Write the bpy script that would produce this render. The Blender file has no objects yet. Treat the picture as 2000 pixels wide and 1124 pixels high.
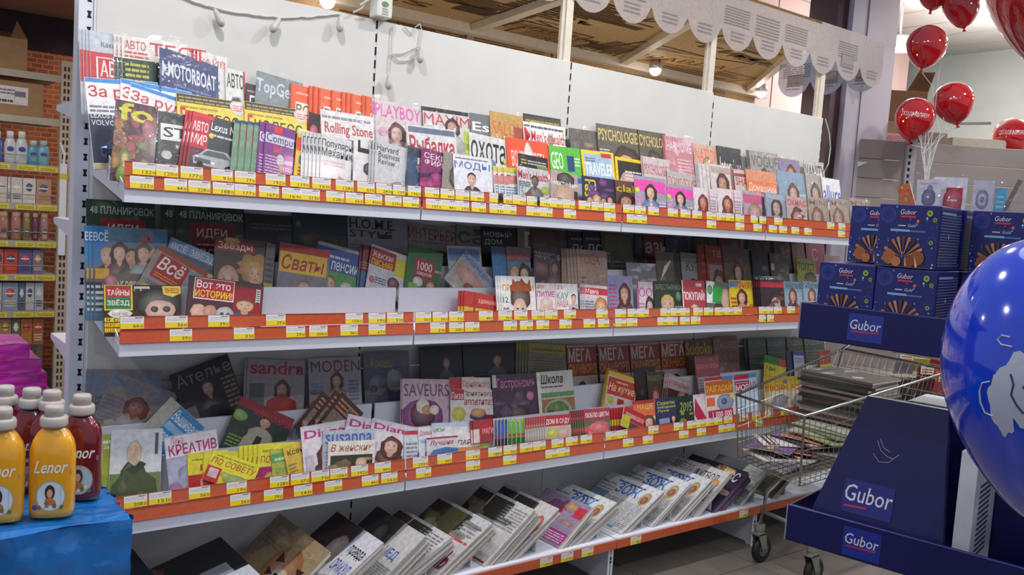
import bpy, math, random
import numpy as np
from mathutils import Vector, Matrix
random.seed(7)
SC = bpy.context.scene
COL = SC.collection
# ------------------------------------------------------------------ camera
CAM = np.array([-0.6614, -3.0858, 1.5634]); YAW, PITCH, ROLL, FPX = 0.6622, -0.0805, 0.0674, 1716.868
_f = np.array([math.sin(YAW)*math.cos(PITCH), math.cos(YAW)*math.cos(PITCH), math.sin(PITCH)])
_r0 = np.array([math.cos(YAW), -math.sin(YAW), 0.0]); _u0 = np.cross(_r0, _f)
_r = _r0*math.cos(ROLL)+_u0*math.sin(ROLL); _u = -_r0*math.sin(ROLL)+_u0*math.cos(ROLL)
cam = bpy.data.cameras.new('camera'); co = bpy.data.objects.new('camera', cam); COL.objects.link(co)
cam.sensor_width = 36; cam.lens = 36*FPX/2000; cam.clip_start = 0.05; cam.clip_end = 60
M = Matrix.Identity(4)
for i in range(3):
    M[i][0] = _r[i]; M[i][1] = _u[i]; M[i][2] = -_f[i]; M[i][3] = CAM[i]
co.matrix_world = M
SC.camera = co
# ------------------------------------------------------------------ world, lamps, exposure
w = bpy.data.worlds.new('world'); SC.world = w; w.use_nodes = True
w.node_tree.nodes['Background'].inputs[0].default_value = (0.80, 0.84, 1.0, 1)
w.node_tree.nodes['Background'].inputs[1].default_value = 0.42
def area(name, loc, size, power, color=(1, .97, .93), rot=(0, 0, 0), shape='DISK'):
    l = bpy.data.lights.new(name, 'AREA'); l.shape = shape; l.size = size; l.energy = power; l.color = color
    o = bpy.data.objects.new(name, l); COL.objects.link(o); o.location = loc; o.rotation_euler = rot; return o
for i, (lx, ly) in enumerate([(-2.0,-1.0),(0.1,-1.0),(1.9,-.95),(3.6,-1.0),(5.6,-1.1),(-1.2,-3.4),(1.2,-3.6),(3.6,-3.6),(-2.4,2.2),(0.6,2.4),(7.6,-0.6),(8.4,1.6)]):
    area('ceiling_lamp', (lx, ly, 3.3), 0.16, 23 if i < 5 else 18, (1, .96, .92))
area('ceiling_lamp', (1.5, -2.6, 3.35), 2.4, 30, (.95, .97, 1))
SC.view_settings.view_transform = 'Standard'; SC.view_settings.look = 'None'
SC.view_settings.exposure = 0.0; SC.view_settings.gamma = 1.0; SC.view_settings.use_curve_mapping = False
try:
    SC.cycles.max_bounces = 6; SC.cycles.transparent_max_bounces = 16; SC.cycles.caustics_reflective = False; SC.cycles.caustics_refractive = False
    SC.cycles.sample_clamp_indirect = 4.0
except Exception: pass

# ------------------------------------------------------------------ helpers
def ray(x, y):
    return _f + _r*(x-1000)/FPX + _u*(562-y)/FPX
def onp(x, y, p0, n):
    d = ray(x, y); t = ((np.array(p0)-CAM) @ n)/(d @ n); return CAM + d*t
def onY(x, y, Y): return onp(x, y, (0, Y, 0), np.array([0., 1, 0]))
def onX(x, y, X): return onp(x, y, (X, 0, 0), np.array([1., 0, 0]))
def onZ(x, y, Z): return onp(x, y, (0, 0, Z), np.array([0., 0, 1]))
def dep(x, y, D): return CAM + ray(x, y)*D
def lin(h):
    if not isinstance(h, str): return tuple(h)[:3]
    if len(h) == 3: h = ''.join(c*2 for c in h)
    return tuple((lambda v: v/12.92 if v <= .04045 else ((v+.055)/1.055)**2.4)(int(h[i:i+2], 16)/255) for i in (0, 2, 4))
MATS = {}
def mat(name, color='888', rough=.5, metal=0, var=.06, scale=30, bump=0, emit=0, trans=0, coat=0, spec=.5, alpha=1):
    if name in MATS: return MATS[name]
    m = bpy.data.materials.new(name); m.use_nodes = True; nt = m.node_tree; b = nt.nodes['Principled BSDF']
    c = lin(color); b.inputs['Roughness'].default_value = rough; b.inputs['Metallic'].default_value = metal
    b.inputs['Specular IOR Level'].default_value = spec
    tc = nt.nodes.new('ShaderNodeTexCoord'); nz = nt.nodes.new('ShaderNodeTexNoise'); nz.inputs['Scale'].default_value = scale; nz.inputs['Detail'].default_value = 4
    nt.links.new(tc.outputs['Object'], nz.inputs['Vector'])
    rp = nt.nodes.new('ShaderNodeValToRGB'); rp.color_ramp.elements[0].position = .3; rp.color_ramp.elements[1].position = .7
    rp.color_ramp.elements[0].color = (*[v*(1-var) for v in c], 1); rp.color_ramp.elements[1].color = (*[min(1, v*(1+var)) for v in c], 1)
    nt.links.new(nz.outputs['Fac'], rp.inputs['Fac']); nt.links.new(rp.outputs['Color'], b.inputs['Base Color'])
    if bump:
        bp = nt.nodes.new('ShaderNodeBump'); bp.inputs['Strength'].default_value = bump; bp.inputs['Distance'].default_value = .01
        nt.links.new(nz.outputs['Fac'], bp.inputs['Height']); nt.links.new(bp.outputs['Normal'], b.inputs['Normal'])
    if emit: b.inputs['Emission Color'].default_value = (*c, 1); b.inputs['Emission Strength'].default_value = emit
    if trans: b.inputs['Transmission Weight'].default_value = trans
    if coat: b.inputs['Coat Weight'].default_value = coat; b.inputs['Coat Roughness'].default_value = .05
    b.inputs['Alpha'].default_value = alpha
    MATS[name] = m; return m
def printmat(name, rough=.42, coat=0, var=.16, scale=55, alpha=1, metal=0):
    "flat print: colour from the mesh's colour attribute with a fine procedural speckle"
    if name in MATS: return MATS[name]
    m = bpy.data.materials.new(name); m.use_nodes = True; nt = m.node_tree; b = nt.nodes['Principled BSDF']
    b.inputs['Roughness'].default_value = rough
    at = nt.nodes.new('ShaderNodeAttribute'); at.attribute_name = 'Col'
    tc = nt.nodes.new('ShaderNodeTexCoord'); nz = nt.nodes.new('ShaderNodeTexNoise'); nz.inputs['Scale'].default_value = scale; nz.inputs['Detail'].default_value = 3
    nt.links.new(tc.outputs['Object'], nz.inputs['Vector'])
    mr = nt.nodes.new('ShaderNodeMapRange'); mr.inputs['From Min'].default_value = .3; mr.inputs['From Max'].default_value = .7
    mr.inputs['To Min'].default_value = 1-var; mr.inputs['To Max'].default_value = 1+var
    nt.links.new(nz.outputs['Fac'], mr.inputs['Value'])
    mx = nt.nodes.new('ShaderNodeMix'); mx.data_type = 'RGBA'; mx.blend_type = 'MULTIPLY'; mx.inputs[0].default_value = 1
    nt.links.new(at.outputs['Color'], mx.inputs[6]); nt.links.new(mr.outputs['Result'], mx.inputs[7]); nt.links.new(mx.outputs[2], b.inputs['Base Color'])
    if coat: b.inputs['Coat Weight'].default_value = coat; b.inputs['Coat Roughness'].default_value = .12
    b.inputs['Alpha'].default_value = alpha
    MATS[name] = m; return m
def filmmat():
    "thin clear wrapping film: mostly see-through, glossy, crinkled"
    m = bpy.data.materials.new('clear_film'); m.use_nodes = True; nt = m.node_tree; nt.nodes.clear()
    out = nt.nodes.new('ShaderNodeOutputMaterial'); tr = nt.nodes.new('ShaderNodeBsdfTransparent'); gl = nt.nodes.new('ShaderNodeBsdfGlossy'); mx = nt.nodes.new('ShaderNodeMixShader')
    gl.inputs['Roughness'].default_value = .09; tr.inputs['Color'].default_value = (1, 1, 1, 1)
    tc = nt.nodes.new('ShaderNodeTexCoord'); nz = nt.nodes.new('ShaderNodeTexNoise'); nz.inputs['Scale'].default_value = 28; nz.inputs['Detail'].default_value = 3; nz.inputs['Distortion'].default_value = 1.2
    bp = nt.nodes.new('ShaderNodeBump'); bp.inputs['Strength'].default_value = .45; bp.inputs['Distance'].default_value = .010
    fr = nt.nodes.new('ShaderNodeFresnel'); fr.inputs['IOR'].default_value = 1.33
    nt.links.new(tc.outputs['Object'], nz.inputs['Vector']); nt.links.new(nz.outputs['Fac'], bp.inputs['Height']); nt.links.new(bp.outputs['Normal'], gl.inputs['Normal']); nt.links.new(bp.outputs['Normal'], fr.inputs['Normal'])
    q = nt.nodes.new('ShaderNodeMapRange'); q.inputs['From Min'].default_value = .02; q.inputs['From Max'].default_value = .5; q.inputs['To Min'].default_value = .03; q.inputs['To Max'].default_value = .22
    nt.links.new(fr.outputs['Fac'], q.inputs['Value']); nt.links.new(q.outputs['Result'], mx.inputs[0]); nt.links.new(tr.outputs[0], mx.inputs[1]); nt.links.new(gl.outputs[0], mx.inputs[2]); nt.links.new(mx.outputs[0], out.inputs['Surface'])
    return m
FILM = filmmat()
class MB:
    "collects shapes; build() links them as ONE mesh object"
    def __init__(s): s.v = []; s.f = []; s.c = []
    def face(s, pts, c='fff'):
        k = len(s.v); s.v += [tuple(p) for p in pts]; s.f.append(tuple(range(k, k+len(pts)))); s.c.append(lin(c))
    def add(s, vs, fs, c='fff'):
        k = len(s.v); s.v += [tuple(p) for p in vs]; s.f += [tuple(i+k for i in f) for f in fs]; cc = lin(c); s.c += [cc]*len(fs)
    def box(s, a, b, c='fff', m=None):
        x0, y0, z0 = a; x1, y1, z1 = b
        vs = [(x0,y0,z0),(x1,y0,z0),(x1,y1,z0),(x0,y1,z0),(x0,y0,z1),(x1,y0,z1),(x1,y1,z1),(x0,y1,z1)]
        if m is not None: vs = [tuple(m @ Vector(p)) for p in vs]
        s.add(vs, [(0,3,2,1),(4,5,6,7),(0,1,5,4),(1,2,6,5),(2,3,7,6),(3,0,4,7)], c)
    def prism(s, prof, y0, y1, c='fff', m=None):
        "prof: xz outline counter-clockwise, extruded along y"
        n = len(prof); vs = [(x, y0, z) for x, z in prof]+[(x, y1, z) for x, z in prof]
        if m is not None: vs = [tuple(m @ Vector(p)) for p in vs]
        s.add(vs, [tuple(range(n)), tuple(range(2*n-1, n-1, -1))]+[(i, i+n, (i+1) % n+n, (i+1) % n) for i in range(n)], c)
    def tube(s, pts, r, n=6, c='fff', cap=True):
        pts = [Vector(p) for p in pts]; rings = []
        for i, p in enumerate(pts):
            d = (pts[min(i+1, len(pts)-1)]-pts[max(i-1, 0)]).normalized()
            a = Vector((0, 0, 1)) if abs(d.z) < .9 else Vector((1, 0, 0))
            e1 = d.cross(a).normalized(); e2 = d.cross(e1)
            rr = r[i] if isinstance(r, (list, tuple)) else r
            rings.append([p+(e1*math.cos(t)+e2*math.sin(t))*rr for t in [2*math.pi*k/n for k in range(n)]])
        vs = [tuple(q) for g in rings for q in g]; fs = []
        for i in range(len(pts)-1):
            for k in range(n): fs.append((i*n+k, i*n+(k+1) % n, (i+1)*n+(k+1) % n, (i+1)*n+k))
        if cap: fs += [tuple(range(n-1, -1, -1)), tuple(range((len(pts)-1)*n, len(pts)*n))]
        s.add(vs, fs, c)
    def lathe(s, prof, c='fff', n=20, center=(0, 0, 0), sx=1, sy=1, power=2, m=None):
        "prof: (radius, z) from bottom to top; power>2 gives a squarer section"
        vs = []
        for r_, z in prof:
            for k in range(n):
                t = 2*math.pi*(k+.5)/n; ct, st = math.cos(t), math.sin(t)
                q = (abs(ct)**power+abs(st)**power)**(-1/power) if power != 2 else 1
                vs.append((center[0]+r_*q*ct*sx, center[1]+r_*q*st*sy, center[2]+z))
        if m is not None: vs = [tuple(m @ Vector(p)) for p in vs]
        fs = [(i*n+k, i*n+(k+1) % n, (i+1)*n+(k+1) % n, (i+1)*n+k) for i in range(len(prof)-1) for k in range(n)]
        fs += [tuple(range(n-1, -1, -1)), tuple(range((len(prof)-1)*n, len(prof)*n))]
        s.add(vs, fs, c)
    def mesh(s, name, m, smooth=False):
        me = bpy.data.meshes.new(name); me.from_pydata(s.v, [], s.f); me.materials.append(m)
        ca = me.color_attributes.new('Col', 'FLOAT_COLOR', 'CORNER')
        arr = np.ones((sum(len(f) for f in s.f), 4), np.float32); i = 0
        for f, c in zip(s.f, s.c): arr[i:i+len(f), :3] = c; i += len(f)   # one colour, or one per corner
        ca.data.foreach_set('color', arr.ravel())
        if smooth: me.polygons.foreach_set('use_smooth', [True]*len(me.polygons))
        me.update(); return me
    def build(s, name, m, parent=None, smooth=False, **kw):
        return link(name, s.mesh(name, m, smooth), parent, **kw)
def link(name, data, parent=None, loc=None, mw=None, label=None, cat=None, group=None, kind=None):
    o = bpy.data.objects.new(name, data); COL.objects.link(o)
    if parent is not None: o.parent = parent
    if loc is not None: o.location = loc
    if mw is not None: o.matrix_world = mw
    tag(o, label, cat, group, kind); return o
def tag(o, label=None, cat=None, group=None, kind=None):
    if label: o['label'] = label
    if cat: o['category'] = cat
    if group: o['group'] = group
    if kind: o['kind'] = kind
    return o
def thing(name, label, cat, loc=(0, 0, 0), rz=0, group=None, mw=None):
    o = bpy.data.objects.new(name, None); COL.objects.link(o); o.empty_display_size = .05
    if mw is not None: o.matrix_world = mw
    else: o.location = loc; o.rotation_euler = (0, 0, rz)
    return tag(o, label, cat, group)
def bevel(o, wd=.003, seg=2):
    b = o.modifiers.new('bevel', 'BEVEL'); b.width = wd; b.segments = seg; b.limit_method = 'ANGLE'; return o
def copy_tree(o, parent=None, **kw):
    c = o.copy(); COL.objects.link(c); c.parent = parent
    for ch in o.children: 
        d = ch.copy(); COL.objects.link(d); d.parent = c
        for g in ch.children:
            e = g.copy(); COL.objects.link(e); e.parent = d
    tag(c, **kw); return c
# ---- lettering as mesh outlines (built-in font)
_TX = {}
def text_geom(s, bold=.0, shear=0):
    k = (s, bold, shear)
    if k in _TX: return _TX[k]
    c = bpy.data.curves.new('lettering', 'FONT'); c.body = s; c.resolution_u = 2; c.offset = bold; c.shear = shear; c.space_line = .8; c.align_x = 'CENTER'
    o = bpy.data.objects.new('lettering', c); COL.objects.link(o)
    me = bpy.data.meshes.new_from_object(o.evaluated_get(bpy.context.evaluated_depsgraph_get()))
    vs = np.array([v.co[:2] for v in me.vertices]); fs = [tuple(p.vertices) for p in me.polygons]
    bpy.data.objects.remove(o); bpy.data.curves.remove(c); bpy.data.meshes.remove(me)
    lo, hi = vs.min(0), vs.max(0); asp = (hi[0]-lo[0])/(hi[1]-lo[1]); vs = (vs-lo)/(hi-lo)
    _TX[k] = (vs, fs, asp); return _TX[k]
class Art:
    "flat print on a w x h sheet facing local -Y; unit coordinates, thin proud layers"
    def __init__(s, w, h, y0=0, mb=None): s.w, s.h, s.y, s.k = w, h, y0, 0; s.mb = mb or MB()
    def P(s, pts, c, cl=True):
        s.k += 1; y = s.y-.0002-.00004*s.k
        if cl: pts = [(min(max(u, .004), .996), min(max(v, .004), .996)) for u, v in pts]
        s.mb.face([((u-.5)*s.w, y, v*s.h) for u, v in pts], c)
    def R(s, u0, v0, u1, v1, c): s.P([(u0, v0), (u1, v0), (u1, v1), (u0, v1)], c)
    def E(s, u, v, ru, rv, c, n=14, rot=0): 
        s.P([(u+ru*math.cos(2*math.pi*i/n+rot), v+rv*math.sin(2*math.pi*i/n+rot)) for i in range(n)], c)
    def G(s, u, v, ru, rv, c, c2, n=16, du=0, dv=0, wob=0):
        "ellipse shaded from c at its (shifted) middle to c2 at its rim, as in a printed photograph"
        s.k += 1; y = s.y-.0002-.00004*s.k; c, c2 = lin(c), lin(c2); cl = lambda a: min(max(a, .004), .996)
        P = lambda a, b: ((cl(a)-.5)*s.w, y, cl(b)*s.h)
        ring = [(u+ru*(1+wob*math.sin(i*2.7+u*9))*math.cos(2*math.pi*i/n), v+rv*(1+wob*math.cos(i*1.9+v*7))*math.sin(2*math.pi*i/n)) for i in range(n)]
        k = len(s.mb.v); s.mb.v += [P(u+du*ru, v+dv*rv)]+[P(a, b) for a, b in ring]
        for i in range(n): s.mb.f.append((k, k+1+i, k+1+(i+1) % n)); s.mb.c.append([c, c2, c2])
    def T(s, t, u0, v0, u1, v1, c, bold=.02, shear=0):
        vs, fs, asp = text_geom(t, round(bold*.4, 3), shear); s.k += 1; y = s.y-.0002-.00004*s.k
        s.mb.add([((u0+(u1-u0)*a-.5)*s.w, y, (v0+(v1-v0)*b)*s.h) for a, b in vs], fs, c)
    def lines(s, u0, v0, u1, v1, c, n=5, gap=.5, seed=0):
        rr = random.Random(seed+int(u0*99)+int(v0*997)); s.k += 1; y = s.y-.0002-.00004*s.k; st = (v1-v0)/n
        for i in range(n):
            a = u0; vv = v1-(i+1)*st
            while a < u1-.02:
                b = min(u1, a+rr.uniform(.05, .16))
                s.mb.face([((a-.5)*s.w, y, vv*s.h), ((b-.5)*s.w, y, vv*s.h), ((b-.5)*s.w, y, (vv+st*gap)*s.h), ((a-.5)*s.w, y, (vv+st*gap)*s.h)], c); a = b+.015
            if rr.random() < .2: pass
def mixc(a, b, t):
    a, b = lin(a), lin(b); return tuple(x*(1-t)+y*t for x, y in zip(a, b))
def face_art(a, u, v, r, skin='dcb09a', hair='3a2620', cloth=None, hairstyle='long', w2h=.75):
    rv = r*w2h; hl, hd = mixc(hair, 'c89c80', .22), mixc(hair, '181010', .35); sk2 = mixc(skin, '6a3a2c', .38); skl = mixc(skin, 'fff4ea', .25)
    if hairstyle == 'long': a.G(u+.1*r, v-.35*rv, r*1.45, rv*2.1, hl, hd, 18, -.3, .3, .07)
    elif hairstyle == 'wild':
        a.G(u, v+rv*.7, r*2.1, rv*1.7, hl, hd, 22, -.2, .2, .16)
    if cloth:
        cd = mixc(cloth, '101014', .4); a.G(u, v-3.7*rv, 2.25*r, 2.4*rv, mixc(cloth, 'fff', .12), cd, 18, -.25, .3, .04); a.R(u-1.9*r, max(.005, v-5.5*rv), u+1.9*r, v-3.5*rv, mixc(cloth, cd, .5))
    a.G(u, v-1.15*rv, .42*r, .8*rv, mixc(skin, sk2, .5), sk2, 10)
    if cloth: a.P([(u-.42*r, v-1.5*rv), (u, v-2.3*rv), (u+.42*r, v-1.5*rv)], mixc(skin, sk2, .35))
    a.G(u, v, r*.92, rv*1.28, skl, mixc(skin, sk2, .75), 18, -.25, .1)
    if hairstyle in ('long', 'short', 'wild'):
        a.P([(u-r*1.0, v+.1*rv), (u-r*.85, v+rv*.95), (u-.3*r, v+rv*1.42), (u+.3*r, v+rv*1.45), (u+r*.85, v+rv*.95), (u+r*1.02, v+.0*rv), (u+r*.78, v+rv*.5), (u+.45*r, v+rv*.88), (u-.15*r, v+rv*1.02), (u-.7*r, v+rv*.62)], mixc(hair, hl, .3))
        if hairstyle == 'long':
            for sx in (-1, 1): a.P([(u+sx*r*.8, v+rv*.8), (u+sx*r*1.15, v+rv*.2), (u+sx*r*1.25, v-rv*1.5), (u+sx*r*.8, v-rv*1.9), (u+sx*r*.82, v-rv*.6)][::sx], mixc(hair, hd, .5))
    if hairstyle == 'hat': a.G(u, v+.85*rv, r*1.12, rv*.95, mixc(hair, 'fff', .15), hd, 14, -.2, .2)
    if r > .045:
        dk = mixc(skin, '2a1614', .75); b2 = mixc(skin, '5a2c20', .45)
        for sx in (-1, 1):
            a.E(u+sx*.36*r, v+.1*rv, .15*r, .075*rv, dk, 8); a.P([(u+sx*.36*r-.2*r, v+.25*rv), (u+sx*.36*r+.2*r, v+.25*rv), (u+sx*.36*r+.14*r, v+.33*rv), (u+sx*.36*r-.14*r, v+.33*rv)], b2)
        a.P([(u-.08*r, v-.32*rv), (u+.14*r, v-.34*rv), (u+.06*r, v+.05*rv)], mixc(skin, sk2, .5))
        a.E(u+.02*r, v-.62*rv, .26*r, .085*rv, mixc(skin, '982c30', .6), 8)
# ------------------------------------------------------------------ materials
WHITE = mat('white_powder_coat', 'dfe3ee', .42, var=.025, scale=60)
PANEL = mat('white_back_panel', 'd6d6d2', .38, var=.03, scale=6)
BLACK = mat('slot_black', '0c0c10', .8)
ORANGE = mat('orange_price_strip', 'c65830', .2, var=.08, scale=80, coat=.8)
TAGM = printmat('price_tag_paper', .3, coat=.9, var=.04)
PRINT = printmat('magazine_print', .38, coat=.25)
NEWSP = printmat('newsprint_print', .7, var=.2)
PAPER = mat('page_edges', 'c9c3b8', .8, var=.12, scale=300)
NEWS_EDGE = mat('newspaper_edges', 'b9b4b0', .85, var=.2, scale=200)
CHROME = mat('zinc_wire', 'a9a598', .32, 1, var=.1)
FLOORT = mat('floor_tile_ceramic', '716a63', .35, var=.1, scale=9)
GROUT = mat('floor_grout', '3a3733', .9)
CARD = mat('brown_cardboard', '9a7a58', .8, var=.12, scale=18)
# ------------------------------------------------------------------ structure
fl = MB(); fl.box((-8, -7, -.06), (14, 9, -.006)); floor = fl.build('floor', GROUT, kind='structure')
tm = MB(); T_ = .297; tm.box((-T_, -T_, -.004), (T_, T_, .0)); tme = tm.mesh('floor_tile', FLOORT)
for ix in range(-3, 9):
    for iy in range(-4, 4):
        link('floor_tile', tme, floor, loc=(2.81+.3+.6*ix-1.8+.0, -.65+.3+.6*iy, random.uniform(-.0004, .0004)))
# store walls and ceiling
FARW = mat('far_wall_paint', 'c2c4bd', .8, var=.05, scale=3)
CEIL = mat('ceiling_paint', 'cfc9c2', .85, var=.05, scale=2)
CEILW = mat('left_ceiling_paint', 'b89f92', .85, var=.05, scale=2)
b = MB(); b.box((10.6, -7, 0), (10.8, 9, 4.4)); b.build('wall_right', FARW, kind='structure')
b = MB(); b.box((5.7, -7, 3.98), (14, 9, 4.1)); c = b.build('ceiling', CEIL, kind='structure')
seam = mat('ceiling_seam', 'a5a29c', .9)
for i in range(8):
    b = MB(); b.box((5.9+.6*i, -7, 3.976), (5.905+.6*i, 9, 3.981)); b.build('trim_1', seam, c)
# brick-papered wall at the far left
bw = bpy.data.materials.new('brick_wallpaper'); bw.use_nodes = True; nt = bw.node_tree; pb = nt.nodes['Principled BSDF']; pb.inputs['Roughness'].default_value = .8
tc = nt.nodes.new('ShaderNodeTexCoord'); mp = nt.nodes.new('ShaderNodeMapping'); mp.inputs['Rotation'].default_value = (math.pi/2, 0, 0); br = nt.nodes.new('ShaderNodeTexBrick')
br.inputs['Color1'].default_value = (*lin('b4663f'), 1); br.inputs['Color2'].default_value = (*lin('8a4430'), 1); br.inputs['Mortar'].default_value = (*lin('c08a68'), 1)
br.inputs['Scale'].default_value = 1; br.inputs['Brick Width'].default_value = .085; br.inputs['Row Height'].default_value = .04; br.inputs['Mortar Size'].default_value = .004; br.inputs['Bias'].default_value = -.1
nt.links.new(tc.outputs['Object'], mp.inputs['Vector']); nt.links.new(mp.outputs[0], br.inputs['Vector']); nt.links.new(br.outputs['Color'], pb.inputs['Base Color'])
b = MB(); b.box((-4, 5.2, 0), (3.2, 5.35, 2.72)); b.build('wall_back_left', bw, kind='structure')
b = MB(); b.box((-4, 5.17, 2.66), (3.2, 5.36, 2.96)); b.build('trim_2', mat('dark_wall_band', '3a2a35', .9, var=.3, scale=5), kind='structure')
b = MB(); b.box((-4, 2.4, 2.95), (3.2, 5.4, 3.0)); b.build('ceiling_left', CEILW, kind='structure')
# pink wall and lavender pillar to the right
b = MB(); b.box((5.75, 2.5, 0), (9.4, 2.6, 3.97)); b.build('wall_back_right', mat('pink_wall_paint', 'c3a29a', .8, var=.04, scale=3), kind='structure')
b = MB(); b.box((6.83, 2.49, 0), (6.84, 2.5, 3.97)); b.build('trim_3', seam, kind='structure')
LAV = mat('lavender_panel', 'b3adbb', .55, var=.03, scale=4)
b = MB(); b.box((5.19, .62, 0), (5.8, .92, 3.97)); pil = b.build('pillar', LAV, kind='structure')
b = MB(); b.box((5.06, .66, 0), (5.188, .9, 3.97)); b.build('pillar_edge', mat('maroon_trim', '3d1c28', .5), pil)
b = MB(); b.box((5.38, .615, 0), (5.388, .62, 3.97)); b.build('panel_joint', mat('joint_grey', '77737e', .7), pil)
# ------------------------------------------------------------------ newsprint kiosk canopy behind the shelving
def newsprint(a, seed, ink='5a4028', n=14, words=True):
    rr = random.Random(seed)
    for i in range(n):
        u, v = rr.uniform(.02, .8), rr.uniform(.02, .8); du, dv = rr.uniform(.08, .16), rr.uniform(.1, .2)
        k = rr.random()
        if k < .5: a.lines(u, v, u+du, v+dv, ink, rr.randint(5, 9), .5, seed+i)
        elif k < .65:
            a.R(u, v, u+du, v+dv, ink); a.R(u+.004, v+.008, u+du-.004, v+dv-.008, rr.choice(['a88a5e', 'bda272'])); a.lines(u+.015, v+.02, u+du-.015, v+dv-.02, ink, 5, .5, i)
        elif k < .75: a.R(u, v, u+du*.35, v+dv*.45, '4a3222')
        else: a.T(rr.choice(['ИЗВЕСТИЯ', 'ТРУДЪ', 'НОВОСТИ', 'ГАЗЕТА', 'EXPRESS', 'TIMES', 'НЕДЕЛЯ']), u, v, u+du*1.3, v+.055, ink, .01)
CANW = mat('canopy_frame_white', 'd8cfc0', .45)
cb = MB(); cpl = [(.55, .0), (3.9, .0), (4.5, .64), (5.26, 1.46), (5.62, 1.85), (.55, 1.85)]
cb.add([(x, y, 2.8) for x, y in cpl]+[(x, y, 2.815) for x, y in cpl], [tuple(range(5, -1, -1)), tuple(range(6, 12))]+[(i, (i+1) % 6, (i+1) % 6+6, i+6) for i in range(6)], 'b3966a')
a = Art(6.2, 1.84, 0)
for s_ in range(3): newsprint(a, 11+s_, n=22)
for (x, y, z) in a.mb.v[:0]: pass
can = cb.build('canopy_ceiling', NEWSP, kind='structure')
# print laid face-down under the canopy board
def under(a, cx, cy, rot, hh):
    m_ = Matrix.Rotation(rot, 4, 'Z'); a.mb.v = [tuple(m_ @ Vector((x, -(z-hh/2), y))+Vector((cx, cy, 2.7995))) for x, y, z in a.mb.v]; a.mb.f = [f[::-1] for f in a.mb.f]
    ks = [i for i, f in enumerate(a.mb.f) if all(.56 < a.mb.v[j][0] < 3.9+.93*a.mb.v[j][1] for j in f)]
    a.mb.f = [a.mb.f[i] for i in ks]; a.mb.c = [a.mb.c[i] for i in ks]; a.mb.build('ceiling_print', NEWSP, can)
under(a, 2.5, .925, 0, 1.84)
pv = onZ(1330, 118, 2.8); a = Art(.95, .5, 0); a.s = 0; a.R(0, 0, 1, 1, '4a3222'); a.R(.012, .02, .988, .98, 'bd9c68'); a.T('ПРАВДА', .06, .3, .94, .62, '4a3020', .01); a.T('ГАЗЕТА', .35, .74, .65, .86, '5a4028', .0); a.lines(.1, .06, .9, .22, '6a5034', 3)
a.y = -.002; a.mb.v = [(x, y-.003, z) for x, y, z in a.mb.v]; under(a, float(pv[0]), float(pv[1]), -.25, .5)
kb = MB(); kb.box((.55, 1.85, 2.2), (5.74, 1.9, 2.82), 'a98a60'); kw_ = kb.build('canopy_back_wall', NEWSP, kind='structure')
a = Art(6.3, .6, 0); newsprint(a, 31, n=24); newsprint(a, 32, n=24); a.mb.v = [((x+3.15)*.82+.56, 1.85+y, 2.2+z) for x, y, z in a.mb.v]; a.mb.build('wall_print', NEWSP, kw_)
b = MB(); b.box((.55, 1.77, 2.74), (5.8, 1.85, 2.8)); b.build('canopy_beam', CANW, can)
for xa, xb in ((1.2, .95), (2.4, 2.68), (3.06, 4.05), (3.92, 5.56)):
    b = MB(); b.add([(xa-.035, .01, 2.755), (xa+.035, .01, 2.755), (xb+.035, 1.78, 2.755), (xb-.035, 1.78, 2.755), (xa-.035, .01, 2.8), (xa+.035, .01, 2.8), (xb+.035, 1.78, 2.8), (xb-.035, 1.78, 2.8)], [(0, 3, 2, 1), (4, 5, 6, 7), (0, 1, 5, 4), (1, 2, 6, 5), (2, 3, 7, 6), (3, 0, 4, 7)]); b.build('canopy_beam', CANW, can)
# valance of printed translucent film with scalloped lower edge
VAL = printmat('valance_film', .5, var=.12, alpha=.62)
def valance(x0, x1, y, label, along='x', seed=3, c='b5aaa6'):
    n = max(2, round(abs(x1-x0)/.27)); st = (x1-x0)/n; top, base, dip = 2.815, 2.62, 2.52
    mb = MB(); a = Art(abs(x1-x0), .25, -.001)
    pts = [(x0, top), (x1, top)]; 
    prof = [(x0, top)]
    for i in range(n):
        for k in range(9):
            t = k/8; prof.append((x0+st*(i+t), base-(base-dip)*math.sin(math.pi*t)**.6))
    prof.append((x1, top))
    for i in range(1, len(prof)-2):
        (xa, za), (xb, zb) = prof[i], prof[i+1]
        mb.add([(xa, y, za), (xb, y, zb), (xb, y, top), (xa, y, top)], [(0, 1, 2, 3)], c)
        mb.add([(xa, y+.003, za), (xb, y+.003, zb), (xb, y+.003, top), (xa, y+.003, top)], [(3, 2, 1, 0)], c)
        mb.add([(xa, y, za), (xb, y, zb), (xb, y+.003, zb), (xa, y+.003, za)], [(3, 2, 1, 0)], c)
    rr = random.Random(seed)
    for i in range(n):
        u = i/n
        if rr.random() < .65: a.lines(u+.004, .45+rr.uniform(0, .1), u+.85/n, .93, '6f6668', 7, .45, i)
        if rr.random() < .5: a.R(u+.2/n, .3, u+.7/n, .62, '6a6070'); a.R(u+.24/n, .33, u+.66/n, .59, 'a79c9c')
        a.lines(u+.3/n, .2, u+.72/n, .44, '7d7478', 3, .45, i+50)
    k = len(mb.v)
    for f, cc in zip(a.mb.f, a.mb.c):
        mb.f.append(tuple(i+k for i in f)); mb.c.append(cc)
    mb.v += [(x0+(x1-x0)*(x/abs(x1-x0)+.5), y+yy, 2.52+z*.98) for x, yy, z in a.mb.v]
    if along == 'y': mb.v = [(4.62+(yy), x, z) for x, yy, z in mb.v]
    return mb.build('valance', VAL, label=label, cat='valance')
valance(.9, 4.6, -.0, 'long scalloped newsprint valance hanging above the white panels')
valance(.02, .8, 0, 'short scalloped valance turning back at the pillar corner', along='y', seed=9, c='aab4cc')
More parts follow.
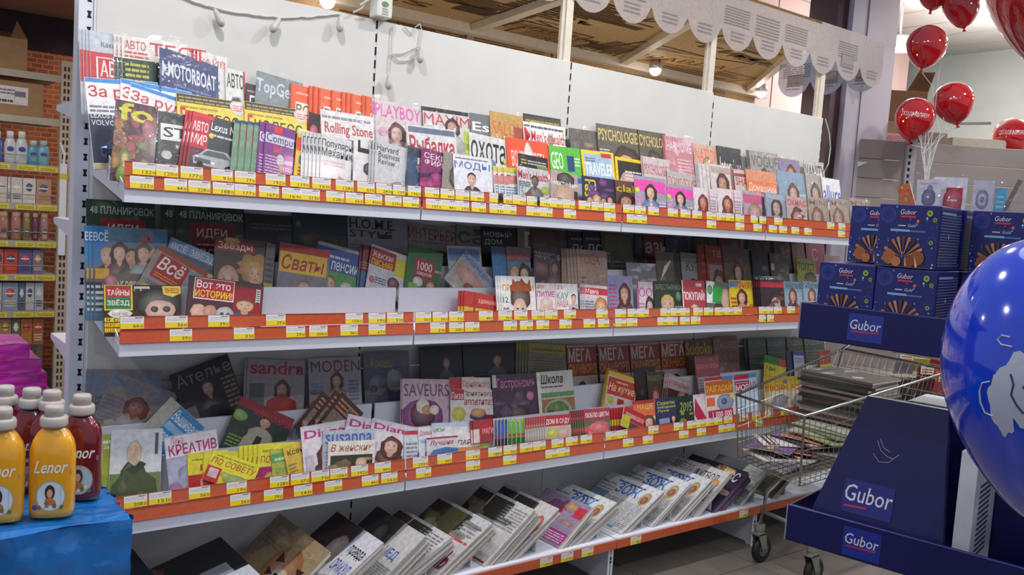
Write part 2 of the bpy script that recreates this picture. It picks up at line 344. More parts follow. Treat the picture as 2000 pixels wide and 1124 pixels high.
# lamps that show, then fill lights added out of sight
SPOT = mat('lamp_glow', 'fff4ee', emit=26); RIM = mat('lamp_rim', 'c8c4c0', .3, .6)
for (x, y, lab, e) in [(1280, 135, 'small bright spotlight under the canopy, left of the two', 1), (1487, 180, 'small bright spotlight near the right end of the canopy', 1), (640, 0, 'bright spotlight above the first white panel', 1)]:
    p = onZ(x, y, 2.73); t = thing('spotlight', lab, 'lamp', tuple(p))
    b = MB(); b.lathe([(.03, 0), (.046, 0), (.05, .03), (.03, .07)], n=16); b.build('housing', RIM, t, True)
    b = MB(); b.lathe([(.001, -.05), (.022, -.044), (.036, -.03), (.044, -.01), (.042, .004)], n=16); b.build('bulb', SPOT, t, True)
p = onZ(1425, -6, 3.3); t = thing('ceiling_spotlight', 'bright round ceiling lamp above the middle of the valance', 'lamp', tuple(p))
b = MB(); b.lathe([(.05, 0), (.075, 0), (.08, .05), (.05, .1)], n=18); b.build('housing', RIM, t, True); b = MB(); b.lathe([(.001, -.04), (.04, -.032), (.07, -.002), (.07, .001)], n=18); b.build('bulb', SPOT, t)
p = onZ(1755, 97, 3.5); t = thing('ceiling_light', 'flat bright ceiling light beside the highest red balloons', 'lamp', tuple(p))
b = MB(); b.lathe([(.16, .0), (.19, .0), (.2, .05), (.16, .12)], n=24); b.build('housing', RIM, t, True); b = MB(); b.lathe([(.001, -.012), (.12, -.008), (.175, .001)], n=24); b.build('diffuser', SPOT, t, True)
b = MB(); b.tube([(0, 0, .1), (0, 0, .48)], .012); b.build('stem', RIM, t)
for (x, y, z, e) in [(4.28, 1.5, 2.68, 10), (5.4, 1.5, 2.68, 10), (1.63, 1.6, 2.68, 10)]:
    area('spot_light', (x, y-.1, z), .08, e, (1, .95, .88))
for lp, le in ((tuple(onZ(1748, 97, 3.38)), 70), ((8.9, 1.2, 3.3), 45), ((8.9, -1.6, 3.3), 45)):  # first serves the visible ceiling light; other two added to brighten the right wall
    l = bpy.data.lights.new('pendant_and_fill', 'POINT'); l.energy = le; l.color = (.96, .98, 1); l.shadow_soft_size = .12; o = bpy.data.objects.new('pendant_and_fill', l); COL.objects.link(o); o.location = lp
area('far_fill', (8.2, 0, 3.9), .8, 110)  # unseen fill, added to lift the far right wall
area('far_fill', (8.6, 2.6, 3.0), .5, 40)
for lx in (1.2, 2.9, 4.3):
    l = bpy.data.lights.new('canopy_fill', 'POINT'); l.energy = 9; l.color = (1, .88, .72); l.shadow_soft_size = .08; o = bpy.data.objects.new('canopy_fill', l); COL.objects.link(o); o.location = (lx, .95, 1.95)  # unseen point lights added below the canopy to brighten its underside
area('left_fill', (-.2, 2.3, 2.7), .4, 20, (1, .9, .82))  # added fill without a fixture, brightens the brick wall and goods at left
area('left_fill', (1.6, 4.4, 2.8), .3, 16, (1, .85, .75))
# ------------------------------------------------------------------ the shelving: four bays
Z1, Z2, Z3, Z4 = 1.53, 1.08, .54, .22
DF = .40
def px2X(x, y, Y): return float(onY(x, y, Y)[0])
def digits_mesh(num):
    w_, h_ = .066, .036
    a = Art(w_, h_, 0); a.mb.box((-w_/2, 0, 0), (w_/2, .0006, h_), 'e9e9e4')
    a.R(0, .0, 1, .46, 'f0d81c'); a.R(0, .46, 1, 1, 'eceae8'); a.lines(.06, .58, .9, .92, '9a9aa2', 3, .35, int(num)); a.lines(.62, .86, .95, .98, '66666c', 1, .6, 3)
    a.T(num, .94-.13*len(num)-.14, .1, .80, .38, '4a4620', .01); a.lines(.84, .12, .97, .36, '5a5620', 2, .5, 1)
    return a.mb.mesh('price_tag', TAGM)
NUMS = ['132','120','177','91','77','192','119','161','128','63','243','197','196','223','44','228','188','167','213','66','456','99','39','31','29','656','36','67','71','106','79','141','20','56','19','151','208']
TAGS = {n: digits_mesh(n) for n in NUMS}
TAGPX = {
 (1, 0): [(259,'132'),(303,'120'),(353,'177'),(413,'91'),(459,'77'),(519,'192'),(567,'119'),(610,'161'),(656,'128'),(698,'63'),(735,'243'),(765,'197'),(795,'196'),(830,'79'),(858,'44'),(890,'66'),(917,'99'),(956,'20'),(973,'36'),(1001,'71'),(1029,'39'),(1049,'19'),(1074,'66'),(1099,'31'),(1130,'29'),(1155,'36'),(1179,'67'),(1217,'20'),(1240,'31'),(1266,'44'),(1304,'36'),(1329,'63'),(1352,'66'),(1380,'79'),(1399,'20'),(1416,'67'),(1436,'19'),(1466,'31'),(1486,'56'),(1512,'77'),(1615,'36'),(1637,'44')],
 (1, 1): [(254,'223'),(321,'44'),(368,'228'),(416,'188'),(459,'177'),(506,'167'),(551,'161'),(588,'213'),(637,'128'),(675,'66'),(713,'456'),(752,'223'),(787,'99'),(832,'197'),(861,'44'),(887,'19'),(921,'66'),(956,'31'),(982,'29'),(1028,'63'),(1054,'71'),(1101,'36'),(1180,'20'),(1224,'67'),(1242,'44'),(1380,'99'),(1436,'31'),(1471,'29'),(1501,'66'),(1521,'36'),(1545,'20'),(1570,'79'),(1636,'19')],
 (2, 0): [(232,'66'),(323,'36'),(407,'39'),(520,'29'),(675,'106'),(720,'19'),(756,'31'),(809,'56'),(845,'36'),(877,'71'),(935,'44'),(973,'36'),(1004,'106'),(1038,'208'),(1064,'71'),(1101,'99'),(1164,'36'),(1200,'63'),(1225,'20'),(1246,'36'),(1289,'77'),(1309,'44'),(1327,'36'),(1353,'67'),(1374,'29'),(1395,'79'),(1413,'19'),(1431,'36'),(1475,'31'),(1493,'66'),(1510,'44'),(1536,'20')],
 (2, 1): [(332,'39'),(457,'31'),(559,'29'),(604,'656'),(665,'36'),(720,'67'),(840,'31'),(877,'208'),(908,'36'),(983,'77'),(1015,'66'),(1047,'36'),(1092,'67'),(1139,'44'),(1167,'79'),(1197,'36'),(1223,'31'),(1283,'79'),(1303,'56'),(1327,'36'),(1348,'20'),(1476,'44'),(1494,'29')],
 (3, 0): [(243,'208'),(292,'151'),(370,'56'),(444,'19'),(529,'128'),(570,'67'),(610,'71'),(647,'106'),(688,'192'),(734,'66'),(809,'192'),(857,'66'),(913,'19'),(957,'188'),(987,'56'),(1019,'197'),(1045,'20'),(1081,'19'),(1109,'20'),(1138,'79'),(1184,'66'),(1209,'31'),(1271,'44'),(1321,'20'),(1347,'63'),(1364,'36'),(1383,'29'),(1399,'66'),(1419,'79'),(1450,'20'),(1475,'44'),(1500,'36'),(1530,'20')],
 (3, 1): [(451,'56'),(517,'79'),(576,'141'),(636,'20'),(709,'44'),(747,'161'),(815,'36'),(913,'91'),(986,'56'),(1069,'31'),(1093,'20'),(1221,'44'),(1260,'66'),(1331,'36'),(1366,'29'),(1409,'31'),(1424,'20'),(1480,'36')],
 (4, 0): [(1053,'161'),(1094,'119'),(1134,'66'),(1229,'36'),(1441,'44')],
}
BAYLAB = ['leftmost shelving bay, with the slotted end post', 'second shelving bay from the left, under the cable knot', 'third shelving bay, with two deep racks of wrapped magazines', 'rightmost shelving bay, partly behind the shopping cart']
TILT = .22
ZT = [2.283, 2.283, 2.283, 2.27]
bays = []
def strip_y(v): return -DF-.004+.10*v*.12   # slight backward lean of the rails
for i in range(4):
    t = thing('shelving_bay', 'white metal magazine '+BAYLAB[i], 'shelving', (i+.5, 0, 0), group='magazine shelving bays'); bays.append(t)
    X0, X1 = -.4965, .4965
    b = MB()
    zs = [0.1, .52, .92, 1.30, 1.78, ZT[i]]
    for q in range(5): b.box((X0, 0, zs[q]+.0015), (X1, .018, zs[q+1]-.0015))
    bevel(b.build('back_panel', PANEL, t), .0015, 1)
    # upright posts (each bay owns the one at its left; the last also its right)
    for xx in ([-.5, .5] if i == 3 else [-.5]):
        b = MB()
        b.box((xx-.0035, .004, 0), (xx+.0035, .07, ZT[i])); 
        if xx == -.5 and i == 0: b.box((-.547, .01, 0), (-.505, .075, 2.75))
        po = b.build('upright', WHITE, t)
        s_ = MB(); z = .3
        while z < ZT[i]-.02:
            if i == 0 and xx < 0:
                s_.add([(-.523,.009,z),(-.509,.009,z),(-.513,.009,z+.011),(-.509,.009,z+.022),(-.523,.009,z+.022),(-.519,.009,z+.011)], [(0,1,2,3,4,5)])
            elif i in (1, 3) or z > 1.7: s_.box((xx-.004, .001, z), (xx+.004, .004, z+.03))
            z += .05
        s_.build('slots', BLACK, po, kind='stuff')
    if True:
        b = MB(); b.box((X0+.0, .001, .02), (X1, .017, .1)); b.build('kick_plate', WHITE, t)
    for r_, z0 in ((1, Z1), (2, Z2), (3, Z3)):
        b = MB()
        # tilted deck, lip, both drawn as one folded sheet with end gussets
        deck = [(-DF, z0), (-DF, z0+.04), (-DF+.004, z0+.04), (-DF+.004, z0+.034), (-.002, z0+.034+TILT*.4), (-.002, z0+.018+TILT*.4), (-DF+.02, z0+.012), (-DF+.02, z0)]
        n = len(deck); vs = [(X0, y, z) for y, z in deck]+[(X1, y, z) for y, z in deck]
        b.add(vs, [tuple(range(n)), tuple(range(2*n-1, n-1, -1))]+[(k, (k+1) % n, (k+1) % n+n, k+n) for k in range(n)])
        sh = b.build('shelf', WHITE, t); sh['label'] = ['top', 'second', 'third'][r_-1]+' white shelf with orange price rails'
        for sx in (-1, 1):
            g = MB(); x = sx*.494
            pr = [(-DF+.01, z0+.002), (-.005, z0+.075), (-.005, z0+.20), (-.06, z0+.20), (-DF+.01, z0+.05)]
            n = 5; g.add([(x-.0015, y, z) for y, z in pr]+[(x+.0015, y, z) for y, z in pr], [tuple(range(n)), tuple(range(2*n-1, n-1, -1))]+[(k, (k+1) % n, (k+1) % n+n, k+n) for k in range(n)])
            g.build('end_bracket', WHITE, sh)
        for (yy, zt) in ((-.268, z0+.19), (-.135, z0+.265)):
            zb = z0+.036+TILT*(yy+DF)
            d_ = MB(); d_.box((X0+.003, yy, zb), (X1-.003, yy+.002, zt)); d_.box((X0+.003, yy, zt), (X1-.003, yy+.012, zt+.002)); d_.build('step_divider', WHITE, sh)
        for q in (0, 1):
            zb = z0+.08-.04*q; y0 = -DF-.004+(.005 if q == 0 else 0)
            s2 = MB(); mm = Matrix.Translation((0, y0, zb)) @ Matrix.Rotation(-.13, 4, 'X')
            s2.box((X0, 0, .0), (X1, .002, .0385), 'fff', mm); s2.box((X0, -.003, 0), (X1, 0, .002), 'fff', mm); s2.box((X0, -.002, .0375), (X1, 0, .0385), 'fff', mm)
            rl = s2.build('price_rail', ORANGE, sh)
            for (px, num) in TAGPX[(r_, q)]:
                yv = {1: 345, 2: 620, 3: 900}[r_]
                X = px2X(px, 330+.09*(px-240) if r_ == 1 else (630 if r_ == 2 else 965-.168*(px-240)), -DF)+.033
                if i < X < i+1:
                    X = min(max(X, i+.037), i+.963)
                    mm2 = Matrix.Translation((X-i-.5, y0-.0012, zb+.0015)) @ Matrix.Rotation(-.13, 4, 'X')
                    link('price_tag', TAGS[num], sh, mw=None).matrix_local = mm2
    # base deck
    b = MB(); D4 = .514
    b.box((X0, -D4, Z4-.04), (X1, -D4+.003, Z4+.002)); b.box((X0, -D4+.003, Z4-.004), (X1, -.002, Z4)); sh = b.build('base_shelf', WHITE, t)
    b = MB(); b.box((X0, -D4-.005, Z4-.042), (X1, -D4-.001, Z4-.004)); b.build('price_rail', ORANGE, sh)
    for (px, num) in TAGPX[(4, 0)]:
        X = px2X(px, 1065-.2*(px-1200), -D4)+.033
        if i < X < i+1: link('price_tag', TAGS[num], sh, loc=(X-i-.5, -D4-.007, Z4-.041))
    for xx in ([-.5, .5] if i == 3 else [-.5]):
        b = MB(); pr = [(-.49, .0), (-.49, Z4-.045), (0.0, Z4-.01), (0, 0), (-.05, 0), (-.06, .012), (-.44, .012), (-.45, 0)]
        n = len(pr); b.add([(xx-.002, y, z) for y, z in pr]+[(xx+.002, y, z) for y, z in pr], [tuple(range(n)), tuple(range(2*n-1, n-1, -1))]+[(k, (k+1) % n, (k+1) % n+n, k+n) for k in range(n)])
        b.box((xx-.015, -.49, 0), (xx+.015, -.486, Z4-.045)); b.box((xx-.0055, -.492, .03), (xx-.0035, -.49, .06)); lg = b.build('base_leg', WHITE, t)
        s_ = MB()
        for z in (.015, .03, .105, .12): s_.box((xx-.006, -.4915, z), (xx-.003, -.4902, z+.01)); s_.box((xx+.003, -.4915, z), (xx+.006, -.4902, z+.01))
        s_.build('slots', BLACK, lg, kind='stuff')
# posts rising from the shelving to the valance
for i, x in enumerate((2, 3, 4)):
    b = MB(); b.box((x-.04, .012, ZT[min(i+1, 3)]-.25), (x+.0, .05, 2.80)); b.box((x-.055, .025, ZT[min(i+1, 3)]-.25), (x-.04, .04, 2.80))
    b.build('canopy_post', CANW, label='white post rising to the canopy, '+['left of the three', 'middle of the three', 'rightmost one beside the pillar'][i], cat='post')
# shelves on the shelving's other side, seen past its end post
for k, z in enumerate((1.86, 1.447, 1.01)):
    b = MB(); b.box((0.0, .08, z-.004), (1.0, .56, z)); b.add([(-.004, .08, z-.09), (-.004, .56, z-.02), (-.004, .56, z), (-.004, .08, z), (0, .08, z-.09), (0, .56, z-.02), (0, .56, z), (0, .08, z)], [(0, 3, 2, 1), (4, 5, 6, 7), (0, 1, 5, 4), (1, 2, 6, 5), (2, 3, 7, 6), (3, 0, 4, 7)])
    b.build('rear_shelf', WHITE, bays[0], loc=(-.5, 0, 0))
# ------------------------------------------------------------------ string lights and cable
CAB = mat('white_cable', 'c4c4c0', .5); BULB = mat('frosted_bulb', 'bdbdbb', .25, var=.1)
t = thing('light_string', 'white light string with three small bulbs across first panel', 'string lights', (0.5, -.006, 2.25))
def strand(pts, r=.0028, parent=None, wob=.002):
    P3 = []
    for k in range(len(pts)-1):
        for s_ in range(6):
            a0 = Vector(pts[k]).lerp(Vector(pts[k+1]), s_/6); P3.append(a0+Vector((random.uniform(-wob, wob), 0, random.uniform(-wob, wob))))
    P3.append(Vector(pts[-1])); return P3
def loc_of(o, pts): return [tuple(Vector(p)-o.location) for p in pts]
sp = [tuple(onY(x, y, -.006)) for x, y in [(345,-12),(382,5),(420,16),(470,26),(545,35),(610,33),(665,28)]]
b = MB(); b.tube(loc_of(t, strand(sp)), .003, 5); b.build('cable', CAB, t)
def bulb(parent, x, y, dx=.004, tilt=0, depth=-.03):
    p = Vector(onY(x, y, depth))-parent.location; b = MB()
    m = Matrix.Translation(p) @ Matrix.Rotation(tilt, 4, 'Y')
    b.lathe([(.004, 0), (.009, -.012), (.011, -.028), (.014, -.04), (.014, -.05), (.009, -.06), (.002, -.064)][::-1], n=12, m=m); b.build('bulb', BULB, parent, True)
for x, y, tl in ((419, 17, -.5), (547, 35, .5), (665, 29, 0)): bulb(t, x, y, tilt=tl)
t = thing('light_string_end', 'tangled end of light string with two bulbs, second panel', 'string lights', (1.15, -.006, 2.15))
for pts in ([(766,52),(765,80),(763,105),(762,118),(760,140)], [(763,106),(780,120),(800,118),(812,108),(818,92)], [(763,106),(790,104),(818,90)], [(790,52),(805,68),(812,52),(820,47),(824,58),(818,92),(821,104)]):
    b = MB(); b.tube(loc_of(t, strand([tuple(onY(x, y, -.008)) for x, y in pts], wob=.0012)), .0022, 5); b.build('cable', CAB, t)
bulb(t, 760, 143); bulb(t, 822, 92)
t = thing('junction_box', 'white box with green round mark on top of panel joint', 'box', tuple(onY(740, 38, .0)))
b = MB(); b.box((-.038, -.05, 0), (.03, .01, .14)); bevel(b.build('case', mat('white_plastic', 'd8dbd2', .35), t), .006)
a = Art(.06, .13, -.051); a.E(.45, .72, .22, .17, '2f9a5f', 16); a.E(.45, .38, .25, .08, '6f8a6a'); a.lines(.25, .08, .7, .3, '9a9a96', 3); a.mb.build('sticker', PRINT, t)
b = MB(); b.tube([(-.06, -.03, .12), (-.075, -.03, .05), (-.09, -.03, .02), (-.12, -.02, .0)], .004, 6); b.tube([(-.04, -.03, .14), (-.06, -.03, .06), (-.1, -.03, .03)], .004, 6); b.build('cable', CAB, t)
b = MB(); b.tube([tuple(onY(*q, -.02)) for q in [(1612,232),(1620,262),(1622,290),(1618,320),(1606,345)]], .0035, 6); b.build('hanging_cable', CAB, label='thin white cable hanging at the right end of the panels', cat='cable')
# ------------------------------------------------------------------ magazines
CROPS = {'A': (150,40,3.1225),'B': (500,120,3.5125),'C': (850,180,4.015),'D': (1200,220,4.0),'E': (150,370,3.405),'F': (520,400,3.7475),'G': (850,420,4.015),'H': (1200,430,4.162),'I': (150,680,2.9575),'J': (500,660,3.305),'K': (850,640,3.7475),'L': (1200,640,4.014),'Q': (1420,640,5.108),'Z': (0,0,1)}
CUR = {'crop': 'A', 'tier': None}
LED = {1: .20, 2: .165, 3: .16}
ZR = {1: Z1, 2: Z2, 3: Z3}
ROWN = {1: 'top shelf', 2: 'second shelf', 3: 'third shelf'}
TN = {'f': 'front', 'm': 'middle', 'b': 'back'}
def tier(r, t):
    CUR['tier'] = (r, t); z0 = ZR[r]
    y, z, a = {'f': (-.338, z0+.036+TILT*.05+.003, .20), 'm': (-.212, z0+.036+TILT*.185+.003, .24), 'b': (-.088, z0+LED[r]+.002, .22)}[t]
    CUR['p'] = np.array([0, y, z]); CUR['up'] = np.array([0, math.sin(a), math.cos(a)]); CUR['n'] = np.array([0, -math.cos(a), math.sin(a)]); CUR['placed'] = []
def crop(c): CUR['crop'] = c
for i in range(4):
    for r_, z0 in ((1, Z1), (2, Z2), (3, Z3)):
        b = MB(); b.box((-.49, -.122, z0+LED[r_]-.002), (.49, -.002, z0+LED[r_])); b.box((-.49, -.122, z0+.105), (.49, -.12, z0+LED[r_])); b.build('step_ledge', WHITE, bays[i])
def draw(a, spec):
    for it in spec.split(';'):
        q = it.split();
        if not q: continue
        k = q[0]; v = []
        for x in q[1:]:
            try: v.append(float(x) if not (len(x) in (3, 6) and '.' not in x and x not in ('0', '1')) else x)
            except ValueError: v.append(x)
        if k == 'F':
            face_art(a, v[0], v[1], v[2], *(v[3:6]+['dcb09a', '3a2620', None][len(v[3:6]):]), *(v[6:7]))
        elif k == 'R': a.R(*v[:5])
        elif k == 'E': a.G(v[0], v[1], v[2], v[3], mixc(v[4], 'fff', .16), mixc(v[4], '000', .22), 14, -.25, .25, .05)
        elif k == 'P': a.P([(v[i], v[i+1]) for i in range(0, len(v)-1, 2)], v[-1])
        elif k == 'L': a.lines(v[0], v[1], v[2], v[3], v[4], int(v[5]) if len(v) > 5 else 5)
        elif k == 'T':
            tx, _, c = it.strip()[2:].partition('@'); g = c.split(); a.T(tx.replace('_', ' '), *[float(x) for x in g[:4]], g[4], float(g[5]) if len(g) > 5 else .02, float(g[6]) if len(g) > 6 else 0)
        elif k == 'G':
            n = int(v[0]); cols = ['d9a98c', 'e2b79c', 'c89478']; hs = ['2c2020', '5a3a24', 'c9a468', '3a2a2a']
            for i in range(n): face_art(a, .5+(i-(n-1)/2)*.8/n, v[1]+(.04 if i % 2 else 0), v[2], cols[i % 3], hs[(i+int(v[1]*50)) % 4], ['28324a', '7a3040', '4a4f58', '9aa'][i % 4], ['short', 'long'][i % 2])
        elif k == 'B':
            rr = random.Random(int(v[1])); cs = v[2].split(','); lo, hi = (v[3], v[4]) if len(v) > 4 else (.03, .75)
            for i in range(int(v[0])): a.G(rr.uniform(.06, .94), rr.uniform(lo, hi), rr.uniform(.06, .2), rr.uniform(.03, .12), mixc(cs[i % len(cs)], 'fff', .06), mixc(cs[i % len(cs)], cs[(i+1) % len(cs)], .6), 9, 0, 0, .25)
        elif k == 'C':
            y, c = v[0], v[1]; dk = tuple(.25*x for x in lin(c))
            a.P([(.12,y),(.10,y+.10),(.2,y+.14),(.32,y+.24),(.7,y+.25),(.86,y+.15),(.95,y+.12),(.94,y)], c)
            a.P([(.25,y+.14),(.35,y+.22),(.66,y+.23),(.78,y+.15)], dk); a.R(.14, y+.03, .42, y+.09, dk); a.E(.78, y, .1, .07, '15151a'); a.E(.78, y, .05, .035, '9a9aa2'); a.E(.24, y, .06, .05, '15151a')
            a.P([(.12, y+.1), (.2, y+.12), (.2, y+.095)], 'eef'); a.R(.44, y+.04, .5, y+.07, 'eee')
_MSH = {}
def block_mesh(w_, h_, t_):
    k = (round(w_, 3), round(h_, 3), t_)
    if k not in _MSH:
        b = MB(); b.box((-w_/2+.0006, -t_+.0008, 0.0006), (w_/2-.0006, -.0006, h_-.0006)); _MSH[k] = b.mesh('page_block', PAPER)
    return _MSH[k]
def film_mesh(w_, h_, seed=0):
    rr = random.Random(seed); nx, nz = 11, 13; mb = MB(); vs = []
    x0, x1, z0, z1 = -w_/2-.008, w_/2+.008, 0, h_+.018
    for j in range(nz+1):
        for i in range(nx+1):
            edge = 1+4.5*(j == nz)+2.5*(j == nz-1)+.6*(i in (0, nx))
            vs.append((x0+(x1-x0)*i/nx+rr.uniform(-.002, .002), rr.uniform(-.0011, .0006)*edge, z0+(z1-z0)*j/nz+rr.uniform(-.003, .003)*(j == nz)))
    mb.add(vs, [(j*(nx+1)+i, j*(nx+1)+i+1, (j+1)*(nx+1)+i+1, (j+1)*(nx+1)+i) for j in range(nz) for i in range(nx)]); return mb.mesh('plastic_wrap', FILM, False)
LABELS = {}
NMAG = [0]
def make_mag(mw, w_, h_, t_, bg, spec, label, group, wrap, cover=None, wrapm=None, name='magazine', cat='magazine', pm=None):
    t = thing(name, label, cat, mw=mw, group=group)
    link('page_block', block_mesh(w_, h_, t_), t)
    if cover is None:
        mb = MB(); mb.box((-w_/2, -t_, 0), (w_/2, -t_+.0007, h_), bg); mb.box((-w_/2, -.0005, 0), (w_/2, 0, h_), bg); mb.box((-w_/2-.0003, -t_+.0002, 0), (-w_/2+.0006, -.0003, h_), bg)
        a = Art(w_, h_, -t_, mb); draw(a, spec); cover = mb.mesh('cover', pm or PRINT)
    link('cover', cover, t)
    if wrap:
        wrapm = wrapm or film_mesh(w_, h_, NMAG[0]); link('plastic_wrap', wrapm, t, loc=(0, -t_-.0024, 0))
    NMAG[0] += 1
    return t, cover, wrapm
def m(x1, y1, x2, y2, bg, spec, label, w=None, h=None, n=0, dx=-.012, wrap=False, t=.0032, band=None, title=None, cat='magazine', name='magazine', pm=None, up=None):
    cx, cy, s = CROPS[CUR['crop']]; r, tr = CUR['tier']; p, up_, nn = CUR['p'], CUR['up'], CUR['n']
    A_ = (cx+x1/s, cy+y1/s); B_ = (cx+x2/s, cy+y2/s)
    def solve(d):
        P1 = onp(*A_, p+nn*d, nn); P2 = onp(*B_, p+nn*d, nn)
        a = np.array([P1[0], (P1-p) @ up_]); b = np.array([P2[0], (P2-p) @ up_]); return a, b
    a, b = solve(0); th = math.atan2(b[1]-a[1], b[0]-a[0]); ww = w or float(np.hypot(*(b-a)))
    if abs(th) < .05 : th *= .6
    h0 = h or min(.30, max(.2, ww*1.32)); ct, st = math.cos(th), math.sin(th)
    low = 0
    def fit(a, h0):
        drop = h0*ct+max(0, -ww*st)
        if a[1]-drop < 0 or (a[1]-drop < .05 and abs(th) < .12 and not h): 
            return max(.08, (a[1]-max(0, -ww*st))/ct)
        return h0
    hh = fit(a, h0)
    def rect(a, shift=0):
        c = [a, a+np.array([ct, st])*ww, a+np.array([ct, st])*ww+np.array([st, -ct])*hh, a+np.array([st, -ct])*hh]; c = np.array(c)+[shift, 0]; return c.min(0), c.max(0)
    lo, hi = rect(a)
    def settle(lo, hi):
        "lowest lean of this sheet's two sides over what already stands there: (left, right) distance from the tier's plane"
        cs = []; wd_ = max(.02, hi[0]-lo[0])
        for (l2, h2, dl, dr) in CUR['placed']:
            if lo[0] < h2[0]-.0015 and hi[0] > l2[0]+.0015 and lo[1] < h2[1] and hi[1] > l2[1]:
                for x in (max(lo[0], l2[0]), min(hi[0], h2[0])):
                    cs.append(((x-lo[0])/wd_, dl+(dr-dl)*(x-l2[0])/max(.02, h2[0]-l2[0])))
        best = (0, 0, 0)
        if cs:
            best = (9, 0, 0)
            for k in range(60):
                dr = k*.0012
                if any(s_ > .999 and c_ > dr+1e-9 for s_, c_ in cs): continue
                dl = max([0]+[(c_-dr*s_)/(1-s_) for s_, c_ in cs if s_ <= .999])
                if dl+dr < best[0]-1e-6: best = (dl+dr, dl, dr)
        return best[1], best[2]
    lab = f"{label}, {ROWN[r]} {TN[tr]} row"
    if lab in LABELS: print('DUPLICATE LABEL', lab)
    LABELS[lab] = 1
    grp = f"magazines on the {ROWN[r]}"
    cov = wr = None
    for q in range(n, -1, -1):
        a, b = solve(.01); a = a+[dx*q, 0]; lo, hi = rect(a); dL, dR = settle(lo, hi); dl0, dr0 = dL, dR
        d = dL; a, b = solve((dL+dR)/2+t); a = a+[dx*q, 0]
        cen = a+np.array([ct, st])*ww/2+np.array([st, -ct])*hh
        P = p+nn*(dL+dR)/2+np.array([1, 0, 0])*cen[0]+up_*cen[1]
        X = (np.array([1, 0, 0])*ct+up_*st)*ww+nn*(dR-dL); X = X/np.linalg.norm(X); Zv = -np.array([1, 0, 0])*st+up_*ct; Y = np.cross(Zv, X)
        mw = Matrix(((X[0], Y[0], Zv[0], P[0]), (X[1], Y[1], Zv[1], P[1]), (X[2], Y[2], Zv[2], P[2]), (0, 0, 0, 1)))
        if q > 0:
            gl = 'copies fanned behind the '+label; wd = gl.split()
            l2 = ' '.join(wd[:16]); g2 = l2
        lo, hi = rect(a); g_ = t+.0008+(.0015 if wrap else 0); CUR['placed'].append((lo, hi, dL+g_, dR+g_))
        _, cov, wr = make_mag(mw, ww, hh, t, bg, spec, lab if q == 0 else 'one of the '+' '.join(wd[:13]), grp if q == 0 else g2, wrap, cov, wr, name, cat, pm)
# ---- top shelf, back row
tier(1, 'b'); crop('A')
m(75,60,280,92,'b9c0cb','R 0 .44 1 .78 c3343c;R .08 .49 .98 .73 eee;R .1 .5 .97 .72 c3343c;T АВТОРЕВЮ@.13 .52 1.0 .7 eee;T Какие_автомобили@.15 .84 .9 .9 556;T Nissan_Sentra@.15 .3 .95 .38 334;R .4 .46 .8 .54 c9cdd4;L .1 .05 .9 .22 667 5','pale grey car magazine with broad red band and outlined white letters',w=.225,n=3,dx=-.01,h=.30)
m(480,128,740,184,'e4e0dc','T ТЕСТ-ДРАЙВ@.02 .86 .98 .96 c63a44;L .1 .1 .9 .75 778 9','white magazine with large red slanted letters, behind the navy one',w=.24,wrap=True)
m(277,84,480,122,'e8e4de','R 0 0 1 .72 2c4438;L .05 .3 .4 .7 c8c84a 6;C .12 c9ccd0;T ТЕСТ@.42 .8 1.3 .96 c63a44;T АВТО@.04 .84 .36 .95 c0505a;L .04 .74 .4 .84 c66 2','dark green cover with silver car and red letters',w=.2,wrap=True,n=2)
m(505,190,890,268,'33487c','T MOTORBOAT@.04 .62 .95 .84 e8ecf4 .05;L .15 .4 .85 .58 6a80b0 3;R 0 0 1 .2 26304e;L .1 .02 .9 .16 b9a24a 2;E .16 .35 .07 .1 dfe6f2','dark navy boating cover with tall white letters',h=.24,wrap=True,n=1,dx=-.02)
m(902,290,1026,312,'d4d6d2','T АВТО@.06 .72 .92 .94 222 .03;C .35 8a8f96;R .9 0 1 1 a83a3a;L .1 .1 .8 .3 889 4','narrow white booklet with black letters and grey car',h=.24)
m(1030,382,1110,398,'2c2228','T П@.3 .5 .8 .8 ddd;L .1 .85 .9 .92 b88 1;E .3 .2 .3 .1 8a2a40','dark booklet with one white letter',h=.2)
crop('B')
m(5,64,325,152,'7f8a90','T TopGear@.0 .62 .95 .9 c9d2d6 .04;P 0 .3 .5 .42 .95 .36 .8 .2 .1 .14 2a8fae;E .8 .45 .2 .12 c03c30;L .05 .02 .95 .12 c8b060 2','grey cover with silver letters over a teal racing car',wrap=True,h=.23)
for k_, (x, y) in enumerate([(235,150),(360,168),(392,172),(430,184),(515,198),(585,210),(618,214),(650,224),(725,233),(750,238)]):
    m(x,y,x+386,y+92,'e0582a','R .02 .55 1 .56 b8401c;R .1 .52 .9 .74 e8dcc4;T ВОКРУГ@.12 .55 .88 .71 3a2a20 .01;L .1 .86 .6 .92 f0b090 1;R 0 0 1 .45 7a3a28;R 0 .45 .03 1 c04a20','orange geography magazine with cream title plate, '+['farthest left','second from left','third from left, mostly covered','fourth from left','fifth from left','sixth from left','seventh from left','third from right','second from right','farthest right'][k_],w=.205)
m(812,258,1125,322,'dccbd0','T PLAYBOY@.0 .74 1.0 .95 e070b0 .04;F .45 .5 .14 e6c0b0 5a3c34 e0b8b0 long;E .16 .5 .11 .07 e8b8cc;T 2014@.08 .47 .24 .53 c070a0;L .6 .1 .95 .35 c09aa8 5','pale pink cover with tall pink letters and a seated woman',wrap=True,n=1)
m(1130,303,1457,352,'d8d4d2','R 0 .93 1 1 2a2826;R 0 0 .03 1 2a2826;T MAXIM@.05 .72 1.0 .9 c43c48 -.0;F .62 .72 .11 c89078 2c1c1c e4ddd8 long;L .05 .2 .35 .6 998 8','white cover with thin red letters and a long-haired brunette',wrap=True)
crop('C')
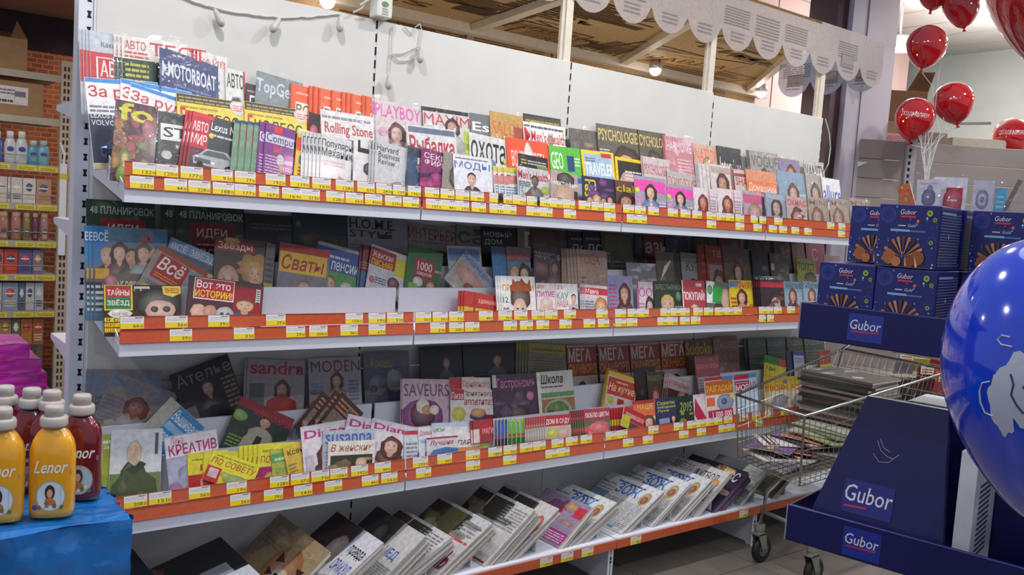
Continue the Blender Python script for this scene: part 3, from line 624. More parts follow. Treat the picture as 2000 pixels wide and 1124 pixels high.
m(270,160,480,196,'6f7276','T Esquire@.05 .66 1.6 .86 f0f0ee .03;E .5 .5 .3 .16 2a2a2c;L .1 .1 .8 .3 aaa 3','grey and black cover with bold white letters',w=.2)
m(425,145,685,195,'c9a05c','T SALON@.05 .64 1 .86 d8663c -.01;P .1 .3 .35 .62 .6 .3 6b4a1c;R .7 0 1 .8 a8503c;L .1 .1 .6 .2 eda 2','glossy gold interiors cover with thin orange letters',wrap=True)
m(690,165,982,214,'2c2a28','R .02 .8 .98 .97 4a4632;L .05 .82 .95 .95 a89a4a 2;B 8 4 454038,3a352e','black wrapped supplement with olive strip along its top',wrap=True)
m(685,228,1000,276,'e2e2e0','T MH@.02 .62 .6 .9 c22c3c .04;L .02 .92 .9 .98 556 1;L .02 .35 .5 .6 4aa0c0 4','white fitness magazine mostly covered by the next copy',w=.2)
m(738,232,1046,284,'e2e4e4','L .02 .9 .95 .98 556 1;T Men\'s_Health@.02 .66 1 .86 c4283a .03;F .56 .72 .1 a8745c 201a1a 2a2a30 none;R .02 .5 .28 .56 4aa0c0;L .02 .1 .3 .48 667 6;E .94 .88 .04 .03 e8e040','white fitness cover with red letters and a man in black',w=.205)
m(1048,278,1250,308,'6c6660','B 14 8 7a6e62,5c5650,a88c74,4c4a4a 0 1;F .5 .45 .12 c0a088 5a4a40 555 long','grey brown wrapped cover with a blurred figure',wrap=True,w=.2)
m(1258,244,1600,290,'625c50','T PSYCHOLOGIES@.03 .74 1.0 .93 d8c070 .02;F .62 .34 .27 cfa088 3c2a24 5a4a44 long;L .03 .45 .25 .62 ccc 4','dark olive cover with tall golden letters and large face')
crop('D')
m(180,134,408,166,'5c564c','T СYCHOLOG@.02 .74 .98 .93 d8c070 .02;F .5 .34 .27 c89a84 3c2a24 5a4a44 long','dark olive face cover, right-hand copy beside pink wrapped one',w=.2)
m(385,178,605,216,'d08a96','B 16 3 e0a8b0,c87080,eec4cc 0 1;T HARMONIE@.05 .74 .95 .92 f4dce0 .02;L .4 .3 .9 .65 f0c8cc 6','rose pink wrapped cover with pale letters',wrap=True,n=1)
m(612,238,785,262,'c9a494','T NATION@.05 .66 1.0 .92 e0704c .0;F .5 .55 .17 e0b8a0 b08858 c8a89a long','peach cover with orange letters and blonde woman',w=.2)
m(795,258,1020,292,'1e222c','T Interview@.05 .45 .95 .8 dcdcd8 .01 .3;E .85 .6 .08 .06 a04050;B 5 5 2c323c,272c38','black cover with white handwritten letters',wrap=True,w=.205)
m(1050,294,1270,324,'a09a98','T VOGUE@.05 .7 .98 .92 6c6464;F .5 .45 .18 c4a294 5c4440 8a7f7c long;B 6 2 b8b0ac,8a8480','pale grey wrapped fashion cover',wrap=True,n=2)
m(1278,352,1465,382,'8c7fa0','F .55 .66 .17 c48c74 6c3028 6a3f88 long;B 8 6 a892b8,c0b4c8,70608c 0 .5','lilac wrapped cover with red-haired figure',wrap=True,w=.2,h=.24)
m(1478,372,1655,396,'c2bcba','T VANITY@.02 .6 1 .92 4a4648;E .4 .5 .14 .2 3a3434;B 5 6 d4ccc8,a89c98 0 .4','grey wrapped cover with tall dark letters and dark hair',wrap=True,w=.2)
# ---- top shelf, middle row
tier(1, 'm'); crop('A')
def zr(x1,y1,x2,y2,lab,**k): m(x1,y1,x2,y2,'e6e4e6','R 0 .95 1 1 3a8ad0;T За_рулём@.03 .76 1.05 .92 c0303c .03;R 0 .06 1 .6 343a4c;T LEXUS_NX_200@.03 .56 .6 .62 d4d8e0;T VOLVO_XC60@.03 .48 .6 .54 d4d8e0;C .14 3c4c74;R 0 0 1 .07 c8b88c;L .03 .63 .95 .72 778 2',lab,**k)
zr(45,345,270,362,'tilted white car magazine with blue top edge and red letters',w=.215,h=.285)
zr(268,352,440,386,'white car magazine with red letters, squeezed between two copies',w=.215)
zr(332,378,738,512,'slanting white car magazine with blue top edge, behind flower cover',w=.215)
for x1,y1,x2,y2,lab in [(600,445,1022,492,'yellow car magazine with black letters under the white booklet'),(1020,492,1345,546,'yellow car magazine with red numeral five and black letters')]:
    m(x1,y1,x2,y2,'e4cc4c','R 0 .9 1 1 34302a;L .03 .91 .97 .99 a8924a 2;T 5@.03 .64 .13 .84 c83038 .04;T КОЛЕСО@.15 .65 .93 .8 201e1c .01;L .05 .84 .6 .88 a88c30 1;R 0 0 1 .5 8c9098;C .2 b0b4b8;E .92 .93 .13 .1 dcd8d4;L .84 .88 .99 .96 c66 3',lab,w=.225)
crop('B')
m(365,346,445,368,'241e24','E .5 .65 .4 .14 b83058;L .1 .3 .9 .5 aaa 3','narrow black and magenta booklet',h=.2)
m(440,328,802,384,'e6e2e0','L .02 .9 .98 .97 889 1;T Rolling_Stone@.06 .68 .98 .86 b83038 .05;E .55 .5 .29 .17 3a2622;E .55 .4 .22 .14 d8b094;R .02 .5 .2 .56 c03038;L .8 .1 .98 .4 889 5','white music cover with ornate red letters and dark-haired head',wrap=True)
m(1030,430,1366,472,'e0e0e2','R .03 .9 .98 .98 667089;T Рыбалка@.04 .6 .95 .86 b8283c .07;L .25 .5 .9 .57 4a68a8 1;E .5 .25 .35 .15 6a8a6a','white fishing cover with heavy red letters',wrap=True)
crop('C')
m(228,308,300,320,'b4c840','L .1 .1 .9 .9 8a9a30 4','thin lime green booklet beside the hunting cover',h=.25)
m(262,314,562,376,'dedede','T охота@.04 .6 .95 .9 22221f .02;F .55 .5 .12 d8a088 8898a8 4878a0 hat;B 8 5 5c80a8,8ca0b4,3c5878 0 .3;E .95 .66 .07 .05 d0cc40','white hunting cover with black letters and man in blue',n=0,wrap=True)
m(550,352,886,402,'e4502c','T ВОКРУГ_СВЕТА@.1 .58 .9 .82 e8dcd0 .01;E .5 .76 .1 .2 e8e0d8;R .1 .3 .9 .4 f07048;R .62 .44 .98 .52 f4ece4;L .66 .45 .95 .51 c33 1','bright orange travel cover with white globe emblem')
m(886,416,1132,442,'56b43c','T GEO@.04 .62 .42 .9 f0f4ea .01;R .55 .6 .78 .86 22406c;R 0 0 1 .5 2c62b0;T Канары@.03 .3 .7 .44 c8e070 .0;L .05 .05 .9 .2 8ab0e0 3;L .8 .7 .97 .86 d8ecc8 3','green cover with white letters and blue lower half',h=.27)
m(1140,450,1396,474,'e8c820','R .06 .0 .94 .95 9fb8cc;T TRAVELER@.07 .6 .95 .8 eef2f4 .03;T НОВЫЙ_ГОД@.12 .44 .88 .54 5c6c8c .01;R .6 .9 .92 .97 b83038;E .3 .25 .12 .15 c8d4dc;L .1 .82 .4 .9 567 2','yellow bordered pale blue travel cover')
m(1406,504,1640,545,'e8c41c','R .07 .0 .93 .94 2c2622;E .4 .45 .32 .32 c89c90;L .3 .55 .9 .8 d4c8c0 4;F .4 .35 .16 d8a898 2c2622','yellow bordered black cover with a child face',w=.2)
crop('D')
m(216,340,425,372,'d4c4c4','T PSYCHOLOGIES@.03 .7 .97 .88 c86070 .02;B 9 2 e4dcdc,c8b8b8 0 .6','whitish wrapped cover with thin red letters, first from left',wrap=True,n=1)
m(402,452,642,492,'cfc4c2','T ПСИХОЛОГИЯ@.03 .68 .97 .88 b84c58 .02;L .1 .2 .9 .55 a89 6;R 0 .9 1 1 b8b4b2','whitish wrapped cover with thin red letters, lower copy',wrap=True)
for x,lb in ((648,'a'),):
    m(650,395,735,408,'d2cccc','R .3 0 .34 1 a44;R .7 0 .74 1 988','narrow white wrapped booklet with red edge stripes',wrap=True,n=2,dx=-.012)
m(740,398,905,424,'d6cfcc','F .5 .58 .2 c08468 5a2c20 8c4434 long;R .05 .82 .95 .95 c0a8a4;R .9 0 1 1 a46058','white wrapped cover with brown-haired woman',wrap=True,w=.18)
m(930,440,1075,462,'cfc2bc','T SHAPE@.05 .6 .95 .8 b8343c;R 0 .82 1 .9 b8343c','white booklet with dark red letters beside the peach cover',wrap=True,w=.16)
m(1018,440,1262,474,'e09068','R 0 .55 1 .8 e87c48;T Домашний@.05 .58 .95 .76 f8e0d0;F .5 .4 .15 d8a488 4a2c24 e8d8cc long;B 5 5 f0c8a8,d87858 0 .3','peach orange cover with dark-haired woman',wrap=True)
m(1266,448,1478,482,'8ca4bc','F .52 .6 .15 d4a894 6c4838 b0607c long;B 8 5 c8d8e4,6888a8,a8c0d4 0 .9;F .52 .6 .15 d4a894 6c4838 a87080 long;L .05 .1 .3 .5 eee 4','icy blue wrapped cover with posing woman',wrap=True)
m(1488,470,1610,498,'a89c98','F .5 .5 .22 b8907c 4c342c 7c6058 long','taupe wrapped cover between blue and white ones',wrap=True,w=.17)
m(1612,504,1796,536,'d8d8dc','T allure@.02 .52 .96 .86 3c4ca8 .03;F .5 .2 .2 c88878 4a2c28 d44 long;R .96 0 1 1 303c78','white cover with rounded blue letters at the row end',w=.2)
# ---- top shelf, front row
tier(1, 'f'); crop('A')
m(240,478,497,532,'54303a','B 26 12 8c3044,b85c30,7a8c30,602840,c88c3c,3c4c28,a03c5c 0 .85;T fo@.08 .76 .9 .98 d8d020 .06;E .8 .7 .16 .12 a85060;F .3 .3 .08 e0b878 8a9a3c 8a4','dark flower and fruit cover with yellow letters',wrap=True)
m(497,552,690,584,'1e1e22','R .03 .62 1 .84 ececec;T STEREO@.07 .66 1.3 .8 181818 .04;T Двойной@.7 .46 1.2 .54 ddd;R .65 .0 .66 .5 555;R .12 .08 .55 .3 b08c80;E .12 .42 .08 .06 ccc;R .67 .05 1 .3 c8c8cc','black hi-fi cover with white title band',w=.2,wrap=True)
m(708,552,1034,642,'8c2028','R .05 .0 1 .99 3c3f45;R .0 .5 .33 .96 c02838;R 0 .94 .4 1 d43040;T АВТО@.03 .74 .31 .88 f0e8e4 .03;T МИР@.03 .55 .31 .7 f0e8e4 .03;T ТЕСТ@.05 .4 .2 .46 d03840;T Lexus_NX@.36 .8 .9 .92 eee;L .36 .72 .9 .78 ccc 1;C .28 a8acb4;R 0 0 1 .17 c8c8cc;T Peugeot_308@.08 .07 .55 .15 c02838;R .58 .06 .78 .14 c03040;T Maz@.82 .05 .97 .14 c02838;E .38 .72 .05 .04 e8d020','dark red car magazine with silver off-road car',n=2,dx=-.011)
m(1075,622,1150,640,'7c9c84','R .1 .6 .9 .95 c83848;E .5 .78 .3 .12 e8d8d8;R 0 .95 1 1 3c5080;B 6 2 5c8468,8cac94,a8c0a0 0 .55','green nature magazine with red square',w=.19,n=3,dx=-.022)
crop('B')
m(62,420,278,472,'7c3c84','R .02 .72 .98 .86 c8c0dc;T Computer@.05 .7 1.3 .86 221c2c .0;T Bild@.3 .6 .55 .7 e84840;R .28 .88 .55 .98 d83c40;E .55 .5 .12 .09 d4d0d8;R .05 .24 .62 .28 dcd0e0;R .66 .3 1 .6 b058a8;T ANDROID@.68 .46 .98 .52 eee;T LOLLI@.68 .36 .98 .42 eee;R .1 .05 .4 .18 4c5cb0;R .72 .04 .98 .16 88a0cc;L .05 .3 .6 .56 c8a8d0 6;E .6 .38 .08 .07 c88c80','purple computer magazine with dark letters',n=1,dx=-.02)
m(278,458,408,492,'d8bc30','R 0 .62 1 .84 d83840;E .45 .72 .2 .07 f0e8e0;R .1 .4 .45 .54 3c58a0;L .1 .15 .9 .38 a83028 4;R .7 .1 .9 .2 aac030;R 0 0 1 .08 c83038;R 0 .9 1 1 dcd8a0','yellow and red tabloid leaning beside purple one',w=.13)
m(440,498,662,542,'cfcfd2','T Популярная@.03 .78 1.25 .93 34403e .04;T Механика@.03 .66 1.15 .8 34403e .04;L .1 .52 .8 .62 c8a0a0 2;P .5 .1 .6 .38 .95 .3 .9 .02 .6 .0 c87c74;P .55 .12 .7 .34 .9 .2 .8 .04 dca098','pale grey science cover with dark letters and red shape',n=5,dx=-.014)
m(662,528,812,558,'d8d8da','R .1 .78 .45 .86 222;R .1 .84 .16 .98 222;R .55 .78 .62 .98 222;R .55 .9 .95 .94 222;R .8 .7 .86 .9 222;E .5 .52 .26 .13 34343c;R .3 .5 .7 .53 555d6c;P .05 .0 .1 .25 .8 .26 .85 0 30425c','white design cover with black glyphs and round device',w=.165)
m(815,543,1034,592,'d0d2d4','T Harvard@.04 .84 .75 .95 3c444c .02;T Business@.1 .73 .8 .83 3c444c .02;T Review@.1 .62 .65 .72 3c444c .02;E .75 .08 .4 .3 a8acb0;E .75 .08 .3 .23 d0d2d4;E .75 .08 .2 .15 a8acb0;E .75 .08 .12 .09 d0d2d4','light grey business cover with slate letters and arcs',n=2,dx=-.012,wrap=True)
m(1034,578,1128,600,'3c5474','R 0 .84 1 .96 383c40;T БИ@.3 .7 .9 .82 e8e4e4 .04;B 9 2 5078b0,283848,a84040,7c98c0 0 .7','blue wrapped booklet with red spot',wrap=True,w=.15)
m(1126,590,1288,630,'8c2468','T СЕКРЕТ@.08 .82 .92 .93 f0e4ec .03;T ФИРМЫ@.1 .7 .88 .81 f0e4ec .03;P .0 .5 .5 .62 1 .5 1 .42 .5 .54 0 .42 3c2048;P .0 .34 .5 .46 1 .34 1 .26 .5 .38 0 .26 c83c84;P .0 .18 .5 .3 1 .18 1 .1 .5 .22 0 .1 3c2048;B 12 3 c84090,502058 .05 .6','magenta and violet patterned business cover',w=.175,wrap=True)
m(1282,614,1350,632,'9c988c','E .55 .55 .3 .22 4c4840;E .55 .5 .14 .13 c0b4a0;R .2 .0 .8 .2 5c6c8c','narrow grey wrapped cover with old photograph',wrap=True,w=.12)
crop('C')
m(130,484,446,520,'dcdee6','T МОДЫ@.02 .72 .95 .88 5870a8 .03;L .05 .92 .9 .97 778 1;F .45 .56 .12 d8ac98 241e20 2c3454 short;P .25 0 .3 .22 .42 .3 .6 .3 .8 .2 .85 0 2c3454;P .42 .3 .5 .1 .56 .3 d8ac98;L .7 .06 .95 .14 5870a8 2','white fashion cover with blue letters and man in navy shirt')
for k_, x in enumerate((455,492,538)):
    m(x,580+k_*4,x+90,590+k_*4,'dcd8d8','T M@.1 .68 .9 .84 c02c3c .05;R 0 .88 1 1 c8c040;P 0 .6 1 .7 1 .86 0 .8 c88080;L .05 .3 .9 .6 5890b0 5;R .1 .02 .9 .2 8c2830','narrow men\'s digest with red initial, '+['first of three','second of three','third of three'][k_],w=.11,h=.21)
m(640,482,892,522,'2c2a2a','R .05 .82 .28 .96 3c3a34;L .08 .84 .26 .94 c8c050 2;L .3 .84 .95 .93 c8c8c8 2;R .62 .76 .98 .84 8c8a3c','black wrapped pack with yellow print behind fitness cover',wrap=True,h=.25)
m(630,580,896,622,'cfd2d4','T Men\'s_Health@.02 .74 .98 .93 c0303c .04;F .55 .72 .12 6c4a3c 1c1816 7c7c84 short;P .25 .3 .2 .42 .4 .5 .45 .36 7a5444;P .35 0 .4 .4 .75 .4 .78 0 7a7c84;T 15@.03 .34 .18 .56 58a8d0 .03;E .87 .54 .14 .09 b8c030;T 5@.83 .22 .95 .4 c83048 .05;L .03 .58 .4 .7 667 3;L .03 .04 .25 .28 667 4','white fitness cover with man flexing arms',wrap=True)
m(898,608,1122,652,'b8a8a4','R 0 .7 1 1 c8a8a8;E .55 .84 .34 .16 3c2c24;T Биография@.0 .64 .98 .8 f0ecec .02;E .5 .3 .4 .42 d8b094;E .32 .36 .08 .03 4a5468;E .7 .36 .08 .03 4a5468;R .86 0 1 .6 3c2a22;P .4 .0 .6 .0 .55 .12 .45 .12 b86058','pale cover with close-up of a woman with dark curls',wrap=True)
m(1150,654,1408,688,'3c2c4c','T girl@.05 .5 .4 .9 c8c828 .06;L .08 .88 .4 .97 c8c828 1;B 7 3 6c3c7c,503060 .5 .95;G 4 .42 .09;R 0 0 1 .1 6c3c74','dark purple teen cover with yellow letters and four people')
m(1408,690,1560,706,'6c4c3c','T claire@.02 .72 1 .9 d8c028 .02;F .3 .45 .2 c08468 2c1c18 a8404c long;F .72 .3 .2 d0a088 8a6040 b08c84 long','brown cover with yellow letters and two women',wrap=True,w=.2)
crop('D')
for x1,y1,x2,y2,lb,ww in [(145,488,398,522,'grey and pink cover with woman in blue, yellow dot on it',None),(400,556,612,584,'grey and pink cover with woman in blue, right-hand copy',None)]:
    m(x1,y1,x2,y2,'9a9aa8','R 0 .66 1 .92 e44cb0;R .0 .0 .18 .66 a8a8b8;L .03 .1 .25 .6 d878b0 5;F .5 .66 .14 e0b49c 34201c 6088c0 long;P .2 0 .3 .36 .5 .42 .7 .36 .9 0 6c94cc;P .44 .42 .5 .2 .56 .42 e0b49c;E .08 .68 .08 .06 d8d830;L .75 .2 .97 .5 c8c8d8 4',lb)
for x1,y1,x2,y2,lb in [(612,582,795,604,'white cover with long red-brown hair, left copy'),(798,590,990,610,'white cover with long red-brown hair, right copy')]:
    m(x1,y1,x2,y2,'d4ccd0','F .38 .62 .16 b87860 6c2a20 7c3428 long;E .38 .28 .26 .3 6c2c24;F .38 .62 .16 b87860 7c3024;R .6 .8 .98 .95 d4c0c4;L .68 .1 .95 .75 a898a0 9;R .66 .3 .68 1 a85060',lb)
m(1000,608,1172,640,'b8a4b8','R 0 .68 1 .92 d06088;F .5 .4 .24 d4a8a4 b89078 8090c0 long;R .86 0 1 .9 342c50;B 6 2 c8b0c0,98a0c8 0 .3','rose and lilac wrapped cover with dark edge',wrap=True)
m(1175,622,1340,652,'98a8b8','F .5 .62 .2 c4a49c 3c2c30 c8ccd4 long;R 0 .84 1 .96 a8b8c8;B 8 2 c0ccd8,7c8ca0 0 .35','pale blue wrapped cover with woman in white',wrap=True)
m(1336,650,1500,674,'c4a8a4','T OKMAG@.05 .74 .95 .92 c84858;F .5 .4 .25 b88070 6c3c30 a85c58 long;B 6 2 dcc8c4,b07c78','reddish wrapped cover with warm brown face',wrap=True)
for x1,y1,x2,y2,lb in [(1510,654,1668,678,'left of the three'),(1676,664,1828,688,'middle one of the three'),(1834,664,1990,688,'rightmost of the three')]:
    m(x1,y1,x2,y2,'ae9c90','T MINI@.05 .78 .95 .93 8c7c70;F .4 .45 .22 b89484 8c6c54 b46a80 long;B 7 4 c4b4a8,c86484,98847a 0 .4','taupe wrapped pocket magazine with rose detail, '+lb,wrap=True,h=.2)
# ---- second shelf, back row
tier(2, 'b'); crop('E')
for x1,y1,x2,y2,lb in [(62,62,520,95,'leftmost of three green house-plan covers with red square'),(560,92,1010,124,'middle green house-plan cover, nearly hidden'),(655,98,1110,140,'rightmost of three green house-plan covers with red square')]:
    m(x1,y1,x2,y2,'2c4434','B 16 5 3c5c40,223428,48684c 0 1;T 48_ПЛАНИРОВОК@.05 .84 .98 .93 c8ccc8 .02;R .2 .3 .85 .79 8c2a2c;R .21 .31 .84 .78 7c2024;T ИДЕИ@.3 .6 .74 .73 cfc4b8 .02;T ДОМ@.3 .36 .74 .48 cfc4b8 .02;L .3 .52 .74 .56 cab 1',lb,h=.29)
m(1110,160,1500,185,'28282c','R .0 .3 1 .7 2f343a;L .1 .8 .9 .9 555 2;B 8 3 3a3f45,20242a','charcoal home cover right of the green ones',w=.23)
crop('F')
m(185,58,600,82,'263844','R .3 .0 1 .72 4c4438;B 10 5 5c4c3a,3c342c,4a4a44 .0 .7;E .1 .85 .06 .05 3c4c58','dark blue cover with brown interior photograph',w=.24)
m(590,72,1035,118,'8c8c94','T H.O.M.E.@.03 .82 .78 .96 201e22 .04;T STYLE@.03 .7 .72 .8 222;R .5 .7 .72 .76 333;L .03 .5 .3 .62 667 3;B 10 4 a09c9c,6c3c38,787880 0 .48','grey home style cover with heavy black initials')
m(1040,128,1392,170,'8a8480','T ИНТЕРЬЕР@.0 .76 .98 .93 6c2428 -.01;L .05 .7 .9 .74 665 1;R .1 .1 .9 .6 5c4038;B 8 2 6c3a34,48503a,a08c80 .05 .6','taupe interiors cover with thin dark red capitals')
crop('G')
m(165,72,350,100,'7c7c78','T сад@.02 .66 1.1 .9 3c5040 .05;R .4 .9 .9 .97 6c2c30;R 0 0 1 .55 5a6058','grey garden cover with dark green lowercase letters',w=.215)
m(355,88,650,108,'16161c','T НОВЫЙ@.06 .84 .75 .94 b8bcb8 .01;T ДОМ@.06 .7 .5 .8 b8bcb8 .01;R .0 .0 1 .45 22242c;P .4 .6 .75 .4 .78 .42 .44 .62 888','black new-house cover with grey letters',w=.22)
m(640,98,745,112,'7c7468','R .2 .5 .8 .95 c4bcae;T П@.3 .7 .7 .9 6a4a38;R 0 .1 1 .4 7c4c44','pale narrow cover with cream plate',w=.2)
m(742,104,1030,122,'4c3c30','R .05 .3 .6 .95 5c4430;R .62 .2 .97 .8 4c5048;B 6 3 6c5038,3c3028','brown wood-toned interior cover',w=.22)
for x,lb in ((1030,'left copy'),(1150,'right copy')):
    m(x,124,x+150+100*(x>1100),140,'222832','T ДОМ@.1 .6 .9 .78 b4b8bc .02;L .1 .85 .9 .92 778 1;B 5 3 3a4250,2a3040','dark slate house cover with grey capitals, '+lb,w=.21)
m(1292,136,1560,152,'4a4c38','T Д@.1 .45 .25 .65 9a9c90;R .1 .68 .95 .95 5c5a3a;B 8 3 5c6040,3c4030;L .3 .4 .95 .55 889 2','olive green country cover',w=.215)
crop('H')
m(158,112,320,124,'202c38','R .1 .75 .35 .95 445;R 0 0 1 .5 2c4454','dark blue cover beside the red-lettered one',w=.2)
m(232,120,408,134,'6c2c30','T азы@.05 .66 .9 .88 b8a49c .04;B 7 2 8c3c3c,502428','dark red cover with pale lowercase letters',w=.2)
m(405,124,612,138,'344454','B 9 2 4c6478,28343c,5c7484 0 1','blue grey landscape cover',w=.2)
m(640,132,850,142,'4c4038','B 9 3 6a5448,382e2a,5c3c34 0 1','dim brown cover behind the red folders',w=.2)
m(838,140,1070,152,'5c2c28','B 12 3 743830,44201e,804c40,503430 0 1','dark brick-red patterned cover',w=.2)
m(1078,150,1280,160,'2c2628','B 8 2 3c3230,4c2c2c,201c1e 0 1;R .7 .8 .95 .95 6c3438','near black cover right of brick-red one',w=.2)
m(1290,158,1440,168,'4c342e','B 9 3 6a4438,3a2824,7a5a48 0 1','brown mottled cover toward the right end',w=.2)
m(1432,164,1560,174,'702c34','T АМ@.2 .6 .8 .85 a88;B 6 2 883c44,501c24','wine red cover near the right end',w=.2)
m(1546,166,1710,176,'8c3c5c','T С@.3 .6 .6 .85 c8a;B 6 2 a04c6c,6c2c48 0 .6','dusky pink cover, last in line',w=.2)
# ---- second shelf, middle row
tier(2, 'm'); crop('E')
m(105,242,600,272,'5c7c94','R 0 .62 .16 1 2c7cc0;T ВСЁ@.01 .84 .2 .96 e8ecf0 .03;T ДЫ@.62 .82 .8 .95 b8565c .04;R .8 .72 1 .96 4878a0;G 5 .68 .09;R .0 .4 1 .5 6c6058;T ONE_DIRECTION@.25 .32 .75 .42 e4e0d8 .03;T ШКОЛА@.28 .22 .7 .31 c89838 .03;R .02 .44 .2 .55 d8a030;L .02 .1 .25 .4 ccc 5;G 3 .1 .07;E .22 .42 .08 .06 c86c8c','large pop music tabloid with a group of young men',n=2,dx=-.012,h=.3)
m(620,318,908,432,'4c5c74','R 0 .82 1 1 6c94b8;T ВСЁ_ЗВЁЗДЫ@.05 .82 .95 .97 d4c8c8 .03;G 4 .58 .1;R 0 0 1 .3 8c4c34','tilted pop tabloid showing behind the grey one',w=.2)
m(545,366,880,552,'98908c','R 0 .9 1 1 a04830;R .1 .42 .68 .88 a42c2c;T Всё@.14 .6 .62 .86 ecdcd4 .04 .2;L .15 .46 .6 .56 e0803c 2;L .1 .05 .9 .36 5c6470 8;E .14 .2 .1 .06 c8b838;R .7 .45 .98 .86 8088a0','grey tabloid tilted clockwise with white script on red',h=.26)
m(915,308,1295,352,'4c4038','R .02 .82 .7 .95 a02c34;T Звезды@.06 .83 .66 .94 e8d8c8 .03;F .25 .45 .2 c89c84 8c7c6c 2c3444 bald;F .72 .55 .15 d0a080 c89850 382c2c wild;L .55 .08 .98 .25 b8b030 2;R .9 .4 .97 .6 ccc;E .3 .96 .14 .05 c8a030','brown tabloid with a balding man and a blonde woman')
crop('F')
m(2,280,70,292,'6c6460','L .1 .3 .9 .8 445 5;R 0 .1 1 .3 a89a30','thin grey booklet left of the yellow-banded cover',h=.2)
m(382,264,716,356,'4c8c50','R 0 .6 .95 .95 2c4c90;T на_пенсии@.1 .62 .92 .76 dce0e8 .02;L .15 .8 .7 .88 b8c4dc 1;R 0 .95 1 1 a8acb0;F .35 .4 .13 c89878 6c4c34 8c98ac short;F .72 .32 .12 d8a890 c8c0b4 6c5448 hat','green pensioner tabloid with blue title band',n=1,dx=.01)
m(102,272,468,338,'7c7480','R 0 .88 1 1 a82c2c;R .02 .58 .95 .88 d8b430;T Сваты@.06 .62 .9 .84 a8242c .04 .2;F .52 .36 .14 c89884 6c6468 4c70a8 short;F .8 .28 .12 d0a48c a06c58 8c4c58 long;R 0 .0 .3 .3 5878a8','tabloid with yellow band, red script and a smiling couple')
m(712,292,790,310,'702428','R 0 0 1 .5 406088;L .1 .55 .9 .7 a88 3','narrow red and blue booklet stack edge',h=.2,n=1)
m(765,290,1050,378,'c4c4cc','R .0 .66 .68 .96 9c2c30;T Женские@.05 .8 .62 .92 d8ccc8 .02;T письма@.05 .67 .62 .78 e0c830 .02;R .68 .6 1 .9 d0c43c;E .12 .42 .07 .06 c84858;L .2 .38 .5 .5 557 3;F .7 .36 .15 d8ac9c 6c3034 8c6c80 hat','letters tabloid with red title and woman in maroon hat')
m(1042,288,1300,358,'30683c','R .22 .42 .78 .8 98303c;T 1000@.3 .58 .72 .74 ecdcd8 .03;T секретов@.3 .48 .72 .55 ecdcd8;E .35 .36 .14 .09 ccc;R .1 .15 .35 .32 78a838;F .72 .3 .14 c89880 6c4834 4c3c40 long;L .8 .6 1 .7 c88 1','green household tips tabloid with red square')
crop('G')
m(92,240,355,252,'a4a8a8','R .02 .72 .95 .95 5c80ac;T НАРОДНЫЙ@.05 .76 .9 .92 3c548c .02;F .3 .5 .12 c89880 8c5c48 889 long;B 5 2 b8bcb8,8c9890 0 .4','pale grey health tabloid with blue title band')
m(238,272,438,492,'a8a4a0','R 0 .78 1 1 8c98b8;T НАРОДНЫЙ_ДОКТОР@.03 .82 .97 .96 3c4c84 .02;E .45 .5 .4 .22 c89484;E .6 .3 .2 .14 8c3030;B 5 3 c0bcb4,b08c80 0 .2','pale health tabloid tilted steeply clockwise',w=.21,h=.17)
m(432,246,560,254,'4c5c80','R 0 .5 1 .9 4880b0;B 8 2 7c4c48,38486c,a87c68 0 .5','blue grey narrow magazine beside the family cover',w=.19)
m(550,248,742,262,'7c6868','T Дарья@.05 .72 .95 .92 c0585c .02;R 0 .55 1 .68 5c84b0;G 2 .36 .2','rose titled cover with two women')
m(775,250,990,290,'4c383c','T здоровье@.02 .76 .95 .92 b8b0ac .03;E .3 .55 .35 .16 703038;E .7 .6 .2 .3 241818;F .75 .62 .13 905c4c 201618 6c5450 short;B 6 4 5c5454,7c6460 0 .3','dark red health cover with black-haired figure',wrap=True)
m(985,262,1060,274,'9c8474','R .2 .5 .8 .9 a86c50;R 0 0 1 .4 7c6a60','tan narrow cover left of the yoga copies',w=.18)
m(1102,268,1342,290,'b49c8c','T YOGA@.08 .76 .75 .94 b45c3c .0;F .8 .2 .13 b88c74 3c2824 a8a098 long;L .1 .3 .35 .6 7c6c60 4;B 6 4 c8b4a0,a08474 .1 .7','beige yoga cover with thin rust letters',n=3,dx=-.02)
crop('H')
m(95,345,338,358,'8c8890','B 20 3 c8c8d0,5c5c68,dcdce4,a89098 0 1','silver foil-wrapped magazine, shiny and crumpled',wrap=True,h=.15)
m(328,258,535,272,'6c5c50','B 12 3 7c6c5c,4c403a,887868,5c6c4c 0 1;R .7 0 1 1 3c2c30;P .1 .5 .4 .7 .6 .85 .55 .86 .3 .75 dde','brown green wrapped cover with bright streak',wrap=True)
m(530,264,662,276,'8c8c88','T КУП@.2 .68 .8 .86 3c3c40 .03;F .5 .3 .2 8c8c8c 4c4444 777;R .0 .9 1 1 6c7c50','grey-white narrow cover with dark letters',w=.18)
m(662,198,740,208,'7c2824','L .2 .5 .8 .9 944 3;R 0 0 1 .3 4c1c1c','red narrow folder left of the tall red cover',w=.17,h=.29)
m(728,206,868,216,'8c3428','T ТВ@.3 .8 .7 .92 c88;R .1 .1 .7 .66 887478;F .5 .3 .22 a07c6c 4c2c28 8a4','tall red magazine with grey panel',h=.29,w=.18)
m(870,224,1095,238,'5c4a44','F .5 .6 .14 c09480 2c1c1c 5c4438 long;E .5 .3 .2 .2 b8907c;R .35 .1 .65 .34 8c6c5c;B 5 3 6c5850,4c3c38 0 .9;F .5 .6 .14 c09480 2c1c1c 8c6c5c long','brown cover with standing long-haired woman',wrap=True)
m(1108,248,1252,262,'1c2028','T МИР@.1 .2 .92 .38 d0d0cc .04;E .6 .6 .2 .08 343840','black cover with white capitals low on it',w=.18,n=1)
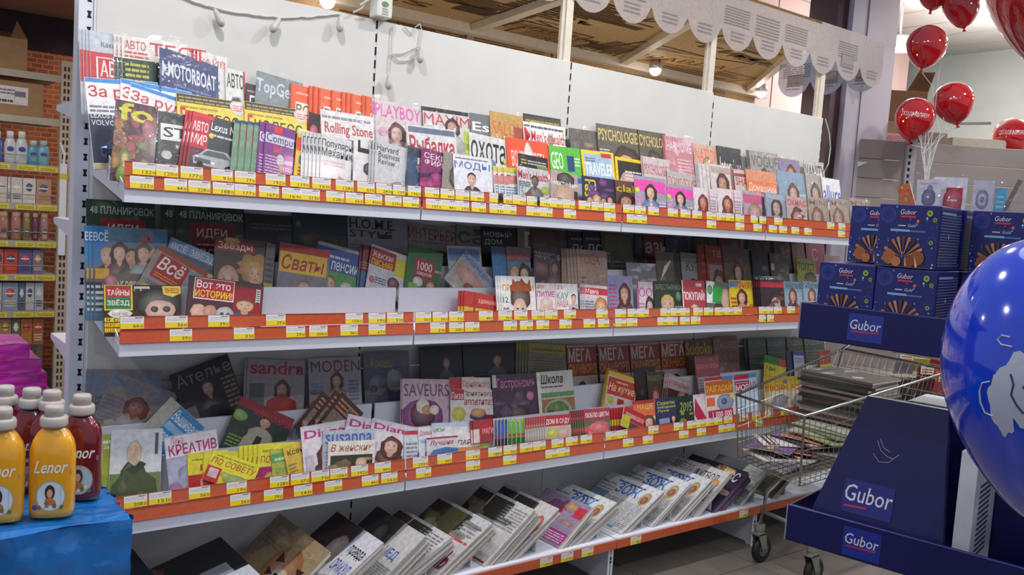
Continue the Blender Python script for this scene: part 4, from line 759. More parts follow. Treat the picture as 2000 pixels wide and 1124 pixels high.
m(1250,268,1408,282,'443c3c','B 9 2 6c5c54,2c2828,5c3430,7c7470 0 1;R .05 .6 .2 .75 aaa','dim grey brown cover right of black one',w=.18)
m(1478,306,1645,330,'8c9434','T ТОЛСТ@.05 .66 .95 .88 2c3018 .03;E .7 .3 .4 .35 2c3020;B 4 2 70782c,4c501c 0 .6','lime green magazine with black letters',w=.18,h=.2)
m(1700,284,1850,300,'a4888c','R 0 .5 1 .8 6c4c50;B 5 2 c0a8a8,7c5c60 0 .5','dusty pink cover at the far right end',w=.17)
# ---- second shelf, front row
tier(2, 'f'); crop('E')
m(178,634,692,640,'3c2428','R 0 .5 .36 1 e0c820;R .02 .53 .34 .98 2c7c4c;R .02 .76 .34 .97 b8303c;T ТАЙНЫ@.04 .79 .32 .93 f0ece4 .04;T ЗВЁЗД@.04 .58 .32 .72 f0ece4 .04;R .38 .88 .58 .97 ccc;L .39 .88 .57 .97 333 1;E .7 .62 .3 .32 241c1c;E .72 .5 .2 .2 d8b09c;E .64 .52 .05 .06 15151a;E .8 .52 .05 .06 15151a;P .76 .82 .74 .98 .99 .98 1 .84 .88 .76 d8d040;L .78 .84 .97 .95 c33 3;E .2 .44 .15 .09 f0ecec;T КАКОЙ_УЖАС@.1 .4 .3 .48 334;R 0 .28 .2 .36 e0d020;T Я_С@.02 .29 .18 .35 222 .04;R 0 .18 .2 .26 e0d020;T ВРАЧ@.02 .19 .2 .25 c03028 .04;R 0 .08 .2 .16 e0d020;T ШАГ@.02 .09 .18 .15 c85030 .04','dark gossip tabloid with man in round sunglasses',h=.24)
m(750,572,1244,636,'2c2024','R 0 .0 1 .98 4c2c30;R .07 .56 .6 .98 f0ece8;R .08 .58 .59 .97 b02838;T Вот_это@.1 .78 .55 .94 f4ece8 .04;T ИСТОРИИ!@.09 .6 .58 .75 e8d030 .04;R .6 .0 .98 .9 8c2028;F .76 .52 .13 d8a888 6c3c28 3c5494 short;R .9 .6 .96 .88 ccc;L .91 .6 .95 .87 333 6;E .15 .3 .1 .16 d8b098;E .3 .32 .09 .14 c88c78;E .5 .28 .12 .18 b8bcc4;E .46 .3 .025 .04 222;E .54 .3 .025 .04 222;T Шок!@.84 .24 .97 .36 e0a830 .03;L .62 .05 .95 .14 d0c830 1','dark red stories tabloid with frowning man and a dog',h=.2,t=.004)
crop('G')
m(232,594,592,654,'b03430','R 0 0 1 .45 c8a838;T В_ДОМАШНЕМ_ДОКТОРЕ@.3 .62 .97 .78 ecc8b4 .02 .2;R .2 .0 .24 1 98302c;B 5 3 a89030,5c3828 0 .3','red and yellow folded tabloid slumped beside hairstyle cover',h=.11,n=2,dx=-.014)
m(494,480,790,484,'e0e0de','T ПРИЧЁСКИ@.05 .7 .95 .86 d08830 .04;T 12@.04 .46 .2 .58 3c8c4c .04;E .55 .74 .3 .16 8c3c24;E .55 .55 .3 .24 4c302c;P .3 .7 .35 .95 .5 .8 .6 .97 .75 .82 .85 .95 .88 .7 a04c28;E .52 .3 .2 .26 e0bca8;E .45 .34 .04 .02 334;E .6 .34 .04 .02 334;L .04 .1 .2 .4 778 4','white hairstyle cover with tall red-brown updo',n=2,dx=-.012)
m(790,534,940,540,'e0d4d8','T ДЕТА@.03 .86 .4 .95 c03048 .03;T ПИТИЕ@.03 .66 .95 .8 b8308c .04;E .5 .25 .38 .32 e0bca4;E .5 .52 .34 .14 d8c4bc;E .38 .28 .04 .02 445;E .62 .28 .04 .02 445;E .5 .12 .12 .04 c07070','white cover with pink letters and baby face')
m(940,538,1115,544,'dcdcdc','T ДЕТА@.05 .84 .3 .95 c03048 .03;T КАУ@.03 .6 .55 .78 5c8c64 .03;T НАША@.03 .42 .55 .58 c04450 .02;F .8 .62 .12 d8b09c 3c2824 d8d4d4 short;P .5 0 .55 .3 .75 .42 .95 .36 1 0 7c3438','white cover with pregnant woman in dark red')
m(1170,544,1348,562,'ccc4c8','R 0 .74 1 .92 c03040;T Мама@.05 .76 .6 .9 f0e8e8 .03;F .7 .4 .22 e0b89c c88c48 ccc long;L .03 .1 .4 .6 667a98 7','white parenting cover with red band and blond child',n=2,dx=-.012)
m(1346,474,1542,486,'9a94b8','R 0 .0 .4 1 8c90bc;L .04 .2 .36 .85 b84c6c 8;F .65 .62 .17 d8a890 5c2c24 5c3830 long;E .7 .25 .28 .22 5c2c28;F .65 .62 .17 d8a890 5c2c24','violet cover with long brown-haired smiling woman',wrap=True,h=.25)
crop('H')
m(182,500,308,508,'d4c0cc','R 0 .0 .08 1 b03c8c;T ОО@.1 .62 .95 .84 a8388c -.02;F .75 .35 .22 d4b4a8 2c2428 ccc long;L .1 .2 .4 .5 a8a 4','white cover with magenta double rings')
m(314,494,548,504,'2c3c34','T КРЕСТЬЯНКА@.05 .78 .98 .92 8c9c74 .03;F .45 .4 .24 e0b890 d0b860 3c4c3c short;E .85 .62 .1 .12 4c8c4c;L .7 .15 .97 .4 9ab 4','dark green cover with short blonde woman',wrap=True)
m(540,488,735,498,'b03c48','T ПОКУПАЙ!@.02 .5 .98 .76 f0ecec .05;R 0 .0 .05 1 ddd;F .5 .25 .2 e0b4a0 8c5040 b87888 short;R .6 .85 .85 .93 e8c0c0;B 5 4 c85868,98304c 0 .3','red shopping cover with white capitals')
m(742,490,930,512,'5c6c60','R .0 .4 .35 .98 e4e4e4;E .15 .75 .12 .13 3c9c54;P .25 .4 .3 .9 .85 .8 .75 .5 2c9c44;E .85 .45 .2 .4 c89c84;F .5 .15 .2 dcb4a4 4c2c2c 8c3c4c long','green and white diet cover with bare arm')
m(926,488,1122,496,'d8bc28','P 0 .8 0 .98 .5 .98 .3 .84 3c80c0;T КАРЬЕРУ@.2 .78 .98 .95 d84838 .03;F .5 .56 .16 d8a080 3c201c c89878 long;E .5 .12 .25 .25 d09478;E .88 .25 .12 .14 c86428;L .05 .2 .3 .6 a8401c 4','yellow cover with long dark-haired woman')
m(1180,484,1372,494,'38242c','R 0 .8 1 .95 a82434;T МОДНЫЙ@.1 .8 .98 .95 d83848 .03;F .62 .38 .22 d8b4b0 2c1418 201418 long;E .62 .2 .08 .03 c02438;B 4 2 6c4c34,7c2c34 0 .7','black and red cover with pale red-lipped face',n=4,dx=-.016,wrap=True)
for x1,x2,lb in ((1372,1522,'left copy'),(1526,1680,'right copy')):
    m(x1,498,x2,508,'94b4cc','T ЖЕНСКИЕ@.1 .8 .98 .94 4c5c7c .02;F .45 .6 .16 d8ac98 8c4c3c 6c3c48 long;P .3 0 .35 .3 .5 .4 .8 .1 .9 0 2c2830;L .75 .3 .97 .6 ccc 4','light blue cover with woman in black skirt, '+lb,wrap=True)
# ---- third shelf, back row
tier(3, 'b'); crop('I')
m(95,122,490,132,'7c7c88','T burda@.02 .76 1.0 .96 6c80a0 .05;B 6 4 8c8884,a09890 0 .7;L .05 .1 .4 .7 667 9','grey sewing magazine with blue-grey lowercase letters, upright',n=1,dx=-.02)
m(216,132,584,268,'8c8480','T burda@.02 .78 1.0 .97 6c80a0 .05;F .5 .56 .13 8c5038 7c4030 a8a4a0 long;L .03 .1 .3 .66 778 8;B 5 3 9c9490,b0a8a0 0 .3','grey sewing magazine with red-haired woman, tilted',h=.26)
m(530,160,872,32,'26242a','T Ателье@.05 .78 .98 .95 7c7c80 -.0;F .5 .66 .1 c09480 3c2820 22222a long;P .15 0 .3 .3 .45 .42 .65 .38 .9 0 1c1c22;R .03 .25 .22 .5 6c6c74;L .75 .3 .97 .75 8c7c5c 7','black couture magazine tilted anticlockwise, woman in black',h=.27)
m(985,62,1300,74,'a49ca0','T sandra@.05 .8 .98 .98 b03038 .05;R .05 .3 .3 .68 6c6c74;F .6 .6 .1 c89c88 5c3830 a43c30 long;P .3 .15 .35 .45 .6 .55 .85 .45 .9 .15 a83830;R .35 0 .85 .2 2c2428;T №2@.86 .84 .96 .92 445','knitting magazine with woman in orange-red sweater',w=.225,n=1,dx=-.01)
crop('J')
m(335,134,672,124,'a8a4ac','T MODEN@.05 .8 .98 .96 7c2c38 .0;F .52 .68 .09 d8ac98 5c3828 d0a08c long;P .3 0 .35 .35 .4 .52 .65 .52 .72 .3 .68 0 cfa08c;P .7 .3 .85 .42 .75 .2 cfa08c;L .05 .55 .25 .68 7c98b8 3;T ВЫКРОЙКИ@.04 .5 .28 .55 b83848;E .12 .38 .1 .05 b03c48;L .75 .4 .95 .7 6c7c98 6;L .05 .05 .3 .25 6888ac 4','pale grey dress pattern magazine with woman in salmon')
m(690,96,984,88,'54586a','R 0 .8 1 1 6c6c78;T Ксюша@.15 .78 .6 .92 b89860 .02;E .3 .55 .2 .14 7c7c88;E .65 .6 .18 .16 9c9ca4;E .2 .5 .08 .05 2c2c34;L .6 .05 .95 .3 778 4','blue grey knitting cover with pale ornament')
for x1,y1,x2,y2,lb in [(1055,58,1330,50,'left copy'),(1330,46,1690,34,'right copy')]:
    m(x1,y1,x2,y2,'1e2028','F .6 .76 .08 c09078 5c3c28 50545c short;P .35 .3 .42 .6 .55 .68 .75 .6 .85 .3 5c6068;L .1 .5 .4 .6 555 2','black menswear knitting cover with man in grey, '+lb)
crop('K')
m(682,108,968,134,'8c8464','R 0 .85 1 1 a8a03c;L .1 .88 .9 .95 6c6c38 1;L .1 .25 .9 .8 6c6650 12;R 0 0 1 .15 6c3c30','olive beige puzzle booklet with yellow top',n=4,dx=-.018)
for x1,y1,x2,y2,lb in [(945,132,1186,124,'leftmost'),(1186,128,1416,114,'second from left'),(1416,118,1640,104,'third from left'),(1640,104,1860,92,'rightmost')]:
    m(x1,y1,x2,y2,'6c3c34','R 0 .5 1 .98 98382c;R 0 .96 1 1 c09c90;T МЕГА@.05 .72 .8 .94 d8d0c0 .05;T СКАНВОРД@.03 .5 .97 .68 d8a83c .04;R 0 0 1 .48 a89c98;F .45 .22 .16 8c6c5c 2c2028 3c3438 short;B 4 3 2c2028,b8b0a8 0 .25','red crossword magazine with bold white and yellow letters, '+lb)
crop('L')
m(545,100,765,92,'6c4c2c','T Sudoku@.02 .7 .98 .95 b8a440 .05;B 8 2 8c3c30,6c5c3c 0 .6;R .7 .0 1 .5 a89c94','brown puzzle cover with yellow script letters',h=.27)
m(765,76,960,62,'84605c','T Джокер@.05 .72 .95 .94 b09088 .01 .3;B 12 3 a48c84,8c4c44,6c5450 0 .7','dusty red cover with pale script letters')
m(1010,90,1040,90,'22262e','R 0 0 1 1 22262e','very thin black booklet spine',h=.25)
for x1,x2,bg,lb in ((1040,1190,'4c5850','grey green crossword cover, first from left'),(1190,1345,'46545c','slate blue crossword cover, second from left'),(1345,1480,'48503c','olive crossword cover, third from left'),(1480,1640,'4c5448','grey green crossword cover, last before the end')):
    m(x1,86-(x1-1040)*.03,x2,82-(x1-1040)*.03,bg,'T СУДОКУ@.05 .78 .95 .92 8c9498 .02;L .05 .05 .95 .7 6c7470 9;B 5 2 5c6c70,3c4440 0 .7',lb,h=.25)
# ---- third shelf, middle row
tier(3, 'm'); crop('I')
m(546,284,742,462,'d0d0d0','R 0 .0 1 1 3c84c0;R 0 0 .28 1 a8a8a0;T Вышиваю@.3 .74 .95 .94 d8e4ec .02 .2;T крестиком@.32 .34 .98 .52 e4ecf0 .02;R .3 .58 .8 .7 8cb8dc','blue cross-stitch magazine tilted steeply clockwise',h=.2)
m(950,278,1236,404,'343c38','R 0 .84 1 1 8c2c34;T ЖУРНАЛ_КРОЙ@.3 .78 1.0 .94 b83c44 .03;E .1 .68 .14 .1 7cac48;F .55 .72 .1 d0a48c 2c1c1c b8b4a8 short;P .25 0 .3 .35 .48 .6 .62 .6 .85 .4 .8 0 a8a494;P .45 .0 .5 .45 .6 .45 .6 0 2c2c2c;L .05 .1 .3 .35 7c9c3c 4','dark green sewing magazine with long-haired man in jacket',h=.27,w=.215)
crop('J')
for x1,y1,x2,y2,lb in ((432,346,560,470,'leftmost of the three'),(512,338,640,462,'middle of the three'),(556,352,688,480,'frontmost of the three')):
    m(x1,y1,x2,y2,'4c2c28','R .1 .2 .9 .6 8c7c6c;L .1 .65 .9 .95 c88c60 3;B 5 3 a87c60,3c2420,b89c8c 0 .9','brown diamond-tilted booklet with warm photographs, '+lb,h=.17,w=.12)
m(945,264,1250,270,'c4b0bc','T SAVEURS@.03 .72 .98 .92 7c4468 .01;E .42 .38 .44 .3 8c3c84;E .42 .42 .26 .22 5c1c40;E .42 .56 .14 .12 e8dccc;E .5 .5 .1 .08 d89850;E .66 .5 .1 .08 ece0d0;L .3 .03 .95 .12 778 2','lilac cookery cover with egg dish on purple plate',n=1,dx=-.008,h=.245)
crop('K')
m(98,370,190,366,'d0c8c8','R 0 .7 1 1 c03840;T Лиза@.05 .52 .95 .68 b83440 .03 .2;R .1 .1 .9 .4 d8c030','red and white recipe cover left of pink-titled one',w=.13,h=.23)
m(188,366,408,366,'dcd0c8','T Приятного@.03 .8 .97 .94 c06068 .02;T аппетита@.1 .66 .9 .78 c06068 .02;E .5 .4 .35 .2 d89850','recipe cover with pink title, standing behind its tilted copy',h=.24)
m(104,452,436,456,'e0d8d4','R .0 .78 .3 1 b83040;T Лиза@.01 .8 .28 .94 e8dcd8 .03;T Приятного@.28 .84 .97 .97 98303c .02 .1;T аппетита!@.3 .68 .95 .82 98303c .02 .1;E .18 .5 .16 .14 d8d040;E .62 .46 .2 .1 2c3878;E .62 .52 .18 .09 d89c58;E .6 .2 .16 .1 c86438;R .75 .36 1 .48 7c2c40;E .9 .2 .1 .08 98304c','recipe cover with blue bowl, lemons and maroon letters',h=.20)
m(408,350,736,336,'4c3c4c','R 0 .78 .09 1 ccc;T Гастрономъ@.1 .72 .97 .93 d078a8 .03;E .55 .22 .28 .1 241818;E .55 .16 .26 .1 d8c8b8;E .55 .12 .26 .08 34201c;E .55 .3 .24 .14 3c2420;B 6 9 5c4058,6c5068 .3 .7;E .84 .6 .09 .08 c87898','dark plum cookery cover with layered cake and pink letters',h=.245)
m(736,330,1002,308,'d4d0c8','R 0 0 .08 1 e8e4dc;T Школа@.1 .8 .72 .95 22242c .05 .2;L .1 .74 .7 .78 445 1;R .08 .58 1 .66 6c9c64;R .08 .04 1 .56 a8744c;E .52 .3 .4 .26 b8bcb4;E .5 .32 .32 .2 6c8c3c;E .3 .24 .16 .14 5c4030;E .7 .22 .15 .14 d8cc60;E .5 .4 .14 .1 5c8c34;R .75 .8 .95 .97 c8d0d0','white cooking school cover with bowl of greens and meat')
m(1270,296,1478,372,'d8bc2c','R 0 .9 1 1 a83420;B 3 2 c8a828,b88c20 .1 .8','yellow kitchen magazine tilted behind the front copy',h=.24,n=2,dx=-.006)
m(1272,312,1478,378,'dcd0c4','R 0 .9 1 1 d8c030;R .03 .5 .97 .88 c83c28;T На_кухне@.06 .54 .94 .76 f0dcb4 .03 .2;L .3 .78 .7 .85 f0c8a0 1;R .4 .1 .62 .45 a83c34;E .8 .2 .18 .2 8c9c3c;E .16 .38 .1 .08 c8cc3c;E .2 .12 .14 .1 d89c84','kitchen magazine with red title block and jar, tilted',h=.24)
crop('L')
m(140,318,240,312,'2c2428','B 6 3 4c3434,221c20 0 1','dark narrow magazine right of the kitchen copies',w=.17)
m(242,352,400,345,'4c4438','T РЕЦЕПТЫ@.05 .8 .95 .92 8c9458 .02;F .4 .45 .2 c89078 8c3c28 c8a898 long','brown recipe cover with red-haired woman',h=.24)
m(422,362,642,432,'b8a8a8','R 0 .68 1 .92 c8b4b4;T КУЛИНАРНЫЙ@.03 .7 .97 .9 8c2430 .03;R 0 0 1 .62 4c3034;B 8 3 a84030,c88c7c,7c5c60 0 .6','culinary cover with maroon capitals, tilted clockwise',n=2,dx=-.016,h=.2,w=.165)
m(626,224,812,214,'a4545c','T СКАНВОРДЫ@.05 .7 .95 .82 d88c90 .02;R .05 .1 .95 .55 b8b0b8;L .08 .12 .92 .52 7c7880 7;E .7 .9 .1 .05 7c6c68','dusty red puzzle calendar with grey number grid',h=.245)
crop('Q')
m(372,268,590,330,'3c7c3c','R 0 0 1 .78 d0c43c;T 3_дня@.08 .58 .5 .72 2c2c1c .03;T КОМПОТ@.06 .2 .92 .46 c86c34 .04;R .65 .8 1 1 b84838','green and yellow wordsearch booklet with orange capitals',h=.2)
m(585,236,660,238,'222c54','R 0 0 1 1 222c54','dark blue booklet beside the pale lettered one',h=.22,w=.1)
m(650,240,775,244,'34448c','R .02 .3 .9 .9 b0b4c8;T СУДОКУ@.08 .68 .85 .84 3c4488 .02;T 1000@.1 .46 .8 .58 a83c48 .02;R .1 .05 .9 .28 445','blue sudoku booklet with pale panel',h=.22)
m(905,240,1040,220,'984038','R 0 0 1 .6 c8b434;R .2 .2 .8 .5 6c6c28;E .3 .8 .2 .1 d85850','red and yellow booklet near the end of the row',h=.2,w=.13)
# ---- third shelf, front row
tier(3, 'f'); crop('I')
m(96,506,202,498,'9ca834','L .1 .88 .9 .96 ddc 1;T Сабрина@.05 .8 .95 .87 e0dcc8;R 0 0 1 .3 5c7c4c;F .5 .56 .18 d8b098 c8a878 b09c98 short;R .3 .12 .75 .42 a89490','olive green knitting magazine at left end',w=.14)
m(200,474,496,466,'ccd0d4','R 0 0 1 .45 6c8450;F .45 .72 .11 e0b8a4 d8ccb0 4c5838 short;P .0 0 .05 .3 .3 .5 .62 .5 .9 .36 1 0 4c5638;P .3 .5 .45 .42 .62 .5 .7 .56 .58 .6 3a4230;E .38 .05 .14 .08 c8c4c0;R .86 .68 .92 .95 556;B 4 8 5c6844,404a30 .02 .3;F .45 .73 .1 e0b8a4 d8ccb0','knitting cover with grey-haired woman in green cardigan')
m(502,516,806,462,'a8acc4','R 0 .68 1 .98 e0dce0;T КРЕАТИВ@.06 .7 .97 .86 b82c6c .05;T Лена@.1 .87 .35 .97 c85c84 .0 .3;E .5 .42 .32 .14 8c98b4;R .05 .2 .95 .3 9c5c84;B 8 4 b8bcd0,a86c94,7c88b0 0 .5','pale creative crafts cover with crimson letters')
m(640,612,760,600,'d4cc34','R 0 0 1 .55 b02c30;R .3 .2 .7 .45 c8b8b8;T ПО@.3 .62 .9 .75 b04030;L .1 .84 .8 .9 8a8a20 1','yellow and red advice booklet, left end of fan',h=.16,w=.13)
m(736,604,850,600,'d4cc34','R 0 0 1 .55 b02c30;R .3 .2 .7 .45 c8b8b8;T ПО@.2 .62 .8 .75 b04030','yellow and red advice booklet, second in fan',h=.17,w=.13)
m(1042,556,1340,540,'d4d03c','T ПО_СОВЕТУ@.05 .58 .95 .74 b04830 .02 .2;R 0 0 .4 .5 a02c70;E .25 .3 .1 .1 c84c6c;B 5 3 8cac50,b8c060 0 .5;L .1 .82 .9 .92 9a9a28 1','yellow advice booklet with magenta corner',h=.19,n=4,dx=-.016,w=.165)
m(800,588,1008,664,'d8d03c','T ПО_СОВЕТУ@.03 .6 .97 .8 b04830 .02 .2;R 0 .0 .3 .5 b83030;R .06 .15 .25 .45 c8b8b8;E .65 .26 .3 .2 8cac50;E .4 .34 .1 .1 a8b83c;L .1 .86 .9 .94 9a9a28 1','yellow advice booklet tilted clockwise, green vegetables',h=.15,w=.16)
crop('J')
m(86,730,250,700,'a8b054','R 0 .68 1 .9 5c9c58;L .1 .72 .9 .86 d8dca0 1;T СВАЛ@.1 .4 .5 .54 5c9c48 .03;F .6 .26 .15 d8a48c 7c3c2c 6c2c34 long;R 0 0 1 .12 889','green booklet with small woman portrait',h=.16,w=.13)
m(164,712,388,640,'d0b044','T Ксения@.1 .76 .8 .9 4c3828 .04;F .6 .46 .15 dcae90 6c3820 a8a030 short;P .25 0 .35 .25 .6 .3 .85 .25 .95 0 7c8c34;T 241@.45 .6 .8 .74 c86c30 .03;L .05 .1 .3 .6 8c8c50 6','yellow booklet with smiling boy in green shirt',h=.2)
def diana(x1,y1,x2,y2,lab,**k): m(x1,y1,x2,y2,'d8d4dc','T Diana@.06 .78 .9 .92 c8307c .05;F .5 .46 .17 e0b4a4 5c3830 8c8088 long;E .5 .2 .3 .2 5c3830;F .5 .46 .17 e0b4a4 5c3830;L .8 .1 .97 .5 889 5;R .05 .1 .2 .5 c0bcc8',lab,w=.2,**k)
diana(276,578,520,540,'white knitting cover with magenta letters, left copy')
diana(592,492,790,534,'white knitting cover with magenta letters, middle copy',h=.255)
diana(750,518,972,566,'white knitting cover with magenta letters, frontmost smiling brunette',h=.255)
m(430,602,766,588,'a8b0c0','T susanna@.05 .72 .95 .92 4c68a8 .04;R 0 .92 1 1 b8bcc8;L .05 .1 .9 .6 7c8498 8;E .6 .3 .2 .2 8c94a0','blue grey handicraft cover with blue lowercase letters',h=.17)
m(466,672,766,660,'e0dcd4','T В_женских@.05 .72 .95 .92 a86050 .03 .3;R .05 .05 .95 .62 3c3c2c;B 7 4 8c7450,a89070,4c5838 .05 .6;E .7 .4 .12 .14 d8b8a0','white bordered embroidery cover with rust script',h=.17)
m(955,590,1150,582,'c8d0dc','R 0 .85 1 .95 c03844;E .7 .3 .3 .3 3c70b0;T ДОМ@.5 .5 1 .65 b83848;L .05 .2 .4 .7 889 5','pale blue household tabloid behind the small one',w=.14,h=.18)
m(1042,582,1250,560,'d4d8e0','T Домашний@.05 .78 .5 .92 b8304c .03;T чародей@.05 .58 .7 .75 4c90c0 .04;R .6 .5 1 .9 c8c8c0;E .5 .3 .35 .2 5878a8','white and cyan tabloid with small red letters',w=.16,h=.18)
crop('K')
m(-30,702,272,688,'d8d8dc','T КУЛИНАРНЫЙ@.05 .5 .97 .72 343034 .03 .2;R 0 .9 1 1 b8c8dc;B 4 3 c89c50,b8b4b0 0 .4;T Крестья@.02 .76 .3 .9 5c7c50','white culinary tabloid with dark slanted capitals',h=.16)
m(150,778,400,764,'dcd8d4','T ПАРНЫЙ@.03 .5 .9 .78 343034 .03 .2;R 0 .0 1 .4 c89458;E .85 .5 .16 .3 a8bc50;B 4 3 d8a860,b87848 0 .3','small white tabloid with dark capitals and orange strip',h=.09)
m(-64,810,166,796,'c8ccd4','T Лучшие@.1 .55 .85 .85 a83440 .03 .2;P 0 0 .2 .4 .6 .5 1 .4 1 0 4c78b0;R 0 .92 1 1 a83440','small pale recipe tabloid with blue wave',h=.08)
m(272,682,425,668,'98383c','R .3 .4 1 1 a8303c;T МАГИ@.45 .35 .98 .62 e8a8a0 .03;R .0 .0 .3 .6 d8c8c4','small red booklet with pale letters',h=.09,n=1,dx=-.012)
for k_, (x, c1) in enumerate([(420,'3c64b0'),(448,'3c64b0'),(474,'3c64b0'),(500,'3c64b0'),(524,'6cac3c'),(556,'6cac3c'),(588,'6cac3c'),(622,'6cac3c')]):
    m(x,672-k_*2,x+34,671-k_*2,'d8d8d8',f'P .0 .3 .0 .95 .6 .98 .85 .3 {c1};R .0 .0 .9 .3 {"2c2c34" if k_<4 else "2c6c34"};R .2 .34 .8 .44 b83040;E .4 .9 .3 .05 {"28488c" if k_<4 else "a8cc60"}',('blue' if k_<4 else 'green')+' pen-and-pad blister pack, '+['first','second','third','fourth'][k_%4]+' of four from left',h=.115,w=.028,cat='pen pack',name='pen_pack')
m(796,646,990,636,'b8b4ac','R 0 .6 1 1 b0303c;T ДОМ_В_САДУ@.05 .64 .95 .86 f0e4e0 .04;E .3 .35 .24 .14 d0cc30;E .7 .3 .22 .24 d8b0a0;R 0 0 1 .15 4c6c3c','red banded garden booklet with yellow oval',h=.115,n=8,dx=-.0135)
m(1086,602,1272,588,'5c6c48','R 0 .6 1 1 a8384c;T ЛЮБЛЮ_ЦВЕТЫ@.05 .66 .95 .86 f0e8e4 .03;E .6 .3 .34 .26 d86468;B 7 4 e47c80,c8485c,d85c68 .1 .5','red flower booklet with coral blossoms',h=.12,n=6,dx=-.0135)
m(1368,584,1420,582,'b0343c','R .1 .05 .9 .45 4c5878;R 0 .4 1 .6 c8c030','red booklet with yellow stripe, end of its fan',h=.13,n=5,dx=-.017,w=.07)
crop('L')
m(140,580,312,566,'d86c40','R 0 .0 1 .45 d8ccc8;F .7 .25 .2 dcb0a0 6c3c30 c8a8a0 long;T НАШЕ@.2 .7 .95 .88 e8c070 .03;R 0 .9 1 1 b83430','orange topped white booklet behind the red one',h=.14)
m(62,614,270,694,'d4c8c4','R .0 .35 1 1 b83034;T ДОМАШНИЙ_ДОКТОР@.05 .5 .95 .8 f0dcd8 .03;R .0 .0 .3 .6 c8c838;R .3 0 1 .33 5c4c50','red home doctor booklet tilted clockwise with yellow flag',h=.09,n=1,dx=-.01)
m(322,560,482,540,'2c3454','T Советы@.05 .78 .9 .9 c8c850 .03;T звёздные@.05 .66 .95 .76 c8c850 .02;T Луна@.05 .54 .6 .64 c8c850 .02;F .8 .32 .1 dcae9c 2c1c24 4c3c5c long;R .1 .2 .6 .36 8c98c0','navy horoscope booklet with yellow writing',h=.15)
m(486,544,618,528,'243430','T 2015@.1 .5 .9 .8 a8b048 .0 .3;B 6 3 8c9c40,3c5464,5c6c38 .05 .8','dark green booklet with olive scrawl',h=.15)
m(614,530,760,512,'d4ccd0','P .0 .4 .1 .9 .5 .5 .8 .2 .5 .1 .2 .2 b02c4c;R 0 0 .3 .2 4c78b0','white booklet with crimson splash',h=.16,w=.12)
m(698,398,932,370,'d8d0c8','R 0 .92 1 1 b83848;R .6 .9 1 1 5890c8;R .02 .58 .96 .9 d87030;T РАЗГАДАЙ!@.05 .62 .93 .84 f0d850 .04 .15;R .03 .32 .3 .52 d86848;E .66 .38 .3 .2 8498b8;E .62 .4 .1 .08 3c4c6c;R .05 .0 .9 .22 b02c5c;T 1_000_000@.2 .04 .85 .18 f4ece4 .03;E .9 .5 .08 .06 d8c830','white crossword cover with orange title block and crimson strip',h=.21)
m(932,370,1112,352,'bcd4e8','R 0 .88 1 1 4c90c8;R .0 .86 .65 .98 c83048;R .02 .55 .65 .82 b82c44;T МОЯ@.05 .57 .62 .73 f0ecf0 .06;L .05 .76 .6 .8 f0d0d4 1;T 10@.7 .6 .95 .78 b83858 .03;B 5 3 90b8d8,c8dce8,98a8c8 0 .5','light blue family crossword cover with red square',h=.2)
for x1,x2,tx,lb in ((1206,1368,'ВОЯЖ','left one showing four letters'),(1370,1516,'ВОЯЖ','middle copy behind the cart wires'),(1518,1660,'КРУГ','right one behind the cart wires')):
    m(x1,392-(x1-1206)*.05,x2,384-(x1-1206)*.05,'d4b840','R .0 .0 .96 .62 ccc4bc;T '+tx+'@.05 .64 .95 .78 b03428 .04;E .78 .86 .09 .06 6c6c98;E .5 .36 .36 .18 8c8c98;B 5 4 a8443c,5c5c6c,b8b4b8 .1 .5;R .1 .0 .9 .14 c85838','yellow crossword magazine with red capitals, '+lb,h=.2,n=2 if x1==1206 else 0,dx=-.02)
